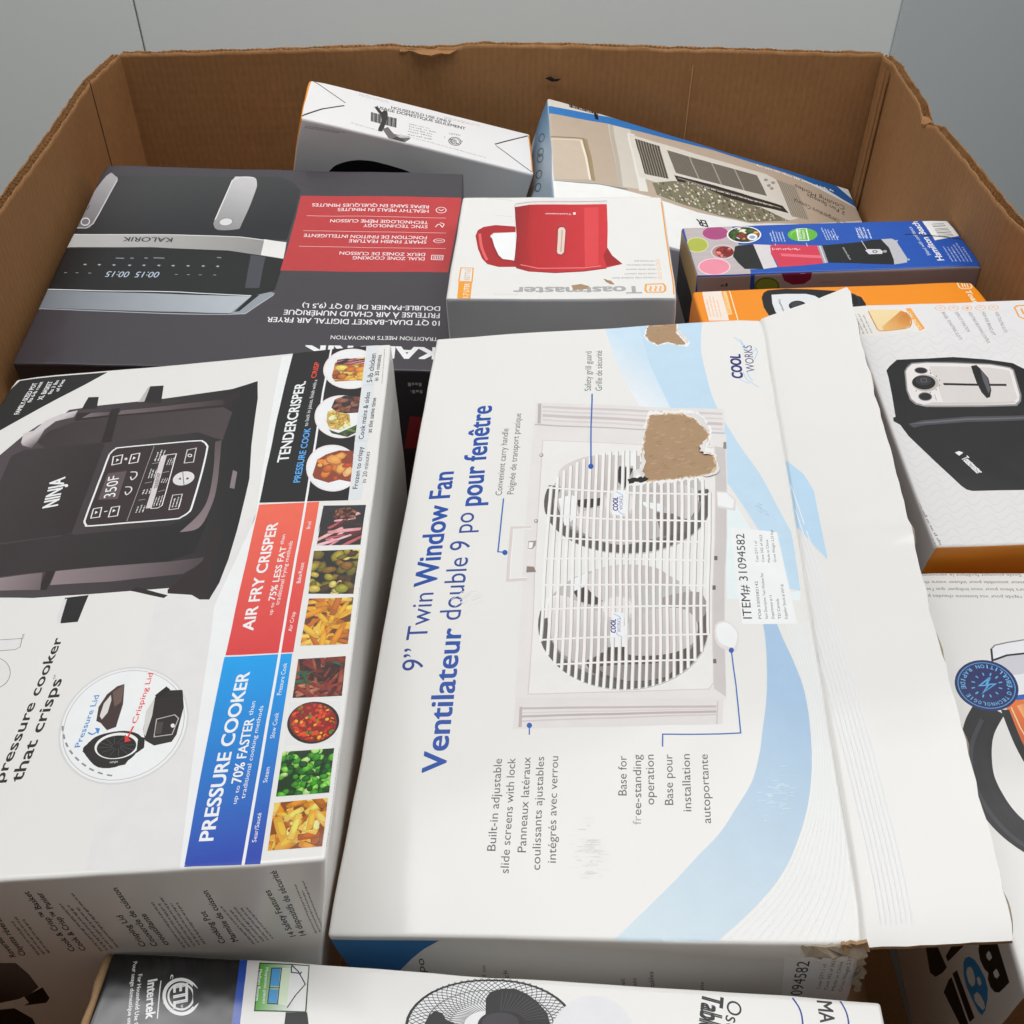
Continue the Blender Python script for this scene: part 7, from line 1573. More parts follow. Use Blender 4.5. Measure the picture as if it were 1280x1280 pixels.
('P','#1b1d24',0,(-52.5,-79,52.5,-79,52.5,-30,-52.5,-34))]),  # near-black lower part is painted shade, the dark gap beside the box
('orange','top','opener_picture',None,None,None,[
('P','#1f1d20',0,(-76,16.8,-71.9,25.9,-66.7,30.2,-48.1,32,-27.3,29.7,-4.1,25.9,10.1,22.3,22.2,11.9,22.9,-1,18,-20.2,8.4,-30.5,-70.4,-25.5,-76.9,-15.5,-78.2,-1.5)),
('P','#d8d8da',0,(-65.1,21.3,-50.4,22.1,-31.1,20.9,-23.2,16.3,-18,7.4,-17.3,-6.8,-28.8,-28.2,-67.5,-25.7,-68.8,-9.1,-68.2,4.9)),
('E','#1f1d20',-44.7,-0.9,8.5,-0.5,-2.3,-9.4,0),
('E','#3f3d42',-45.1,0.6,5.9,-0.4,-1.5,-6.1,0),
('T','#3a383a','Toastmaster',-61.4,12.4,0.00,-28.65,2.62,0.00,0.01,0),
('E','#3a393d',11,6.9,6.1,-5.8,-5.6,-11.6,0),
('E','#111113',11.5,6,5,-4.7,-4.6,-9.6,0),
('S','#b9b8bc',1.12,4,0,(9.5,20,5.9,10.1,6.5,1.5,10.1,-1.6))]),
('orange','top','feature_label',None,None,None,[
('P','#ecd8cc',0,(-133.2,35.2,-113.1,35,-116.4,-22.6,-135.8,-21.9)),
('S','#f7e3c6',0.90,0,0,(-112.9,34.4,-106.4,35.2,-105.2,32.2,-107.8,-23.2)),
('P','#f3c489',0,(-112.5,32,-108.5,32.4,-111.1,-12,-115.7,-12.8)),
('D','#e8a878',-133.9,-14.7,2.3,42.4,11.8,-0.7,4,3),
('T','#ee9a3c','EASY TO CLEAN',-112.1,-9.7,0.00,39.88,-2.59,0.00,0.01,0)]),
('orange','top','brand_logo',None,None,None,[
('S','#f3dcbc',1.38,0,1,(126.6,32.5,129.2,34.4,138.7,35.3,140.3,32.2,138.4,24,135.6,21.2,126.6,20.6,125.3,23.7)),
('S','#f3dcbc',1.15,0,0,(131.1,32.2,129.1,23.4)),
('S','#f3dcbc',1.15,0,0,(133.6,32,131.6,23.2)),
('S','#f3dcbc',1.15,0,0,(136.2,31.9,134.2,23.1)),
('T','#f5e6d0','Toastmaster',128,17,0.00,-63.02,5.47,0.00,0.02,0)]),
('toaster','top','wave_print',None,None,None,[
('P','#dad8d8',0,(-25.7,132.4,15,133.7,166.5,139.5,118.9,26.3,33,47.4,-23.3,53,-26.1,70.7)),
('S','#d6d4d3',1.57,0,0,(-95,101.2,-91.6,93,-87.4,92.8,-79.9,100.4,-75.7,100.2,-72.4,92.1,-68.2,91.9,-60.6,99.5,-56.4,99.3,-53.2,91.2,-49,91,-41.3,98.6,-37.1,98.4,-34,90.3,-29.8,90.1,-22,97.7,-17.8,97.5,-14.8,89.4,-10.6,89.2,-2.7,96.7,1.5,96.5,4.4,88.4,8.6,88.2,16.6,95.8,20.8,95.6,23.6,87.5,27.8,87.3,35.9,94.9,40.1,94.7,42.8,86.6,46.9,86.4,55.2,94,59.3,93.8)),
('S','#d6d4d3',1.55,0,0,(-95,91.4,-91.6,83.4,-87.5,83.2,-80,90.7,-75.9,90.5,-72.6,82.5,-68.4,82.3,-60.8,89.7,-56.7,89.5,-53.5,81.5,-49.3,81.3,-41.7,88.8,-37.5,88.6,-34.4,80.6,-30.3,80.4,-22.5,87.9,-18.3,87.7,-15.3,79.7,-11.2,79.5,-3.3,87,0.8,86.8,3.7,78.8,7.9,78.6,15.8,86.1,20,85.9,22.8,77.9,26.9,77.7,35,85.2,39.2,85,41.9,77,46,76.8,54.2,84.3)),
('S','#d6d4d3',1.54,0,0,(-95.1,81.7,-91.7,73.8,-87.5,73.6,-80.1,81,-76,80.8,-72.7,72.9,-68.6,72.7,-61.1,80.1,-56.9,79.9,-53.8,72,-49.6,71.8,-42,79.2,-37.9,79,-34.8,71.1,-30.7,70.9,-23,78.3,-18.8,78.1,-15.9,70.2,-11.7,70,-3.9,77.4,0.2,77.2,3.1,69.3,7.2,69.1,15.1,76.5,19.2,76.3,22,68.4,26.1,68.2,34.1,75.6,38.3,75.4,41,67.5,45.1,67.3,53.2,74.7)),
('S','#d6d4d3',1.52,0,0,(-95.1,72.2,-91.7,64.4,-87.6,64.2,-80.2,71.5,-76.1,71.3,-72.9,63.5,-68.8,63.3,-61.3,70.6,-57.2,70.4,-54,62.6,-49.9,62.4,-42.4,69.7,-38.3,69.5,-35.2,61.7,-31.1,61.5,-23.5,68.8,-19.3,68.6,-16.4,60.8,-12.3,60.6,-4.5,67.9,-0.4,67.7,2.4,59.9,6.5,59.7,14.4,67,18.5,66.8,21.3,59,25.3,58.8,33.3,66.1,37.4,65.9,40.1,58.1,44.2,57.9)),
('S','#d6d4d3',1.51,0,0,(-95.1,62.8,-91.7,55.1,-87.7,54.9,-80.4,62.1,-76.3,61.9,-73,54.2,-69,54,-61.5,61.2,-57.5,61,-54.3,53.3,-50.2,53.1,-42.7,60.3,-38.7,60.1,-35.6,52.4,-31.5,52.2,-23.9,59.4,-19.8,59.2,-16.9,51.5,-12.8,51.3,-5.1,58.5,-1,58.3,1.8,50.6,5.9,50.4,13.7,57.6,17.7,57.4,20.5,49.7,24.6,49.6,32.5,56.7,36.5,56.5,39.2,48.9,43.3,48.7)),
('S','#d6d4d3',1.49,0,0,(-95.1,53.5,-91.8,45.9,-87.7,45.7,-80.5,52.8,-76.4,52.6,-73.2,45,-69.1,44.8,-61.8,51.9,-57.7,51.7,-54.6,44.1,-50.5,43.9,-43.1,51,-39,50.8,-36,43.3,-32,43.1,-24.4,50.2,-20.3,50,-17.4,42.4,-13.4,42.2,-5.7,49.3,-1.7,49.1,1.2,41.5,5.2,41.3,13,48.4,17,48.2,19.8,40.6,23.8,40.4,31.6,47.5,35.7,47.3,38.3,39.7)),
('S','#d6d4d3',1.48,0,0,(-95.1,44.3,-91.8,36.8,-87.8,36.6,-80.6,43.7,-76.5,43.5,-73.3,36,-69.3,35.8,-62,42.8,-58,42.6,-54.8,35.1,-50.8,34.9,-43.4,41.9,-39.4,41.7,-36.4,34.2,-32.4,34,-24.9,41,-20.8,40.8,-17.9,33.3,-13.9,33.1,-6.3,40.1,-2.3,39.9,0.6,32.4,4.6,32.3,12.3,39.2,16.3,39.1,19,31.6,23,31.4,30.8,38.4,34.8,38.2,37.5,30.7)),
('S','#d6d4d3',1.46,0,0,(-95.1,35.3,-91.8,27.9,-87.8,27.7,-80.7,34.6,-76.7,34.4,-73.5,27,-69.5,26.8,-62.2,33.7,-58.2,33.5,-55.1,26.1,-51.1,25.9,-43.8,32.9,-39.8,32.7,-36.8,25.3,-32.8,25.1,-25.3,32,-21.3,31.8,-18.4,24.4,-14.4,24.2,-6.9,31.1,-2.9,30.9,-0.1,23.5,3.9,23.3,11.6,30.2,15.6,30,18.3,22.7,22.3,22.5,30,29.4,34,29.2)),
('S','#d6d4d3',1.45,0,0,(-95.1,26.4,-91.9,19,-87.9,18.8,-80.8,25.7,-76.8,25.5,-73.6,18.2,-69.6,18,-62.4,24.8,-58.4,24.6,-55.4,17.3,-51.4,17.1,-44.1,23.9,-40.1,23.8,-37.1,16.4,-33.2,16.3,-25.8,23.1,-21.8,22.9,-18.9,15.6,-14.9,15.4,-7.4,22.2,-3.5,22,-0.7,14.7,3.3,14.5,10.9,21.3,14.9,21.1,17.6,13.8,21.5,13.7,29.2,20.5,33.2,20.3)),
('S','#d6d4d3',1.44,0,0,(-95.1,17.5,-91.9,10.3,-87.9,10.1,-80.9,16.9,-76.9,16.7,-73.8,9.4,-69.8,9.3,-62.6,16,-58.7,15.8,-55.6,8.6,-51.7,8.4,-44.4,15.1,-40.5,15,-37.5,7.7,-33.6,7.5,-26.2,14.3,-22.2,14.1,-19.4,6.9,-15.4,6.7,-8,13.4,-4,13.2,-1.3,6,2.7,5.8,10.2,12.6,14.2,12.4,16.9,5.1,20.8,5,28.4,11.7)),
('S','#d6d4d3',1.42,0,0,(-95.1,8.8,-91.9,1.7,-88,1.5,-81,8.2,-77,8,-73.9,0.8,-70,0.6,-62.9,7.3,-58.9,7.1,-55.9,-0,-52,-0.2,-44.7,6.4,-40.8,6.3,-37.9,-0.9,-34,-1.1,-26.6,5.6,-22.7,5.4,-19.9,-1.7,-15.9,-1.9,-8.5,4.7,-4.6,4.5,-1.8,-2.6,2.1,-2.8,9.6,3.9,13.5,3.7,16.2,-3.4,20.1,-3.6,27.6,3)),
('S','#d6d4d3',1.41,0,0,(-95.2,0.2,-92,-6.8,-88.1,-7,-81.1,-0.4,-77.2,-0.6,-74,-7.7,-70.1,-7.9,-63.1,-1.3,-59.2,-1.5,-56.1,-8.5,-52.2,-8.7,-45.1,-2.1,-41.2,-2.3,-38.2,-9.4,-34.3,-9.6,-27.1,-3,-23.2,-3.2,-20.3,-10.2,-16.4,-10.4,-9.1,-3.8,-5.2,-4,-2.4,-11.1,1.5,-11.3,8.9,-4.7,12.8,-4.9,15.5,-11.9,19.4,-12.1)),
('S','#d6d4d3',1.39,0,0,(-95.2,-8.3,-92,-15.3,-88.1,-15.4,-81.2,-8.9,-77.3,-9.1,-74.2,-16.1,-70.3,-16.3,-63.3,-9.8,-59.4,-10,-56.4,-16.9,-52.5,-17.1,-45.4,-10.6,-41.5,-10.8,-38.6,-17.8,-34.7,-18,-27.5,-11.5,-23.6,-11.7,-20.8,-18.6,-16.9,-18.8,-9.6,-12.3,-5.7,-12.5,-3,-19.5,0.9,-19.6,8.3,-13.2,12.1,-13.4,14.8,-20.3,18.7,-20.5)),
('S','#d6d4d3',1.38,0,0,(-95.2,-16.7,-92,-23.6,-88.2,-23.8,-81.3,-17.3,-77.4,-17.5,-74.3,-24.4,-70.5,-24.6,-63.5,-18.2,-59.6,-18.4,-56.6,-25.2,-52.8,-25.4,-45.7,-19,-41.8,-19.2,-38.9,-26.1,-35.1,-26.3,-27.9,-19.9,-24.1,-20,-21.3,-26.9,-17.4,-27.1,-10.2,-20.7,-6.3,-20.9,-3.6,-27.7,0.3,-27.9,7.6,-21.5,11.5,-21.7,14.1,-28.6)),
('S','#d6d4d3',1.37,0,0,(-95.2,-25,-92,-31.8,-88.2,-32,-81.4,-25.6,-77.5,-25.8,-74.5,-32.6,-70.6,-32.8,-63.7,-26.5,-59.8,-26.6,-56.9,-33.4,-53,-33.6,-46,-27.3,-42.2,-27.5,-39.3,-34.3,-35.5,-34.5,-28.3,-28.1,-24.5,-28.3,-21.7,-35.1,-17.9,-35.3,-10.7,-29,-6.8,-29.1,-4.1,-35.9,-0.3,-36.1,7,-29.8,10.8,-30,13.4,-36.8)),
('S','#d6d4d3',1.36,0,0,(-95.2,-33.2,-92.1,-39.9,-88.3,-40.1,-81.4,-33.8,-77.6,-34,-74.6,-40.7,-70.8,-40.9,-63.9,-34.6,-60.1,-34.8,-57.1,-41.6,-53.3,-41.7,-46.3,-35.5,-42.5,-35.7,-39.6,-42.4,-35.8,-42.6,-28.8,-36.3,-24.9,-36.5,-22.2,-43.2,-18.4,-43.4,-11.2,-37.1,-7.4,-37.3,-4.7,-44,-0.9,-44.2,6.4,-38,10.2,-38.1)),
('S','#d6d4d3',1.34,0,0,(-95.2,-41.3,-92.1,-47.9,-88.3,-48.1,-81.5,-41.9,-77.7,-42.1,-74.7,-48.7,-70.9,-48.9,-64.1,-42.7,-60.3,-42.9,-57.3,-49.6,-53.6,-49.7,-46.6,-43.6,-42.8,-43.7,-40,-50.4,-36.2,-50.6,-29.2,-44.4,-25.4,-44.6,-22.6,-51.2,-18.8,-51.4,-11.7,-45.2,-7.9,-45.4,-5.2,-52,-1.5,-52.2,5.7,-46,9.5,-46.2)),
('S','#d6d4d3',1.33,0,0,(-95.2,-49.3,-92.1,-55.8,-88.4,-56,-81.6,-49.9,-77.9,-50.1,-74.8,-56.7,-71.1,-56.8,-64.3,-50.7,-60.5,-50.9,-57.6,-57.5,-53.8,-57.7,-46.9,-51.5,-43.1,-51.7,-40.3,-58.3,-36.6,-58.5,-29.6,-52.4,-25.8,-52.5,-23,-59.1,-19.3,-59.3,-12.2,-53.2,-8.4,-53.4,-5.8,-59.9,-2,-60.1,5.1,-54)),
('S','#d6d4d3',1.32,0,0,(-95.2,-57.2,-92.2,-63.7,-88.4,-63.9,-81.7,-57.8,-78,-58,-75,-64.5,-71.2,-64.7,-64.5,-58.6,-60.7,-58.8,-57.8,-65.3,-54.1,-65.5,-47.2,-59.4,-43.5,-59.6,-40.6,-66.1,-36.9,-66.3,-30,-60.2,-26.2,-60.4,-23.5,-66.9,-19.7,-67.1,-12.7,-61.1,-9,-61.2,-6.3,-67.7,-2.6,-67.9,4.5,-61.9)),
('S','#d6d4d3',1.31,0,0,(-95.2,-65,-92.2,-71.4,-88.5,-71.6,-81.8,-65.6,-78.1,-65.8,-75.1,-72.2,-71.4,-72.4,-64.7,-66.4,-60.9,-66.6,-58,-73,-54.3,-73.2,-47.5,-67.2,-43.8,-67.4,-41,-73.8,-37.3,-74,-30.4,-68,-26.6,-68.2,-23.9,-74.6,-20.2,-74.8,-13.2,-68.9,-9.5,-69,-6.8,-75.4,-3.1,-75.6)),
('S','#d6d4d3',1.30,0,0,(-95.2,-72.7,-92.2,-79.1,-88.5,-79.2,-81.9,-73.3,-78.2,-73.5,-75.2,-79.9,-71.5,-80,-64.8,-74.1,-61.1,-74.3,-58.3,-80.7,-54.6,-80.8,-47.8,-74.9,-44.1,-75.1,-41.3,-81.5,-37.6,-81.6,-30.7,-75.7,-27,-75.9,-24.3,-82.3,-20.6,-82.4,-13.7,-76.5,-10,-76.7,-7.4,-83.1,-3.7,-83.2)),
('S','#d6d4d3',1.28,0,0,(-95.2,-80.4,-92.2,-86.6,-88.6,-86.8,-82,-81,-78.3,-81.1,-75.4,-87.4,-71.7,-87.6,-65,-81.8,-61.3,-81.9,-58.5,-88.2,-54.8,-88.4,-48.1,-82.6,-44.4,-82.7,-41.6,-89,-37.9,-89.2,-31.1,-83.4,-27.4,-83.5,-24.7,-89.8,-21.1,-90,-14.2,-84.2,-10.5,-84.3,-7.9,-90.6)),
('S','#d6d4d3',1.27,0,0,(-95.3,-87.9,-92.3,-94.1,-88.6,-94.3,-82.1,-88.5,-78.4,-88.7,-75.5,-94.9,-71.8,-95.1,-65.2,-89.3,-61.5,-89.5,-58.7,-95.7,-55.1,-95.9,-48.4,-90.1,-44.7,-90.3,-41.9,-96.5,-38.3,-96.6,-31.5,-90.9,-27.8,-91.1,-25.2,-97.3,-21.5,-97.4,-14.7,-91.7,-11,-91.9,-8.4,-98)),
('S','#d6d4d3',1.26,0,0,(-95.3,-95.4,-92.3,-101.5,-88.7,-101.7,-82.1,-96,-78.5,-96.1,-75.6,-102.3,-72,-102.4,-65.4,-96.8,-61.7,-96.9,-58.9,-103.1,-55.3,-103.2,-48.6,-97.5,-45,-97.7,-42.2,-103.8,-38.6,-104,-31.9,-98.3,-28.2,-98.5,-25.6,-104.6,-21.9,-104.8,-15.1,-99.1,-11.5,-99.3)),
('S','#d6d4d3',1.25,0,0,(-95.3,-102.7,-92.3,-108.8,-88.7,-109,-82.2,-103.3,-78.6,-103.5,-75.7,-109.6,-72.1,-109.7,-65.6,-104.1,-61.9,-104.3,-59.1,-110.4,-55.5,-110.5,-48.9,-104.9,-45.3,-105.1,-42.6,-111.1,-38.9,-111.3,-32.2,-105.7,-28.6,-105.9,-26,-111.9,-22.4,-112.1,-15.6,-106.5,-12,-106.6)),
('S','#d6d4d3',1.24,0,0,(-95.3,-110,-92.3,-116,-88.8,-116.2,-82.3,-110.6,-78.7,-110.8,-75.8,-116.8,-72.3,-117,-65.7,-111.4,-62.1,-111.6,-59.3,-117.6,-55.8,-117.7,-49.2,-112.2,-45.6,-112.4,-42.9,-118.3,-39.3,-118.5,-32.6,-113,-29,-113.1,-26.4,-119.1,-22.8,-119.3,-16.1,-113.7)),
('S','#d6d4d3',1.23,0,0,(-95.3,-117.2,-92.4,-123.2,-88.8,-123.3,-82.4,-117.8,-78.8,-118,-76,-123.9,-72.4,-124.1,-65.9,-118.6,-62.3,-118.8,-59.6,-124.7,-56,-124.9,-49.4,-119.4,-45.9,-119.5,-43.2,-125.5,-39.6,-125.6,-33,-120.1,-29.4,-120.3,-26.8,-126.2,-23.2,-126.4,-16.5,-120.9)),
('S','#d6d4d3',1.22,0,0,(-95.3,-124.4,-92.4,-130.2,-88.8,-130.4,-82.5,-125,-78.9,-125.1,-76.1,-131,-72.5,-131.2,-66.1,-125.7,-62.5,-125.9,-59.8,-131.8,-56.2,-131.9,-49.7,-126.5,-46.2,-126.7,-43.5,-132.5,-39.9,-132.7,-33.3,-127.3,-29.8,-127.4,-27.2,-133.3,-23.6,-133.4)),
('S','#d6d4d3',1.21,0,0,(-95.3,-131.4,-92.4,-137.2,-88.9,-137.4,-82.6,-132,-79,-132.2,-76.2,-138,-72.7,-138.1,-66.3,-132.8,-62.7,-132.9,-60,-138.7,-56.4,-138.9,-50,-133.5,-46.4,-133.7,-43.8,-139.5,-40.2,-139.6,-33.7,-134.3,-30.1,-134.5,-27.5,-140.2,-24,-140.4)),
('S','#d6d4d3',1.20,0,0,(-95.3,-138.4,-92.4,-144.1,-88.9,-144.3,-82.6,-139,-79.1,-139.1,-76.3,-144.9,-72.8,-145,-66.4,-139.7,-62.9,-139.9,-60.2,-145.6,-56.7,-145.8,-50.2,-140.5,-46.7,-140.6,-44,-146.4,-40.5,-146.5,-34,-141.2,-30.5,-141.4,-27.9,-147.1))]),
('toaster','top','toast_label',None,None,None,[
('P','#dedad5',0,(-99.7,132.8,-41.6,130,-35.5,97.7,-101.1,91.7)),
('P','#e9cf9f',0,(-81.2,126.1,-76.9,127.8,-51.2,126.6,-47.8,123.3,-45.2,114.9,-48.5,105.1,-55,101.7,-74.7,99.6,-79,101,-79.7,106.6)),
('G','#e0b06c','#c9823c',(-72.7,103.2,-45.2,117.5),0,(-51.6,125.4,-47.9,123,-45.7,115,-48.7,105.7,-54.8,102.3,-74.1,100.2,-74.4,104.8)),
('G','#c47c38','#d99f5c',(-47.5,120.7,-62.8,104.2),3,(-50.8,120.2,-47.8,118.2,-48.4,111.3,-53.5,106.9,-57.7,108.7,-56.7,114.9)),
('S','#c98a44',1.08,2,0,(-81.2,126.1,-79.7,106.6,-79,101,-74.7,99.6,-55,101.7,-48.5,105.1,-45.2,114.9,-47.8,123.3)),
('P','#e7a04c',0,(-46.6,128.3,-41.7,128.7,-36.9,100.8,-42.4,98)),
('T','#f6e4c8','CRUMB TRAY',-39.4,101,-4.25,24.03,-2.71,-0.48,0,0),
('D','#9a9594',-97.7,96.7,-2,32.3,13,0.8,4,3)]),
('toaster','top','feature_text',None,None,None,[
('E','#e3a878',-15.2,127.5,4.7,-0.2,-1,-3.5,0.84),
('S','#e3a878',0.81,0,0,(-17.1,126.9,-14.8,128.7,-13.7,126.7)),
('T','#6a6463','BAGEL TOASTING SLOTS',-16.1,121.8,4.61,-37.40,3.11,0.38,0,0),
('E','#e3a878',-3.4,126.9,4.7,-0.2,-1.1,-3.5,0.84),
('S','#e3a878',0.82,0,0,(-5.3,126.3,-3,128.1,-1.9,126.2)),
('T','#6a6463','DEFROST FUNCTION',-4.3,121.2,3.19,-26.98,3.12,0.37,0,0),
('E','#e3a878',8.8,126.3,4.7,-0.2,-1.1,-3.5,0.84),
('S','#e3a878',0.82,0,0,(6.8,125.8,9.2,127.6,10.3,125.6)),
('T','#6a6463','ADJUSTABLE BROWNING CONTROL',7.8,120.6,4.45,-41.60,3.12,0.33,0,0),
('E','#e3a878',20.9,125.7,4.7,-0.2,-1.1,-3.5,0.84),
('S','#e3a878',0.82,0,0,(19,125.2,21.4,127,22.5,125)),
('T','#6a6463','HIGH RISE BREAD LIFT',20,120,0.00,-30.80,3.08,0.00,0,0),
('E','#e3a878',32.7,125.2,4.7,-0.2,-1.2,-3.5,0.84),
('S','#e3a878',0.82,0,0,(30.8,124.6,33.1,126.4,34.2,124.4)),
('T','#6a6463','WIDE TOASTING SLOTS',31.7,119.5,0.00,-27.07,3.09,0.00,0,0),
('P','#e3a050',0,(7.4,127.6,11.3,127.5,8.4,123.8)),
('S','#e3a050',1.64,0,1,(51.5,124.3,55.2,126.6,73.9,127,74.8,111.7,54.6,109.5,51.6,112.2)),
('S','#e3a050',1.91,0,0,(57.1,122.7,57,115.1)),
('S','#e3a050',1.92,0,0,(62.6,123.1,62.5,114.8)),
('D','#8d8a8a',-92.5,-132.4,-5.9,49.8,-11.6,-1.4,3,6)]),
('toaster','top','toaster_picture',None,None,None,[
('P','#1e1d1f',0,(-85.3,50.7,-81.3,55.7,-73.1,63.2,-53.2,63.7,-24.1,63.8,3.8,59.8,25.7,54.1,34.2,45.9,60.9,34.7,81.8,-4.9,49.9,-84.3,16.1,-84.2,-53.5,-82.3,-57.6,-80.7,-60.3,-77.2,-86.6,-24.6,-89.9,-12.2,-94.4,-7.8,-93.8,-4.1,-91.5,-2.9,-88.2,20.8,-85.8,41.6)),
('P','#3a393d',0,(-65.8,57.3,-48.2,59.4,-21.3,59.3,6.3,55.1,23.1,49.6,5.6,52.8,-48.6,58.3,-62.9,57.2,-69.7,49.4)),
('P','#8d8a88',0,(-70.6,48.9,-67.5,53.6,-61.8,58.9,-48.2,59.7,6,54.2,21.9,49.1,23.9,46.1,20.1,16.5,17.2,9.5,12,4.8,-22.2,5.4,-63.6,7.3,-71.6,10.4,-74.7,16,-74.7,27.1)),
('P','#dfdad7',0,(-69.4,48.8,-66.6,53,-61.6,57.4,-48.6,58.3,5.6,53.1,20.5,48,22.5,45,18.5,16.6,16,10.6,11.5,6.8,-21.7,7,-63,9.2,-70.2,12,-73.2,17,-73.6,27)),
('P','#d0cac6',0,(-47.7,54.1,2.6,50,19.5,45.2,16.8,25.5,15.5,13.1,11.3,9.8,-48,12.6,-47.2,28.5)),
('P','#c8c1bd',0,(-68,9.2,-56.1,12.4,11.3,9.8,13.7,8,-21.7,7)),
('E','#777372',-56.3,49.4,5.5,-0.8,-1.3,-3.9,0),
('E','#2b2a2b',-56.3,49.4,4.7,-0.7,-1.1,-3.1,0),
('E','#777372',-61.1,19,5.6,-0.8,-1.7,-4.8,0),
('E','#2b2a2b',-61.1,19,4.8,-0.7,-1.4,-4,0),
('E','#b9b0a8',-56.8,34.6,10.9,-1.6,-3.4,-9.9,0),
('E','#1c1b1d',-57.8,35.2,9.5,-1.4,-2.8,-8.2,0),
('E','#39373a',-57.5,37.5,6.6,-1,-1.9,-5.5,0),
('S','#6a686a',0.62,0,1,(-59.2,39.5,-54.5,39.6,-55.2,35.7,-59.7,35.6)),
('S','#2a2828',2.45,0,0,(-41.9,32.5,-16.1,30.4,11.3,28.6)),
('P','#232225',0,(-11.9,52.4,-6.7,53.4,-4.9,49.2,-1.5,37.6,-3.7,23.7,-7.6,15.6,-10.8,14.6,-13,21.4,-13.4,32.5,-12.8,43.9)),
('P','#5b595d',0,(-5.1,48.7,-2.3,37.7,-4.5,23.7,-7.5,19.7,-6.9,35.1)),
('D','#7a7270',-49.1,50.8,-0.1,-5.7,1.8,-0,1,2),
('D','#7a7270',-53.1,21.1,-0.5,-7.1,1.7,-0.1,1,2),
('E','#6a625e',-49.2,45.4,0.5,-0,-0.2,-0.7,0),
('E','#6a625e',-45.2,42,0.5,-0,-0.2,-0.7,0),
('E','#6a625e',-43.8,36.9,0.5,-0,-0.2,-0.7,0),
('E','#6a625e',-45.5,31.2,0.5,-0,-0.2,-0.7,0),
('E','#6a625e',-49.8,26.4,0.5,-0,-0.2,-0.7,0),
('E','#6a625e',-55.7,23.5,0.5,-0,-0.2,-0.7,0),
('E','#6a625e',-61.8,23.2,0.5,-0,-0.2,-0.7,0),
('E','#6a625e',-66.8,25.6,0.5,-0,-0.2,-0.7,0),
('P','#4b4a4e',0,(-83.1,-11,-69.9,-7.4,-33.5,-4.8,14.1,-6,64.1,-9.4,62.5,-13.6,12.3,-11.2,-35.3,-10.6,-69.4,-12.7,-80,-15.3)),
('P','#67656a',0,(-82.5,-11.5,-68.4,-9,-34.1,-6.7,13.5,-7.9,13,-9.2,-34.6,-8.5,-66.9,-10.7)),
('P','#e4e2e2',0,(-54.6,-42.7,-50.9,-41.3,-47.9,-43,-52.1,-46.3)),
('T','#e4e2e2','Toastmaster',-51.5,-49.3,7.63,-16.61,5.90,2.71,0.02,0)]),
('toaster','left','side_print',None,None,None,[
('D','#4a4646',-93,-28.5,86.9,-2,-0.2,-9.4,1,3),
('D','#4a4646',-77.8,-36,55.9,-0.7,-0.1,-7.1,1,4)]),
('boil','top','feature_text',None,None,None,[
('T','#6a6866','Socle pivotant facilitant le versement facile',6.5,152.2,-87.66,-0.00,0.00,-3.08,0,0),
('T','#6a6866','Infuseur amovible pour infuser votre thé favori',12.7,144.6,-94.34,-0.00,0.00,-3.03,0,0),
('T','#6a6866',"Indicateurs bleus pour vous indiquer que l'eau chauffe",19.6,137.5,-104.33,-0.00,0.00,-2.99,0,0),
('T','#6a6866','Ébullition rapide pour vos boissons chaudes préférées',19.8,130.7,-102.71,-0.00,0.00,-2.96,0,0)]),
('boil','top','kettle_picture',None,None,None,[
('P','#e0e0e3',0,(-34.2,82,-30.2,85.6,-20.9,88.2,-2.6,92.1,24.2,95.3,12.5,45.1,-25.4,41.8,-36.1,44.1,-35.8,64.7)),
('S','#77777c',0.99,0,0,(-34.4,81.2,-30.4,85.1,-21,87.7,-2.7,91.6,24.2,95.3)),
('P','#c5c5ca',0,(-34.6,73.1,-23.8,77.6,-6.2,79.5,20.1,82.2,17.6,70.9,2.2,65.4,-28.8,59.6)),
('S','#1c1c20',1.49,0,0,(-33.7,82,-35.5,72.1,-24,76.8,-6.3,79.3,19.9,81.6)),
('G','#e2793a','#b9481c',(-24.7,44.3,-29.2,-12.7),0,(-36.9,36.1,-25.3,42.3,-8,45.2,13,46.6,-4.7,-21,-22.8,-17,-33.1,-6.1,-35.4,17.2)),
('G','#f0a46a','#c9561f',(-27.6,34.3,-17.3,34.5),0,(-29.3,35.5,-21.4,38.2,-17.8,5.8,-23.2,1)),
('G','#b8471a','#8f3312',(-19.4,34.5,-7.9,6),0,(-18.3,38.2,-7.2,40.9,0.1,6.2,-5.8,-12.2,-16.1,-7.9)),
('S','#f4c49a',0.93,0,0,(-33.3,34.2,-32.1,18.4,-28.8,2.1)),
('P','#2f5fae',0,(-28,43.8,-16,46,13.6,48.7,12.5,45.1,-17.2,42,-28.1,39.8)),
('S','#17171a',5.54,4,0,(-38,32.1,-37.5,17.1,-36.1,0.7,-32.5,-17.3,-26.8,-30.3)),
('S','#0f0f11',18.98,6,0,(-47.1,33.9,-58.4,17.8,-65.4,0,-68.5,-18.2,-66.2,-34.5,-60.6,-49.2,-50.9,-61.2,-35.7,-71.8)),
('S','#3c3c42',2.74,6,0,(-55.2,23.9,-65.6,7,-70.7,-7,-72.4,-22.7,-69.5,-40,-63,-54.4,-54,-65.4,-40.1,-74.3)),
('S','#1f1f23',4.56,6,0,(-49.7,24,-59.4,4.8,-63.4,-13.6,-61.4,-31.2,-55.8,-45.5,-46,-57))]),
('boil','top','round_badge',None,None,None,[
('E','#232c5e',-45,51.5,19.7,-6.1,-9.2,-19.9,0),
('E','#4f9ad2',-45,51.5,18,-5.6,-8.3,-18,0.965),
('E','#232c5e',-45,51.5,13,-4,-6,-12.9,0),
('T','#6fb4e4','T',-34.2,43.4,-1.44,-1.44,1.88,-1.89,0.008,0),
('T','#6fb4e4','E',-36.3,41.5,-1.66,-1.19,1.55,-2.15,0.008,0),
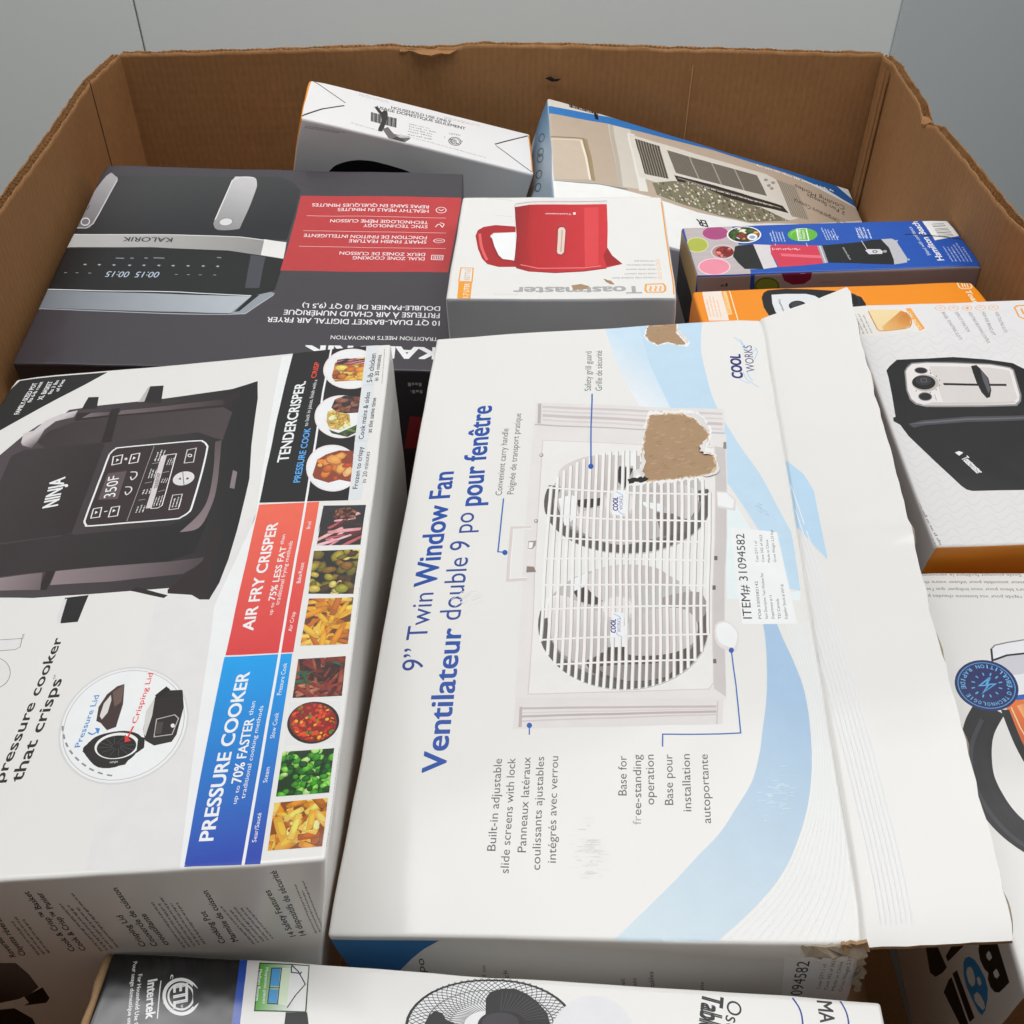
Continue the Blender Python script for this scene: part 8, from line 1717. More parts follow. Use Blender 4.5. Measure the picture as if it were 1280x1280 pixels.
('T','#6fb4e4','C',-38.6,39.9,-1.82,-0.91,1.19,-2.37,0.008,0),
('T','#6fb4e4','H',-41.1,38.7,-1.92,-0.60,0.80,-2.56,0.008,0),
('T','#6fb4e4','N',-43.8,37.9,-1.95,-0.27,0.38,-2.70,0.008,0),
('T','#6fb4e4','O',-46.5,37.6,-1.92,0.07,-0.10,-2.79,0.008,0),
('T','#6fb4e4','L',-49.2,37.7,-1.83,0.40,-0.62,-2.80,0.008,0),
('T','#6fb4e4','O',-51.7,38.4,-1.68,0.73,-1.17,-2.71,0.008,0),
('T','#6fb4e4','G',-54,39.4,-1.47,1.03,-1.73,-2.48,0.008,0),
('T','#6fb4e4','I',-56.4,41.4,-0.34,0.36,-2.22,-2.08,0.008,0),
('T','#6fb4e4','E',-57.6,42.8,-0.91,1.52,-2.65,-1.59,0.008,0),
('T','#6fb4e4','D',-30.6,43.8,1.36,2.25,-2.46,1.49,0.008,0),
('T','#6fb4e4',"'",-28.4,47.9,0.25,0.67,-2.82,1.04,0.008,0),
('T','#6fb4e4','É',-27.6,50.4,0.37,2.48,-3.04,0.45,0.008,0),
('T','#6fb4e4','B',-27.2,53.8,-0.17,2.44,-3.17,-0.22,0.008,0),
('T','#6fb4e4','U',-27.6,57.2,-0.70,2.30,-3.12,-0.95,0.008,0),
('T','#6fb4e4','L',-28.6,60.3,-1.21,2.06,-2.86,-1.68,0.008,0),
('T','#6fb4e4','L',-30.4,63.1,-1.67,1.72,-2.38,-2.31,0.008,0),
('T','#6fb4e4','I',-33.5,66,-0.57,0.36,-1.78,-2.81,0.008,0),
('T','#6fb4e4','T',-35.7,67.2,-2.37,0.84,-1.07,-3.02,0.008,0),
('T','#6fb4e4','I',-40,68.4,-0.72,0.09,-0.40,-3.14,0.008,0),
('T','#6fb4e4','O',-42.7,68.6,-2.66,-0.20,0.22,-3.03,0.008,0),
('T','#6fb4e4','N',-46.4,68.2,-2.63,-0.71,0.78,-2.87,0.008,0),
('T','#6fb4e4','R',-53.4,65.4,-2.23,-1.63,1.72,-2.35,0.008,0),
('T','#6fb4e4','A',-56.5,63.1,-1.88,-1.99,2.12,-2.01,0.008,0),
('T','#6fb4e4','P',-59,60.2,-1.45,-2.25,2.49,-1.60,0.008,0),
('T','#6fb4e4','I',-61.3,56.2,-0.27,-0.67,2.84,-1.13,0.008,0),
('T','#6fb4e4','D',-62.2,53.7,-0.44,-2.49,3.04,-0.54,0.008,0),
('T','#6fb4e4','E',-62.7,50.2,0.10,-2.45,3.15,0.13,0.008,0),
('S','#5aa8de',1.20,0,0,(-40.7,58,-49.9,50.9,-43.5,51.6,-48.9,45.3,-38.6,52.7,-45,52,-40.7,58)),
('S','#5aa8de',0.95,0,0,(-37.2,49.7,-34.9,49.1)),
('S','#5aa8de',0.94,0,0,(-40.3,46.1,-39,44.5)),
('S','#5aa8de',0.94,0,0,(-44.6,43.9,-44.5,41.8)),
('S','#5aa8de',0.94,0,0,(-48.9,43.8,-50.1,41.6)),
('S','#5aa8de',0.94,0,0,(-52.1,45.8,-54.3,44.1)),
('S','#5aa8de',0.95,0,0,(-53.4,49.3,-55.9,48.6)),
('S','#5aa8de',0.95,0,0,(-52.3,53.4,-54.6,54)),
('S','#5aa8de',0.96,0,0,(-49.2,57.1,-50.6,58.7)),
('S','#5aa8de',0.96,0,0,(-44.9,59.2,-45,61.5)),
('S','#5aa8de',0.96,0,0,(-40.5,59.3,-39.3,61.6)),
('S','#5aa8de',0.96,0,0,(-37.3,57.3,-35.1,59)),
('S','#5aa8de',0.95,0,0,(-36.1,53.8,-33.5,54.4))]),
('boil','left','boil_logo',None,None,None,[
('P','#141416',0,(-107.1,-45,-117.7,-19.4,-140.7,-17.1,-139.6,-36.3,-137,-42.8,-132.8,-46.5,-128.2,-47.3,-125.8,-43.9,-121.8,-48.4,-115.5,-51.3,-110.1,-50.1)),
('P','#dddbd9',0,(-116.8,-40,-116.3,-34.7,-118.2,-32.9,-121.2,-32.3,-121.2,-37.4,-119,-39.8)),
('P','#dddbd9',0,(-128.2,-36.6,-128,-30.9,-129.8,-29.4,-132.6,-28.7,-132.7,-33.6,-130.8,-36.3)),
('P','#2f86c4',0,(-106.4,-80.6,-105.3,-75.5,-107.2,-67.7,-112.2,-60.2,-118.1,-55.2,-126.1,-51,-132.4,-51.2,-136.5,-55.5,-140,-63.9,-140.4,-71.5,-137,-75.7,-127,-81.5,-119.2,-85.2,-112.4,-85.2)),
('P','#dddbd9',0,(-112.6,-80,-111,-76,-112.4,-70.1,-115.8,-67.5,-120.4,-67.4,-123,-70.5,-122.5,-75.9,-118.5,-79.8)),
('P','#dddbd9',0,(-121.5,-64.3,-121.8,-60.7,-124.3,-58.6,-126.5,-59.2,-126.7,-62.6,-124.5,-65)),
('P','#dddbd9',0,(-127.2,-76.2,-127.5,-69.9,-130.9,-65.6,-135.7,-62.8,-138.8,-63.4,-138.5,-68.3,-133.6,-74,-130.2,-76.9)),
('P','#141416',0,(-104.4,-104.5,-105.6,-94.8,-137.4,-84.5,-136.9,-94.4)),
('P','#141416',0,(-104.7,-114.6,-105.4,-107.5,-142,-95.5,-141,-107,-107.5,-129.5)),
('P','#141416',0,(-68.8,-146.1,-77.1,-123.1,-97.5,-112.5,-97.1,-123.5,-94.3,-139.1,-88.2,-148.5)),
('P','#141416',0,(-90.4,-86.1,-99.6,-62.3,-95.6,-107.9,-91.2,-110.1))]),
('table','top','safety_panel',None,'GLOSS',None,[
('P','#1d1d1f',0,(-212.8,96.6,-138,98.2,-132.9,61.2,-135.9,33.3,-203.9,28.8,-208.2,57.5)),
('P','#2d4fa8',0,(-138,98.2,-133.9,98.2,-128.5,61.5,-128.1,43.7,-132,43.4,-132.9,61.2)),
('T','#e9e9ea','Intertek',-183.3,81.7,4.68,-19.83,4.73,1.12,0.02,0),
('S','#e9e9ea',0.57,0,0,(-176.3,82,-172.6,62.3)),
('T','#e9e9ea','For Household Use Only',-189.6,84.6,6.84,-30.91,2.06,0.46,0.01,0),
('T','#e9e9ea','Pour usage domestique uniquement',-194.6,91.3,9.55,-43.88,2.09,0.45,0.01,0),
('E','#e9e9ea',-163.3,74.3,9.7,0.6,3,-9.8,0.82),
('E','#e9e9ea',-163.3,74.3,7.1,0.5,2.2,-7.2,0.86),
('P','#1d1d1f',0,(-159,81.1,-151.8,76,-151.7,73.3,-155.3,69)),
('T','#e9e9ea','ETL',-168.6,79.3,2.99,-11.26,6.93,1.84,0.03,0),
('T','#e9e9ea','c',-172,85.3,0.37,-2.08,2.07,0.37,0.02,0),
('T','#e9e9ea','us',-162,69.9,0.60,-2.38,1.32,0.33,0.01,0),
('T','#e9e9ea','LISTED',-173.3,76.7,1.79,-6.84,1.20,0.31,0.02,0)]),
('table','top','room_size_icon',None,None,None,[
('P','#2f4a24',0,(-126.7,94.4,-99.9,95,-95.8,70,-123,68.5)),
('G','#5aa83c','#e9f0e4',(-123.2,80.7,-103,82),0,(-125.8,93.7,-100.3,94.4,-96.7,70.6,-122.4,69.2)),
('P','#f2f4f0',0,(-114.5,92.2,-109,92.3,-106,94.2,-100,84.5,-106.3,72.8,-110.8,73.1)),
('S','#2a2a2a',0.57,0,0,(-109.5,94.2,-105,91,-99.7,84.5,-103.5,77.9,-106.2,71.6)),
('S','#2a2a2a',0.57,0,0,(-109.3,93.5,-108.5,90.1,-103.4,90.1,-103.3,91.1)),
('P','#d5e6c8',0,(-114.2,91.7,-109.5,92,-106.7,73.6,-111.1,73.3)),
('P','#4f9ad2',0,(-119.2,91.6,-114.7,91.9,-113.2,82.2,-118.1,82.1)),
('P','#4f9ad2',0,(-117.6,80.2,-113.1,80.5,-112,73.3,-116.7,73.2)),
('S','#2a2a2a',0.50,0,1,(-119.4,91.7,-114.2,92.1,-111.6,73,-116.8,72.9)),
('S','#2a2a2a',0.42,0,0,(-117.8,81.1,-112.8,81.4)),
('T','#eef6e8','Medium Rooms',-125.8,90.6,2.40,-16.75,1.70,0.24,0.01,0),
('T','#eef6e8','Moyennes pièces',-122.7,91.7,3.28,-18.90,1.54,0.27,0.008,0),
('P','#2a2a2c',0,(-106.4,69.3,-95.4,70.1,-86.9,46.4,-103.5,45.3))]),
('table','top','fan_picture',None,None,None,[
('E','#efedf0',1.8,70.3,43.3,2.9,1.9,-23.7,0),
('S','#3b3638',0.29,0,0,(12.5,66.7,21.4,66.3,30.9,67.7,38,69.9,44.7,73.1)),
('S','#3b3638',0.29,0,0,(11.8,66.2,20.6,65.3,30.2,66.3,37.5,68.1,44.6,71)),
('S','#3b3638',0.29,0,0,(11.1,65.7,19.6,64.4,29.2,64.8,36.7,66.4,44.1,68.9)),
('S','#3b3638',0.29,0,0,(10.3,65.2,18.5,63.5,28.1,63.5,35.7,64.6,43.4,66.8)),
('S','#3b3638',0.29,0,0,(9.4,64.8,17.3,62.7,26.7,62.2,34.4,62.9,42.3,64.7)),
('S','#3b3638',0.29,0,0,(8.5,64.4,15.9,61.9,25.2,60.9,32.9,61.3,40.9,62.7)),
('S','#3b3638',0.29,0,0,(7.5,64,14.5,61.2,23.5,59.8,31.1,59.8,39.3,60.8)),
('S','#3b3638',0.29,0,0,(6.5,63.7,13,60.5,21.6,58.7,29.2,58.3,37.4,58.9)),
('S','#3b3638',0.29,0,0,(5.4,63.5,11.3,60,19.6,57.7,27,56.9,35.2,57.2)),
('S','#3b3638',0.29,0,0,(4.3,63.3,9.7,59.5,17.5,56.8,24.7,55.7,32.8,55.5)),
('S','#3b3638',0.29,0,0,(3.2,63.2,7.9,59.1,15.2,56,22.2,54.5,30.1,54)),
('S','#3b3638',0.29,0,0,(2.1,63.1,6.1,58.7,12.9,55.3,19.5,53.5,27.3,52.5)),
('S','#3b3638',0.29,0,0,(1,63,4.3,58.5,10.5,54.7,16.8,52.6,24.3,51.3)),
('S','#3b3638',0.29,0,0,(-0.1,63.1,2.5,58.3,8,54.2,13.9,51.8,21.1,50.1)),
('S','#3b3638',0.29,0,0,(-1.2,63.1,0.6,58.3,5.4,53.9,10.9,51.2,17.8,49.1)),
('S','#3b3638',0.29,0,0,(-2.3,63.3,-1.2,58.3,2.9,53.7,7.9,50.7,14.4,48.3)),
('S','#3b3638',0.29,0,0,(-3.3,63.4,-3,58.4,0.3,53.6,4.8,50.4,10.9,47.6)),
('S','#3b3638',0.29,0,0,(-4.3,63.7,-4.8,58.6,-2.2,53.6,1.7,50.2,7.3,47.1)),
('S','#3b3638',0.29,0,0,(-5.3,64,-6.5,58.9,-4.7,53.8,-1.4,50.1,3.7,46.8)),
('S','#3b3638',0.29,0,0,(-6.2,64.3,-8.2,59.3,-7.2,54,-4.4,50.2,0.1,46.7)),
('S','#3b3638',0.29,0,0,(-7,64.7,-9.8,59.8,-9.6,54.4,-7.5,50.4,-3.5,46.7)),
('S','#3b3638',0.29,0,0,(-7.8,65.1,-11.3,60.3,-12,54.9,-10.4,50.8,-7.1,46.9)),
('S','#3b3638',0.29,0,0,(-8.5,65.5,-12.7,60.9,-14.2,55.6,-13.3,51.4,-10.6,47.2)),
('S','#3b3638',0.29,0,0,(-9.1,66,-14,61.6,-16.3,56.3,-16.1,52.1,-14.1,47.8)),
('S','#3b3638',0.29,0,0,(-9.7,66.6,-15.2,62.4,-18.3,57.2,-18.7,52.9,-17.4,48.5)),
('S','#3b3638',0.29,0,0,(-10.2,67.1,-16.3,63.2,-20.2,58.1,-21.2,53.8,-20.6,49.4)),
('S','#3b3638',0.29,0,0,(-10.5,67.7,-17.2,64.1,-21.9,59.2,-23.6,54.9,-23.6,50.4)),
('S','#3b3638',0.29,0,0,(-10.8,68.3,-18,65,-23.4,60.3,-25.7,56.1,-26.5,51.6)),
('S','#3b3638',0.29,0,0,(-11,68.9,-18.7,65.9,-24.7,61.5,-27.7,57.4,-29.1,52.9)),
('S','#3b3638',0.29,0,0,(-11.1,69.6,-19.2,66.9,-25.8,62.8,-29.4,58.8,-31.6,54.3)),
('S','#3b3638',0.29,0,0,(-11.1,70.2,-19.5,68,-26.8,64.1,-31,60.3,-33.8,55.9)),
('S','#3b3638',0.29,0,0,(-11,70.8,-19.7,69,-27.5,65.5,-32.3,61.9,-35.7,57.6)),
('S','#3b3638',0.30,0,0,(-10.8,71.5,-19.7,70.1,-28,67,-33.3,63.6,-37.4,59.4)),
('S','#3b3638',0.30,0,0,(-10.5,72.1,-19.5,71.2,-28.3,68.4,-34,65.3,-38.8,61.3)),
('S','#3b3638',0.30,0,0,(-10.1,72.7,-19.2,72.2,-28.3,69.9,-34.5,67,-39.9,63.3)),
('S','#3b3638',0.30,0,0,(-9.6,73.3,-18.7,73.3,-28.1,71.4,-34.8,68.8,-40.7,65.3)),
('S','#3b3638',0.30,0,0,(-9,73.9,-18.1,74.3,-27.7,72.9,-34.7,70.7,-41.1,67.4)),
('S','#3b3638',0.30,0,0,(-8.4,74.5,-17.3,75.3,-27.1,74.4,-34.4,72.5,-41.3,69.6)),
('S','#3b3638',0.30,0,0,(-7.6,75,-16.4,76.3,-26.2,75.8,-33.8,74.3,-41.1,71.7)),
('S','#3b3638',0.30,0,0,(-6.8,75.5,-15.3,77.2,-25.1,77.3,-32.9,76.1,-40.5,73.8)),
('S','#3b3638',0.30,0,0,(-6,75.9,-14.1,78.1,-23.8,78.6,-31.7,77.8,-39.7,76)),
('S','#3b3638',0.30,0,0,(-5,76.3,-12.7,78.9,-22.3,79.9,-30.3,79.5,-38.5,78.1)),
('S','#3b3638',0.30,0,0,(-4,76.7,-11.3,79.6,-20.6,81.2,-28.6,81.2,-37,80.1)),
('S','#3b3638',0.30,0,0,(-3,77,-9.7,80.3,-18.8,82.3,-26.7,82.7,-35.2,82.1)),
('S','#3b3638',0.30,0,0,(-1.9,77.2,-8.1,80.9,-16.7,83.4,-24.6,84.2,-33.1,84)),
('S','#3b3638',0.30,0,0,(-0.8,77.4,-6.3,81.4,-14.6,84.4,-22.2,85.6,-30.7,85.8)),
('S','#3b3638',0.30,0,0,(0.3,77.6,-4.6,81.9,-12.3,85.2,-19.6,86.8,-28.1,87.5)),
('S','#3b3638',0.30,0,0,(1.4,77.7,-2.7,82.2,-9.8,86,-16.9,88,-25.2,89)),
('S','#3b3638',0.30,0,0,(2.6,77.7,-0.8,82.5,-7.3,86.6,-14,88.9,-22.1,90.5)),
('S','#3b3638',0.30,0,0,(3.7,77.7,1.1,82.6,-4.7,87.1,-11,89.8,-18.8,91.7)),
('S','#3b3638',0.30,0,0,(4.8,77.6,3,82.7,-2.1,87.5,-7.9,90.5,-15.3,92.8)),
('S','#3b3638',0.30,0,0,(5.9,77.5,4.9,82.7,0.6,87.7,-4.7,91,-11.7,93.7)),
('S','#3b3638',0.30,0,0,(7,77.3,6.7,82.5,3.3,87.8,-1.4,91.4,-7.9,94.5)),
('S','#3b3638',0.30,0,0,(8,77,8.6,82.3,6,87.8,1.8,91.6,-4.1,95)),
('S','#3b3638',0.30,0,0,(8.9,76.7,10.4,82,8.6,87.6,5.1,91.7,-0.3,95.4)),
('S','#3b3638',0.30,0,0,(9.9,76.4,12.1,81.6,11.2,87.3,8.4,91.5,3.6,95.6)),
('S','#3b3638',0.30,0,0,(10.7,76,13.7,81.1,13.7,86.8,11.6,91.2,7.5,95.5)),
('S','#3b3638',0.30,0,0,(11.5,75.6,15.2,80.5,16.1,86.3,14.7,90.8,11.3,95.3)),
('S','#3b3638',0.30,0,0,(12.2,75.1,16.6,79.9,18.4,85.6,17.7,90.2,15,94.8)),
('S','#3b3638',0.30,0,0,(12.8,74.6,18,79.2,20.6,84.8,20.5,89.4,18.6,94.2)),
('S','#3b3638',0.30,0,0,(13.4,74,19.1,78.4,22.6,83.8,23.3,88.5,22.1,93.4)),
('S','#3b3638',0.30,0,0,(13.8,73.5,20.2,77.5,24.4,82.8,25.8,87.4,25.4,92.4)),
('S','#3b3638',0.30,0,0,(14.2,72.9,21.1,76.6,26.1,81.7,28.2,86.3,28.5,91.3)),
('S','#3b3638',0.29,0,0,(14.4,72.3,21.8,75.7,27.5,80.5,30.3,85,31.4,89.9)),
('S','#3b3638',0.29,0,0,(14.6,71.6,22.4,74.7,28.8,79.2,32.2,83.6,34.1,88.5)),
('S','#3b3638',0.29,0,0,(14.7,71,22.9,73.6,29.8,77.9,33.9,82,36.5,86.9)),
('S','#3b3638',0.29,0,0,(14.6,70.4,23.1,72.6,30.7,76.5,35.3,80.5,38.6,85.1)),
('S','#3b3638',0.29,0,0,(14.5,69.7,23.2,71.5,31.3,75.1,36.4,78.8,40.4,83.3)),
('S','#3b3638',0.29,0,0,(14.3,69.1,23.2,70.5,31.7,73.6,37.3,77.1,41.9,81.4)),
('S','#3b3638',0.29,0,0,(14,68.5,23,69.4,31.8,72.1,37.9,75.3,43.1,79.4)),
('S','#3b3638',0.29,0,0,(13.6,67.9,22.6,68.4,31.7,70.7,38.2,73.5,43.9,77.4)),
('S','#3b3638',0.29,0,0,(13.1,67.3,22.1,67.3,31.4,69.2,38.2,71.7,44.5,75.3)),
('S','#3b3638',0.30,0,0,(18.5,76.7,25.6,77.1,33,76.5,39.3,75.1,44.7,73.1)),
('S','#3b3638',0.30,0,0,(19.3,75.8,26.4,75.9,33.6,74.9,39.5,73.2,44.6,71)),
('S','#3b3638',0.30,0,0,(19.9,75,27,74.7,33.9,73.3,39.5,71.4,44.1,68.9)),
('S','#3b3638',0.30,0,0,(20.4,74.1,27.3,73.4,34,71.8,39.2,69.5,43.4,66.8)),
('S','#3b3638',0.30,0,0,(20.8,73.2,27.5,72.2,33.8,70.2,38.6,67.6,42.3,64.7)),
('S','#3b3638',0.29,0,0,(21,72.2,27.5,70.9,33.4,68.6,37.7,65.8,40.9,62.7)),
('S','#3b3638',0.29,0,0,(21.1,71.3,27.3,69.6,32.7,67,36.6,64,39.3,60.8)),
('S','#3b3638',0.29,0,0,(21,70.3,26.9,68.3,31.9,65.5,35.2,62.3,37.4,58.9)),
('S','#3b3638',0.29,0,0,(20.8,69.3,26.3,67.1,30.8,64,33.6,60.7,35.2,57.2)),
('S','#3b3638',0.29,0,0,(20.5,68.4,25.5,65.9,29.5,62.5,31.7,59.1,32.8,55.5)),
('S','#3b3638',0.29,0,0,(20,67.5,24.6,64.7,27.9,61.2,29.7,57.6,30.1,54)),
('S','#3b3638',0.29,0,0,(19.3,66.6,23.5,63.6,26.2,59.9,27.4,56.2,27.3,52.5)),
('S','#3b3638',0.29,0,0,(18.6,65.7,22.2,62.5,24.4,58.6,24.9,54.9,24.3,51.3)),
('S','#3b3638',0.29,0,0,(17.7,64.9,20.7,61.5,22.3,57.5,22.3,53.7,21.1,50.1)),
('S','#3b3638',0.29,0,0,(16.7,64.1,19.2,60.5,20.1,56.5,19.5,52.7,17.8,49.1)),
('S','#3b3638',0.29,0,0,(15.5,63.3,17.5,59.6,17.8,55.5,16.6,51.8,14.4,48.3)),
('S','#3b3638',0.29,0,0,(14.3,62.6,15.7,58.8,15.3,54.7,13.6,51,10.9,47.6)),
('S','#3b3638',0.29,0,0,(13,62,13.8,58.1,12.8,54,10.6,50.4,7.3,47.1)),
('S','#3b3638',0.29,0,0,(11.6,61.4,11.8,57.5,10.2,53.4,7.4,49.9,3.7,46.8)),
('S','#3b3638',0.29,0,0,(10.1,60.9,9.7,57,7.5,53,4.2,49.6,0.1,46.7)),
('S','#3b3638',0.29,0,0,(8.6,60.5,7.6,56.6,4.8,52.7,1,49.4,-3.5,46.7)),
('S','#3b3638',0.29,0,0,(7,60.1,5.4,56.3,2.1,52.5,-2.2,49.4,-7.1,46.9)),
('S','#3b3638',0.29,0,0,(5.4,59.8,3.2,56,-0.7,52.4,-5.3,49.6,-10.6,47.2)),
('S','#3b3638',0.29,0,0,(3.8,59.6,1,55.9,-3.4,52.5,-8.5,49.8,-14.1,47.8)),
('S','#3b3638',0.29,0,0,(2.1,59.5,-1.2,55.9,-6.1,52.7,-11.5,50.3,-17.4,48.5)),
('S','#3b3638',0.29,0,0,(0.5,59.5,-3.4,56,-8.7,53,-14.5,50.9,-20.6,49.4)),
('S','#3b3638',0.29,0,0,(-1.2,59.5,-5.5,56.3,-11.3,53.5,-17.3,51.6,-23.6,50.4)),
('S','#3b3638',0.29,0,0,(-2.8,59.6,-7.6,56.6,-13.7,54.1,-20,52.5,-26.5,51.6)),
('S','#3b3638',0.29,0,0,(-4.4,59.8,-9.6,57,-16.1,54.8,-22.6,53.5,-29.1,52.9)),
('S','#3b3638',0.29,0,0,(-6,60.1,-11.5,57.5,-18.3,55.6,-25,54.6,-31.6,54.3)),
('S','#3b3638',0.29,0,0,(-7.5,60.4,-13.4,58.1,-20.4,56.6,-27.1,55.9,-33.8,55.9)),
('S','#3b3638',0.29,0,0,(-8.9,60.9,-15.1,58.8,-22.3,57.6,-29.1,57.3,-35.7,57.6)),
('S','#3b3638',0.29,0,0,(-10.2,61.4,-16.7,59.6,-24.1,58.8,-30.9,58.8,-37.4,59.4)),
('S','#3b3638',0.29,0,0,(-11.5,61.9,-18.2,60.5,-25.6,60,-32.4,60.3,-38.8,61.3)),
('S','#3b3638',0.29,0,0,(-12.7,62.6,-19.5,61.5,-27,61.3,-33.7,62,-39.9,63.3)),
('S','#3b3638',0.29,0,0,(-13.7,63.3,-20.7,62.5,-28.1,62.7,-34.7,63.7,-40.7,65.3)),
('S','#3b3638',0.29,0,0,(-14.7,64,-21.7,63.6,-29.1,64.2,-35.4,65.5,-41.1,67.4)),
('S','#3b3638',0.29,0,0,(-15.5,64.8,-22.6,64.7,-29.8,65.7,-35.9,67.3,-41.3,69.6)),
('S','#3b3638',0.29,0,0,(-16.2,65.6,-23.2,65.9,-30.2,67.2,-36.1,69.2,-41.1,71.7)),
('S','#3b3638',0.29,0,0,(-16.7,66.5,-23.7,67.2,-30.5,68.8,-36,71.1,-40.5,73.8)),
('S','#3b3638',0.29,0,0,(-17.1,67.4,-23.9,68.4,-30.4,70.4,-35.6,73,-39.7,76)),
('S','#3b3638',0.29,0,0,(-17.4,68.4,-24,69.7,-30.2,72,-34.9,74.8,-38.5,78.1)),
('S','#3b3638',0.29,0,0,(-17.6,69.3,-23.9,71,-29.6,73.6,-33.9,76.7,-37,80.1)),
('S','#3b3638',0.29,0,0,(-17.5,70.3,-23.6,72.2,-28.9,75.2,-32.6,78.5,-35.2,82.1)),
('S','#3b3638',0.30,0,0,(-17.4,71.2,-23.1,73.5,-27.9,76.7,-31.1,80.2,-33.1,84)),
('S','#3b3638',0.30,0,0,(-17.1,72.2,-22.4,74.8,-26.6,78.2,-29.3,81.9,-30.7,85.8)),
('S','#3b3638',0.30,0,0,(-16.6,73.1,-21.5,76,-25.2,79.7,-27.3,83.5,-28.1,87.5)),
('S','#3b3638',0.30,0,0,(-16,74.1,-20.4,77.2,-23.5,81.1,-25,85,-25.2,89)),
('S','#3b3638',0.30,0,0,(-15.3,75,-19.1,78.3,-21.6,82.4,-22.5,86.4,-22.1,90.5)),
('S','#3b3638',0.30,0,0,(-14.4,75.8,-17.7,79.4,-19.6,83.6,-19.8,87.7,-18.8,91.7)),
('S','#3b3638',0.30,0,0,(-13.4,76.6,-16.2,80.4,-17.3,84.7,-16.9,88.8,-15.3,92.8)),
('S','#3b3638',0.30,0,0,(-12.3,77.4,-14.4,81.3,-15,85.7,-13.9,89.8,-11.7,93.7)),
('S','#3b3638',0.30,0,0,(-11.1,78.1,-12.6,82.1,-12.4,86.6,-10.8,90.7,-7.9,94.5)),
('S','#3b3638',0.30,0,0,(-9.7,78.8,-10.7,82.9,-9.8,87.4,-7.5,91.4,-4.1,95)),
('S','#3b3638',0.30,0,0,(-8.3,79.4,-8.6,83.6,-7.1,88,-4.2,91.9,-0.3,95.4)),
('S','#3b3638',0.30,0,0,(-6.8,79.9,-6.5,84.1,-4.3,88.5,-0.8,92.2,3.6,95.6)),
('S','#3b3638',0.30,0,0,(-5.2,80.4,-4.3,84.6,-1.4,88.8,2.6,92.4,7.5,95.5)),
('S','#3b3638',0.30,0,0,(-3.6,80.8,-2,84.9,1.5,89,6,92.4,11.3,95.3)),
('S','#3b3638',0.30,0,0,(-2,81.1,0.3,85.1,4.4,89.1,9.3,92.3,15,94.8)),
('S','#3b3638',0.30,0,0,(-0.3,81.3,2.6,85.2,7.2,89,12.6,91.9,18.6,94.2)),
('S','#3b3638',0.30,0,0,(1.4,81.4,4.9,85.2,10,88.8,15.8,91.4,22.1,93.4)),
('S','#3b3638',0.30,0,0,(3.1,81.4,7.1,85.1,12.8,88.4,18.9,90.7,25.4,92.4)),
('S','#3b3638',0.30,0,0,(4.9,81.4,9.3,84.9,15.4,87.9,21.8,89.9,28.5,91.3)),
('S','#3b3638',0.30,0,0,(6.5,81.3,11.5,84.5,18,87.2,24.6,88.9,31.4,89.9)),
('S','#3b3638',0.30,0,0,(8.2,81.1,13.6,84.1,20.4,86.4,27.2,87.8,34.1,88.5)),
('S','#3b3638',0.30,0,0,(9.8,80.8,15.6,83.5,22.7,85.5,29.6,86.6,36.5,86.9)),
('S','#3b3638',0.30,0,0,(11.3,80.4,17.4,82.8,24.7,84.5,31.8,85.2,38.6,85.1)),
('S','#3b3638',0.30,0,0,(12.7,79.9,19.2,82.1,26.7,83.4,33.7,83.7,40.4,83.3)),
('S','#3b3638',0.30,0,0,(14.1,79.4,20.8,81.2,28.4,82.1,35.3,82.1,41.9,81.4)),
('S','#3b3638',0.30,0,0,(15.3,78.8,22.3,80.3,29.9,80.8,36.7,80.5,43.1,79.4)),
('S','#3b3638',0.30,0,0,(16.5,78.1,23.6,79.3,31.1,79.4,37.9,78.7,43.9,77.4)),
('S','#3b3638',0.30,0,0,(17.6,77.4,24.7,78.2,32.2,78,38.7,76.9,44.5,75.3)),
('E','#4a4447',1.8,70.3,33.4,2.2,1.5,-18.5,0.985),
('P','#1e1b1e',0,(-0.7,84.2,1.1,87.7,7.2,89.9,14.2,90.1,20.7,87.6,26.4,83.5,31.5,78.2,33.1,73,30.7,65.1,8.7,68.8,0.1,73.5)),
('P','#1e1b1e',0,(-32.4,68.7,-30.8,72.7,-27.7,75.6,-23.4,74.8,-21,71.4,-4.7,66.6,-14.9,59.5,-28.5,59.8)),
('P','#1e1b1e',0,(-9.8,62.4,0.8,65.7,14.4,65.3,18,51.6,2.3,47.5,-11.2,49.7)),
('S','#4a4548',0.27,0,0,(15.1,72.9,31.1,75.6)),
('S','#4a4548',0.27,0,0,(14.9,73.4,30.4,77.3)),
('S','#4a4548',0.27,0,0,(14.6,73.8,29.5,78.8)),
('S','#4a4548',0.27,0,0,(14.2,74.3,28.4,80.3)),
('S','#4a4548',0.27,0,0,(13.7,74.7,27,81.7)),
('S','#4a4548',0.27,0,0,(13.2,75.1,25.5,83)),
('S','#4a4548',0.27,0,0,(12.6,75.5,23.7,84.2)),
('S','#4a4548',0.27,0,0,(12,75.8,21.8,85.2)),
('S','#4a4548',0.27,0,0,(11.3,76,19.7,86.1)),
('S','#4a4548',0.27,0,0,(10.6,76.2,17.4,86.9)),
('S','#4a4548',0.27,0,0,(9.8,76.4,15.1,87.4)),
('S','#4a4548',0.27,0,0,(9,76.5,12.7,87.8)),
('S','#4a4548',0.27,0,0,(8.2,76.6,10.2,88.1)),
('S','#4a4548',0.27,0,0,(7.4,76.6,7.7,88.1)),
('E','#151315',8.6,70.7,12.5,0.8,0.5,-7.2,0),
('E','#3d393c',7.8,71.6,9.5,0.6,0.4,-5.2,0),
('E','#1e1b1e',1.8,70.3,44.3,2.9,2,-24.4,0.965)]),
('table','top','title_text',None,None,None,[
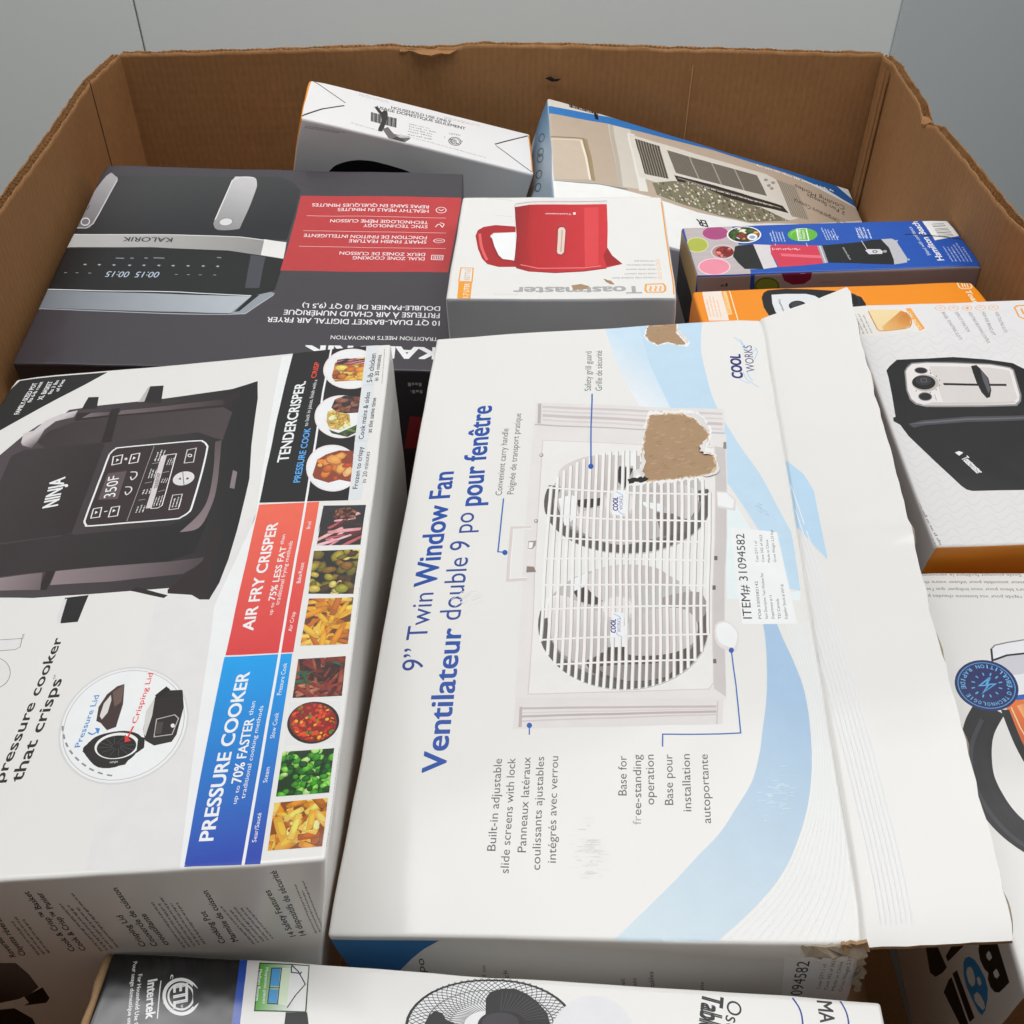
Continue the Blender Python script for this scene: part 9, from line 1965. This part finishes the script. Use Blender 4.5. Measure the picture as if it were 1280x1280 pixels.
('T','#1c1c1e','Oscillating',124.9,92.1,-9.01,-40.16,7.31,-1.64,0,0)]),
('table','top','title_text',None,None,None,[
('T','#1c1c1e','Table Fan',112,94.3,-6.21,-31.83,10.66,-2.08,0.02,0)]),
('table','top','brand_logo',None,None,None,[
('T','#1c1c1e','MA',172.7,94.5,0.00,-10.96,8.26,0.00,0.01,0),
('S','#2a3f94',0.97,4,0,(159.6,94.8,162.8,89,163.1,81.7,161.1,72.5,155.5,60.7)),
('S','#2a3f94',0.97,4,0,(185.8,95.5,188.1,90,188.3,83.4,185.8,72.8,180.5,61.2))]),
('table','top','tint_print',None,None,None,[
('E','#e0dfe1',54.7,65.4,21.8,-2.2,-4.1,-23.5,0)])
]
named = {}
for box, face, part, parent, mat, label, cmds in ART:
    o = CARTONS[box].print(face, part, cmds, named.get((box, parent)) if parent else None, globals()[mat] if mat else None, label)
    named.setdefault((box, part), o)
# ------------------------------------------------------------------ the fan box stands open along its right edge
FB = CARTONS['fan']
def slab(box, name, rows, m, th, parent=None, under=None):
    """a flap: rows of top-side points in the box's own frame, th thick, rounded by its own raw edges"""
    bm = bmesh.new(); T = [[bm.verts.new(box.inv @ Vector(p)) for p in r] for r in rows]; B = [[bm.verts.new(box.inv @ (Vector(p) - Vector((0, 0, th)))) for p in r] for r in rows]
    R, C = len(rows), len(rows[0])
    for i in range(R - 1):
        for j in range(C - 1):
            bm.faces.new((T[i][j], T[i + 1][j], T[i + 1][j + 1], T[i][j + 1])).smooth = True
            f = bm.faces.new((B[i][j], B[i][j + 1], B[i + 1][j + 1], B[i + 1][j])); f.smooth = True; f.material_index = 1
    for i in range(R - 1):
        for j, fl in ((0, 0), (C - 1, 1)):
            f = bm.faces.new((T[i][j], T[i + 1][j], B[i + 1][j], B[i][j])); f.material_index = 2
    for j in range(C - 1):
        for i in (0, R - 1):
            f = bm.faces.new((T[i][j], T[i][j + 1], B[i][j + 1], B[i][j])); f.material_index = 2
    bmesh.ops.recalc_face_normals(bm, faces=bm.faces[:])
    bmesh.ops.split_edges(bm, edges=[e for e in bm.edges if len({f.material_index for f in e.link_faces}) > 1])
    me = bpy.data.meshes.new(name); bm.to_mesh(me); bm.free()
    return link(name, me, parent or box.root, [m, under or kraft, kraft_raw])
FLAP = (0.0756, 0.0768, -0.2683, 0.2930, 0.0040, 0.0060)
nv, nu = 64, 14; rows = []; SJ = [0, .012, .03, .06] + [.06 + .94 * k / 11 for k in range(1, 12)]
for i in range(nv + 1):
    t = i / nv; r = []
    y = -FB.D / 2 + FB.D * t
    hi = FLAP[0] + (FLAP[1] - FLAP[0]) * t                        # width of the flap, front to back
    y0, y1 = y, FLAP[2] + (FLAP[3] - FLAP[2]) * t
    rag_ = .0018 * noise.noise(Vector((0, t * 26, 3))) + .0012 * noise.noise(Vector((0, t * 70, 3)))
    edge0 = FB.at('top', FB.W / 2 - FB.r * .75, y0)
    for j in range(nu + 1):
        s_ = SJ[j]; x = edge0.x + .0004 + (hi + rag_ * s_) * s_
        z = edge0.z - .0030 * math.exp(-(s_ / .016) ** 2) + FLAP[4] * s_ + FLAP[5] * s_ * t + .0012 * noise.noise(Vector((x * 16, y * 16, 5))) + .0034 * (s_ * math.exp(-(abs(t - .53 + .03 * s_) / .016)))
        z += .006 * max(0, s_ - .6) * math.exp(-((t - 1) / .05) ** 2)
        r.append((x, y0 + (y1 - y0) * s_ + (.0012 * noise.noise(Vector((s_ * 30, 0, 1))) if i in (0, nv) else 0), z))
    rows.append(r)
flap = slab(FB, 'lid_flap', rows, white, .0035)
# its torn outer edge: brown inner paper curling below the white face
er = []
for i in range(nv * 3 + 1):
    t = i / (nv * 3); k = t * nv; a_ = min(nv - 1, int(k)); p = Vector(rows[a_][-1]).lerp(Vector(rows[a_ + 1][-1]), k - a_)
    w_ = .0006 + .0034 * max(0, noise.noise(Vector((t * 17, 7, 1))) - .05) + .0007 * noise.noise(Vector((t * 90, 3, 2)))
    er.append([(p.x - .0005, p.y, p.z - .0012), (p.x + w_ * .6, p.y, p.z - .0018 + .001 * noise.noise(Vector((t * 60, 1, 1)))), (p.x + w_, p.y, p.z - .0038)])
slab(FB, 'torn_edge', er, grey_raw, .0012, parent=flap)
# print carried over onto the flap
def on_flap(s_, t):
    i = t * nv; a = min(nv - 1, int(i)); fi = i - a; b = max(0, min(nu - 1, bisect.bisect_right(SJ, s_) - 1)); fj = (s_ - SJ[b]) / (SJ[b + 1] - SJ[b])
    P = [[Vector(rows[a + p][b + q]) for q in (0, 1)] for p in (0, 1)]
    return P[0][0].lerp(P[0][1], fj).lerp(P[1][0].lerp(P[1][1], fj), fi)
def flap_print(name, polys):
    bm = bmesh.new(); cl = bm.loops.layers.float_color.new('Col')
    for n_, (col, pts) in enumerate(polys):
        f = bm.faces.new([bm.verts.new((p[0], p[1], n_ * 2e-6)) for p in pts])
        for l in f.loops: l[cl] = lin(col)
    for k, cuts in ((0, SJ[1:-1]), (1, [q / nv for q in range(1, nv)])):
        for q in cuts:
            bmesh.ops.bisect_plane(bm, geom=bm.verts[:] + bm.edges[:] + bm.faces[:], plane_co=(q, 0, 0) if k == 0 else (0, q, 0), plane_no=(1, 0, 0) if k == 0 else (0, 1, 0), dist=1e-8)
    for v in bm.verts: v.co = FB.inv @ (on_flap(min(1, max(0, v.co.x)), min(1, max(0, v.co.y))) + Vector((0, 0, .00008 + v.co.z)))
    bm.normal_update(); bmesh.ops.reverse_faces(bm, faces=[f for f in bm.faces if f.normal.z < 0]); me = bpy.data.meshes.new(name); bm.to_mesh(me); bm.free(); link(name, me, flap, [INK])
ln = []
for i in range(7):
    c = []
    for k in range(14):
        tt = .62 - .6 * k / 13; s_ = .36 * (1 - ((tt - .02) / .62) ** 1.6) - .035 * i
        if s_ > .012: c.append((s_, tt))
    if len(c) > 1: ln += [('#dfe2e5', q) for q in stroke(c, .007, False)]
flap_print('wave_print', [('#b3cfe4', [(.012, .668), (.15, .635), (.22, .60), (.235, .48), (.16, .50), (.012, .545)])] + ln)
# bottom flap of the same box, raw kraft inside, and the ragged torn corner
zb = -FB.H
low = [[(FB.W / 2 - .004 + LOW_W * s_ * .6, -FB.D / 2 + .005 + .30 * t, zb + .002 - .14 * s_ + .002 * noise.noise(Vector((s_ * 4, t * 9, 2)))) for s_ in [k / 6 for k in range(7)]] for LOW_W in (.075,) for t in [k / 20 for k in range(21)]]
slab(FB, 'bottom_flap', low, kraft, .004, under=white)
c0 = FB.at('top', FB.W / 2 - .002, -FB.D / 2 + .002); rg = random.Random(8)
def shard(name, base, span, n, m, th=.0015):
    a, b = Vector(base), Vector(span); up = Vector((0, 0, 1)); pts = []
    for k in range(n + 1): pts.append(a + b * (k / n) + Vector((rg.uniform(-.001, .001), -.0015 + rg.uniform(-.001, .001), .0015 + rg.uniform(0, .001))))
    for k in range(n, -1, -1): pts.append(a + b * (k / n) + Vector((rg.uniform(-.002, .003), -.0045 + rg.uniform(-.002, .002), -.004 + rg.uniform(-.004, .001))))
    o = rag(name, [FB.inv @ p for p in pts], m, th, FB.root); return o
shard('torn_edge', c0 + Vector((-.030, 0, -.002)), (.032, -.001, .001), 12, grey_raw)
shard('torn_edge', c0 + Vector((.001, -.001, -.004)), (.003, -.001, -.05), 16, grey_raw, .002)
shard('torn_edge', c0 + Vector((-.010, -.001, .001)), (.014, .002, .001), 8, kraft_raw, .002)
# slivers of white face paper standing up round the two torn patches
def sliver(pts, lift, wid, seed):
    rgs = random.Random(seed); rws = []
    P = catmull(pts, 5, False)
    for k, p in enumerate(P):
        a_, b_ = P[max(k - 1, 0)], P[min(k + 1, len(P) - 1)]; d = Vector((b_[0] - a_[0], b_[1] - a_[1])).normalized(); n_ = Vector((-d.y, d.x)); q_ = math.sin(math.pi * k / (len(P) - 1)) ** .6
        w_ = wid * q_ * rgs.uniform(.6, 1.2); l_ = lift * q_ * .5 * rgs.uniform(.6, 1.1)
        o_ = FB.at('top', p[0] / 1000, p[1] / 1000, .0002)
        rws.append([tuple(o_), tuple(o_ + Vector((n_.x * w_ * .6, n_.y * w_ * .6, l_ * .55))), tuple(o_ + Vector((n_.x * w_, n_.y * w_, l_ * 1.1)))])
    slab(FB, 'paper_sliver', rws, white2, .0003, under=kraft)
SLIVERS = [([(74.1, 149.4), (81.6, 144.9), (86.1, 136.0), (91.3, 126.6)], 0.0022, 0.0035), ([(90.2, 118.1), (87.1, 109.8), (87.2, 104.2), (92.8, 100.2)], 0.003, -0.004), ([(94.7, 88.5), (91.6, 81.2), (82.1, 78.0)], 0.0016, 0.003), ([(39.2, 110.7), (37.6, 96.8), (36.1, 83.3)], 0.0015, 0.003), ([(31.0, 80.6), (35.3, 83.3), (37.9, 78.7)], 0.003, 0.004), ([(71.3, 264.3), (72.6, 257.1), (76.5, 248.6), (80.0, 241.0)], 0.0022, 0.0035)]
for k_, (pts, lf, wd) in enumerate(SLIVERS): sliver(pts, lf, wd, k_)
# open end of the table fan box: raw board at its left edge
TB = CARTONS['table']
def tb_edge():
    rows = []
    for i in range(25):
        t = i / 24; p = TB.at('top', -TB.W / 2, TB.D / 2 - TB.D * t); w = .006 + .0015 * noise.noise(Vector((t * 30, 1, 2)))
        rows.append([(p.x - w, p.y, p.z - .004 + .001 * noise.noise(Vector((t * 40, 3, 2)))), (p.x - w + .003, p.y, p.z - .001), (p.x - .0012, p.y, p.z - .004)])
    slab(TB, 'torn_edge', rows, kraft_raw, .004)
tb_edge()
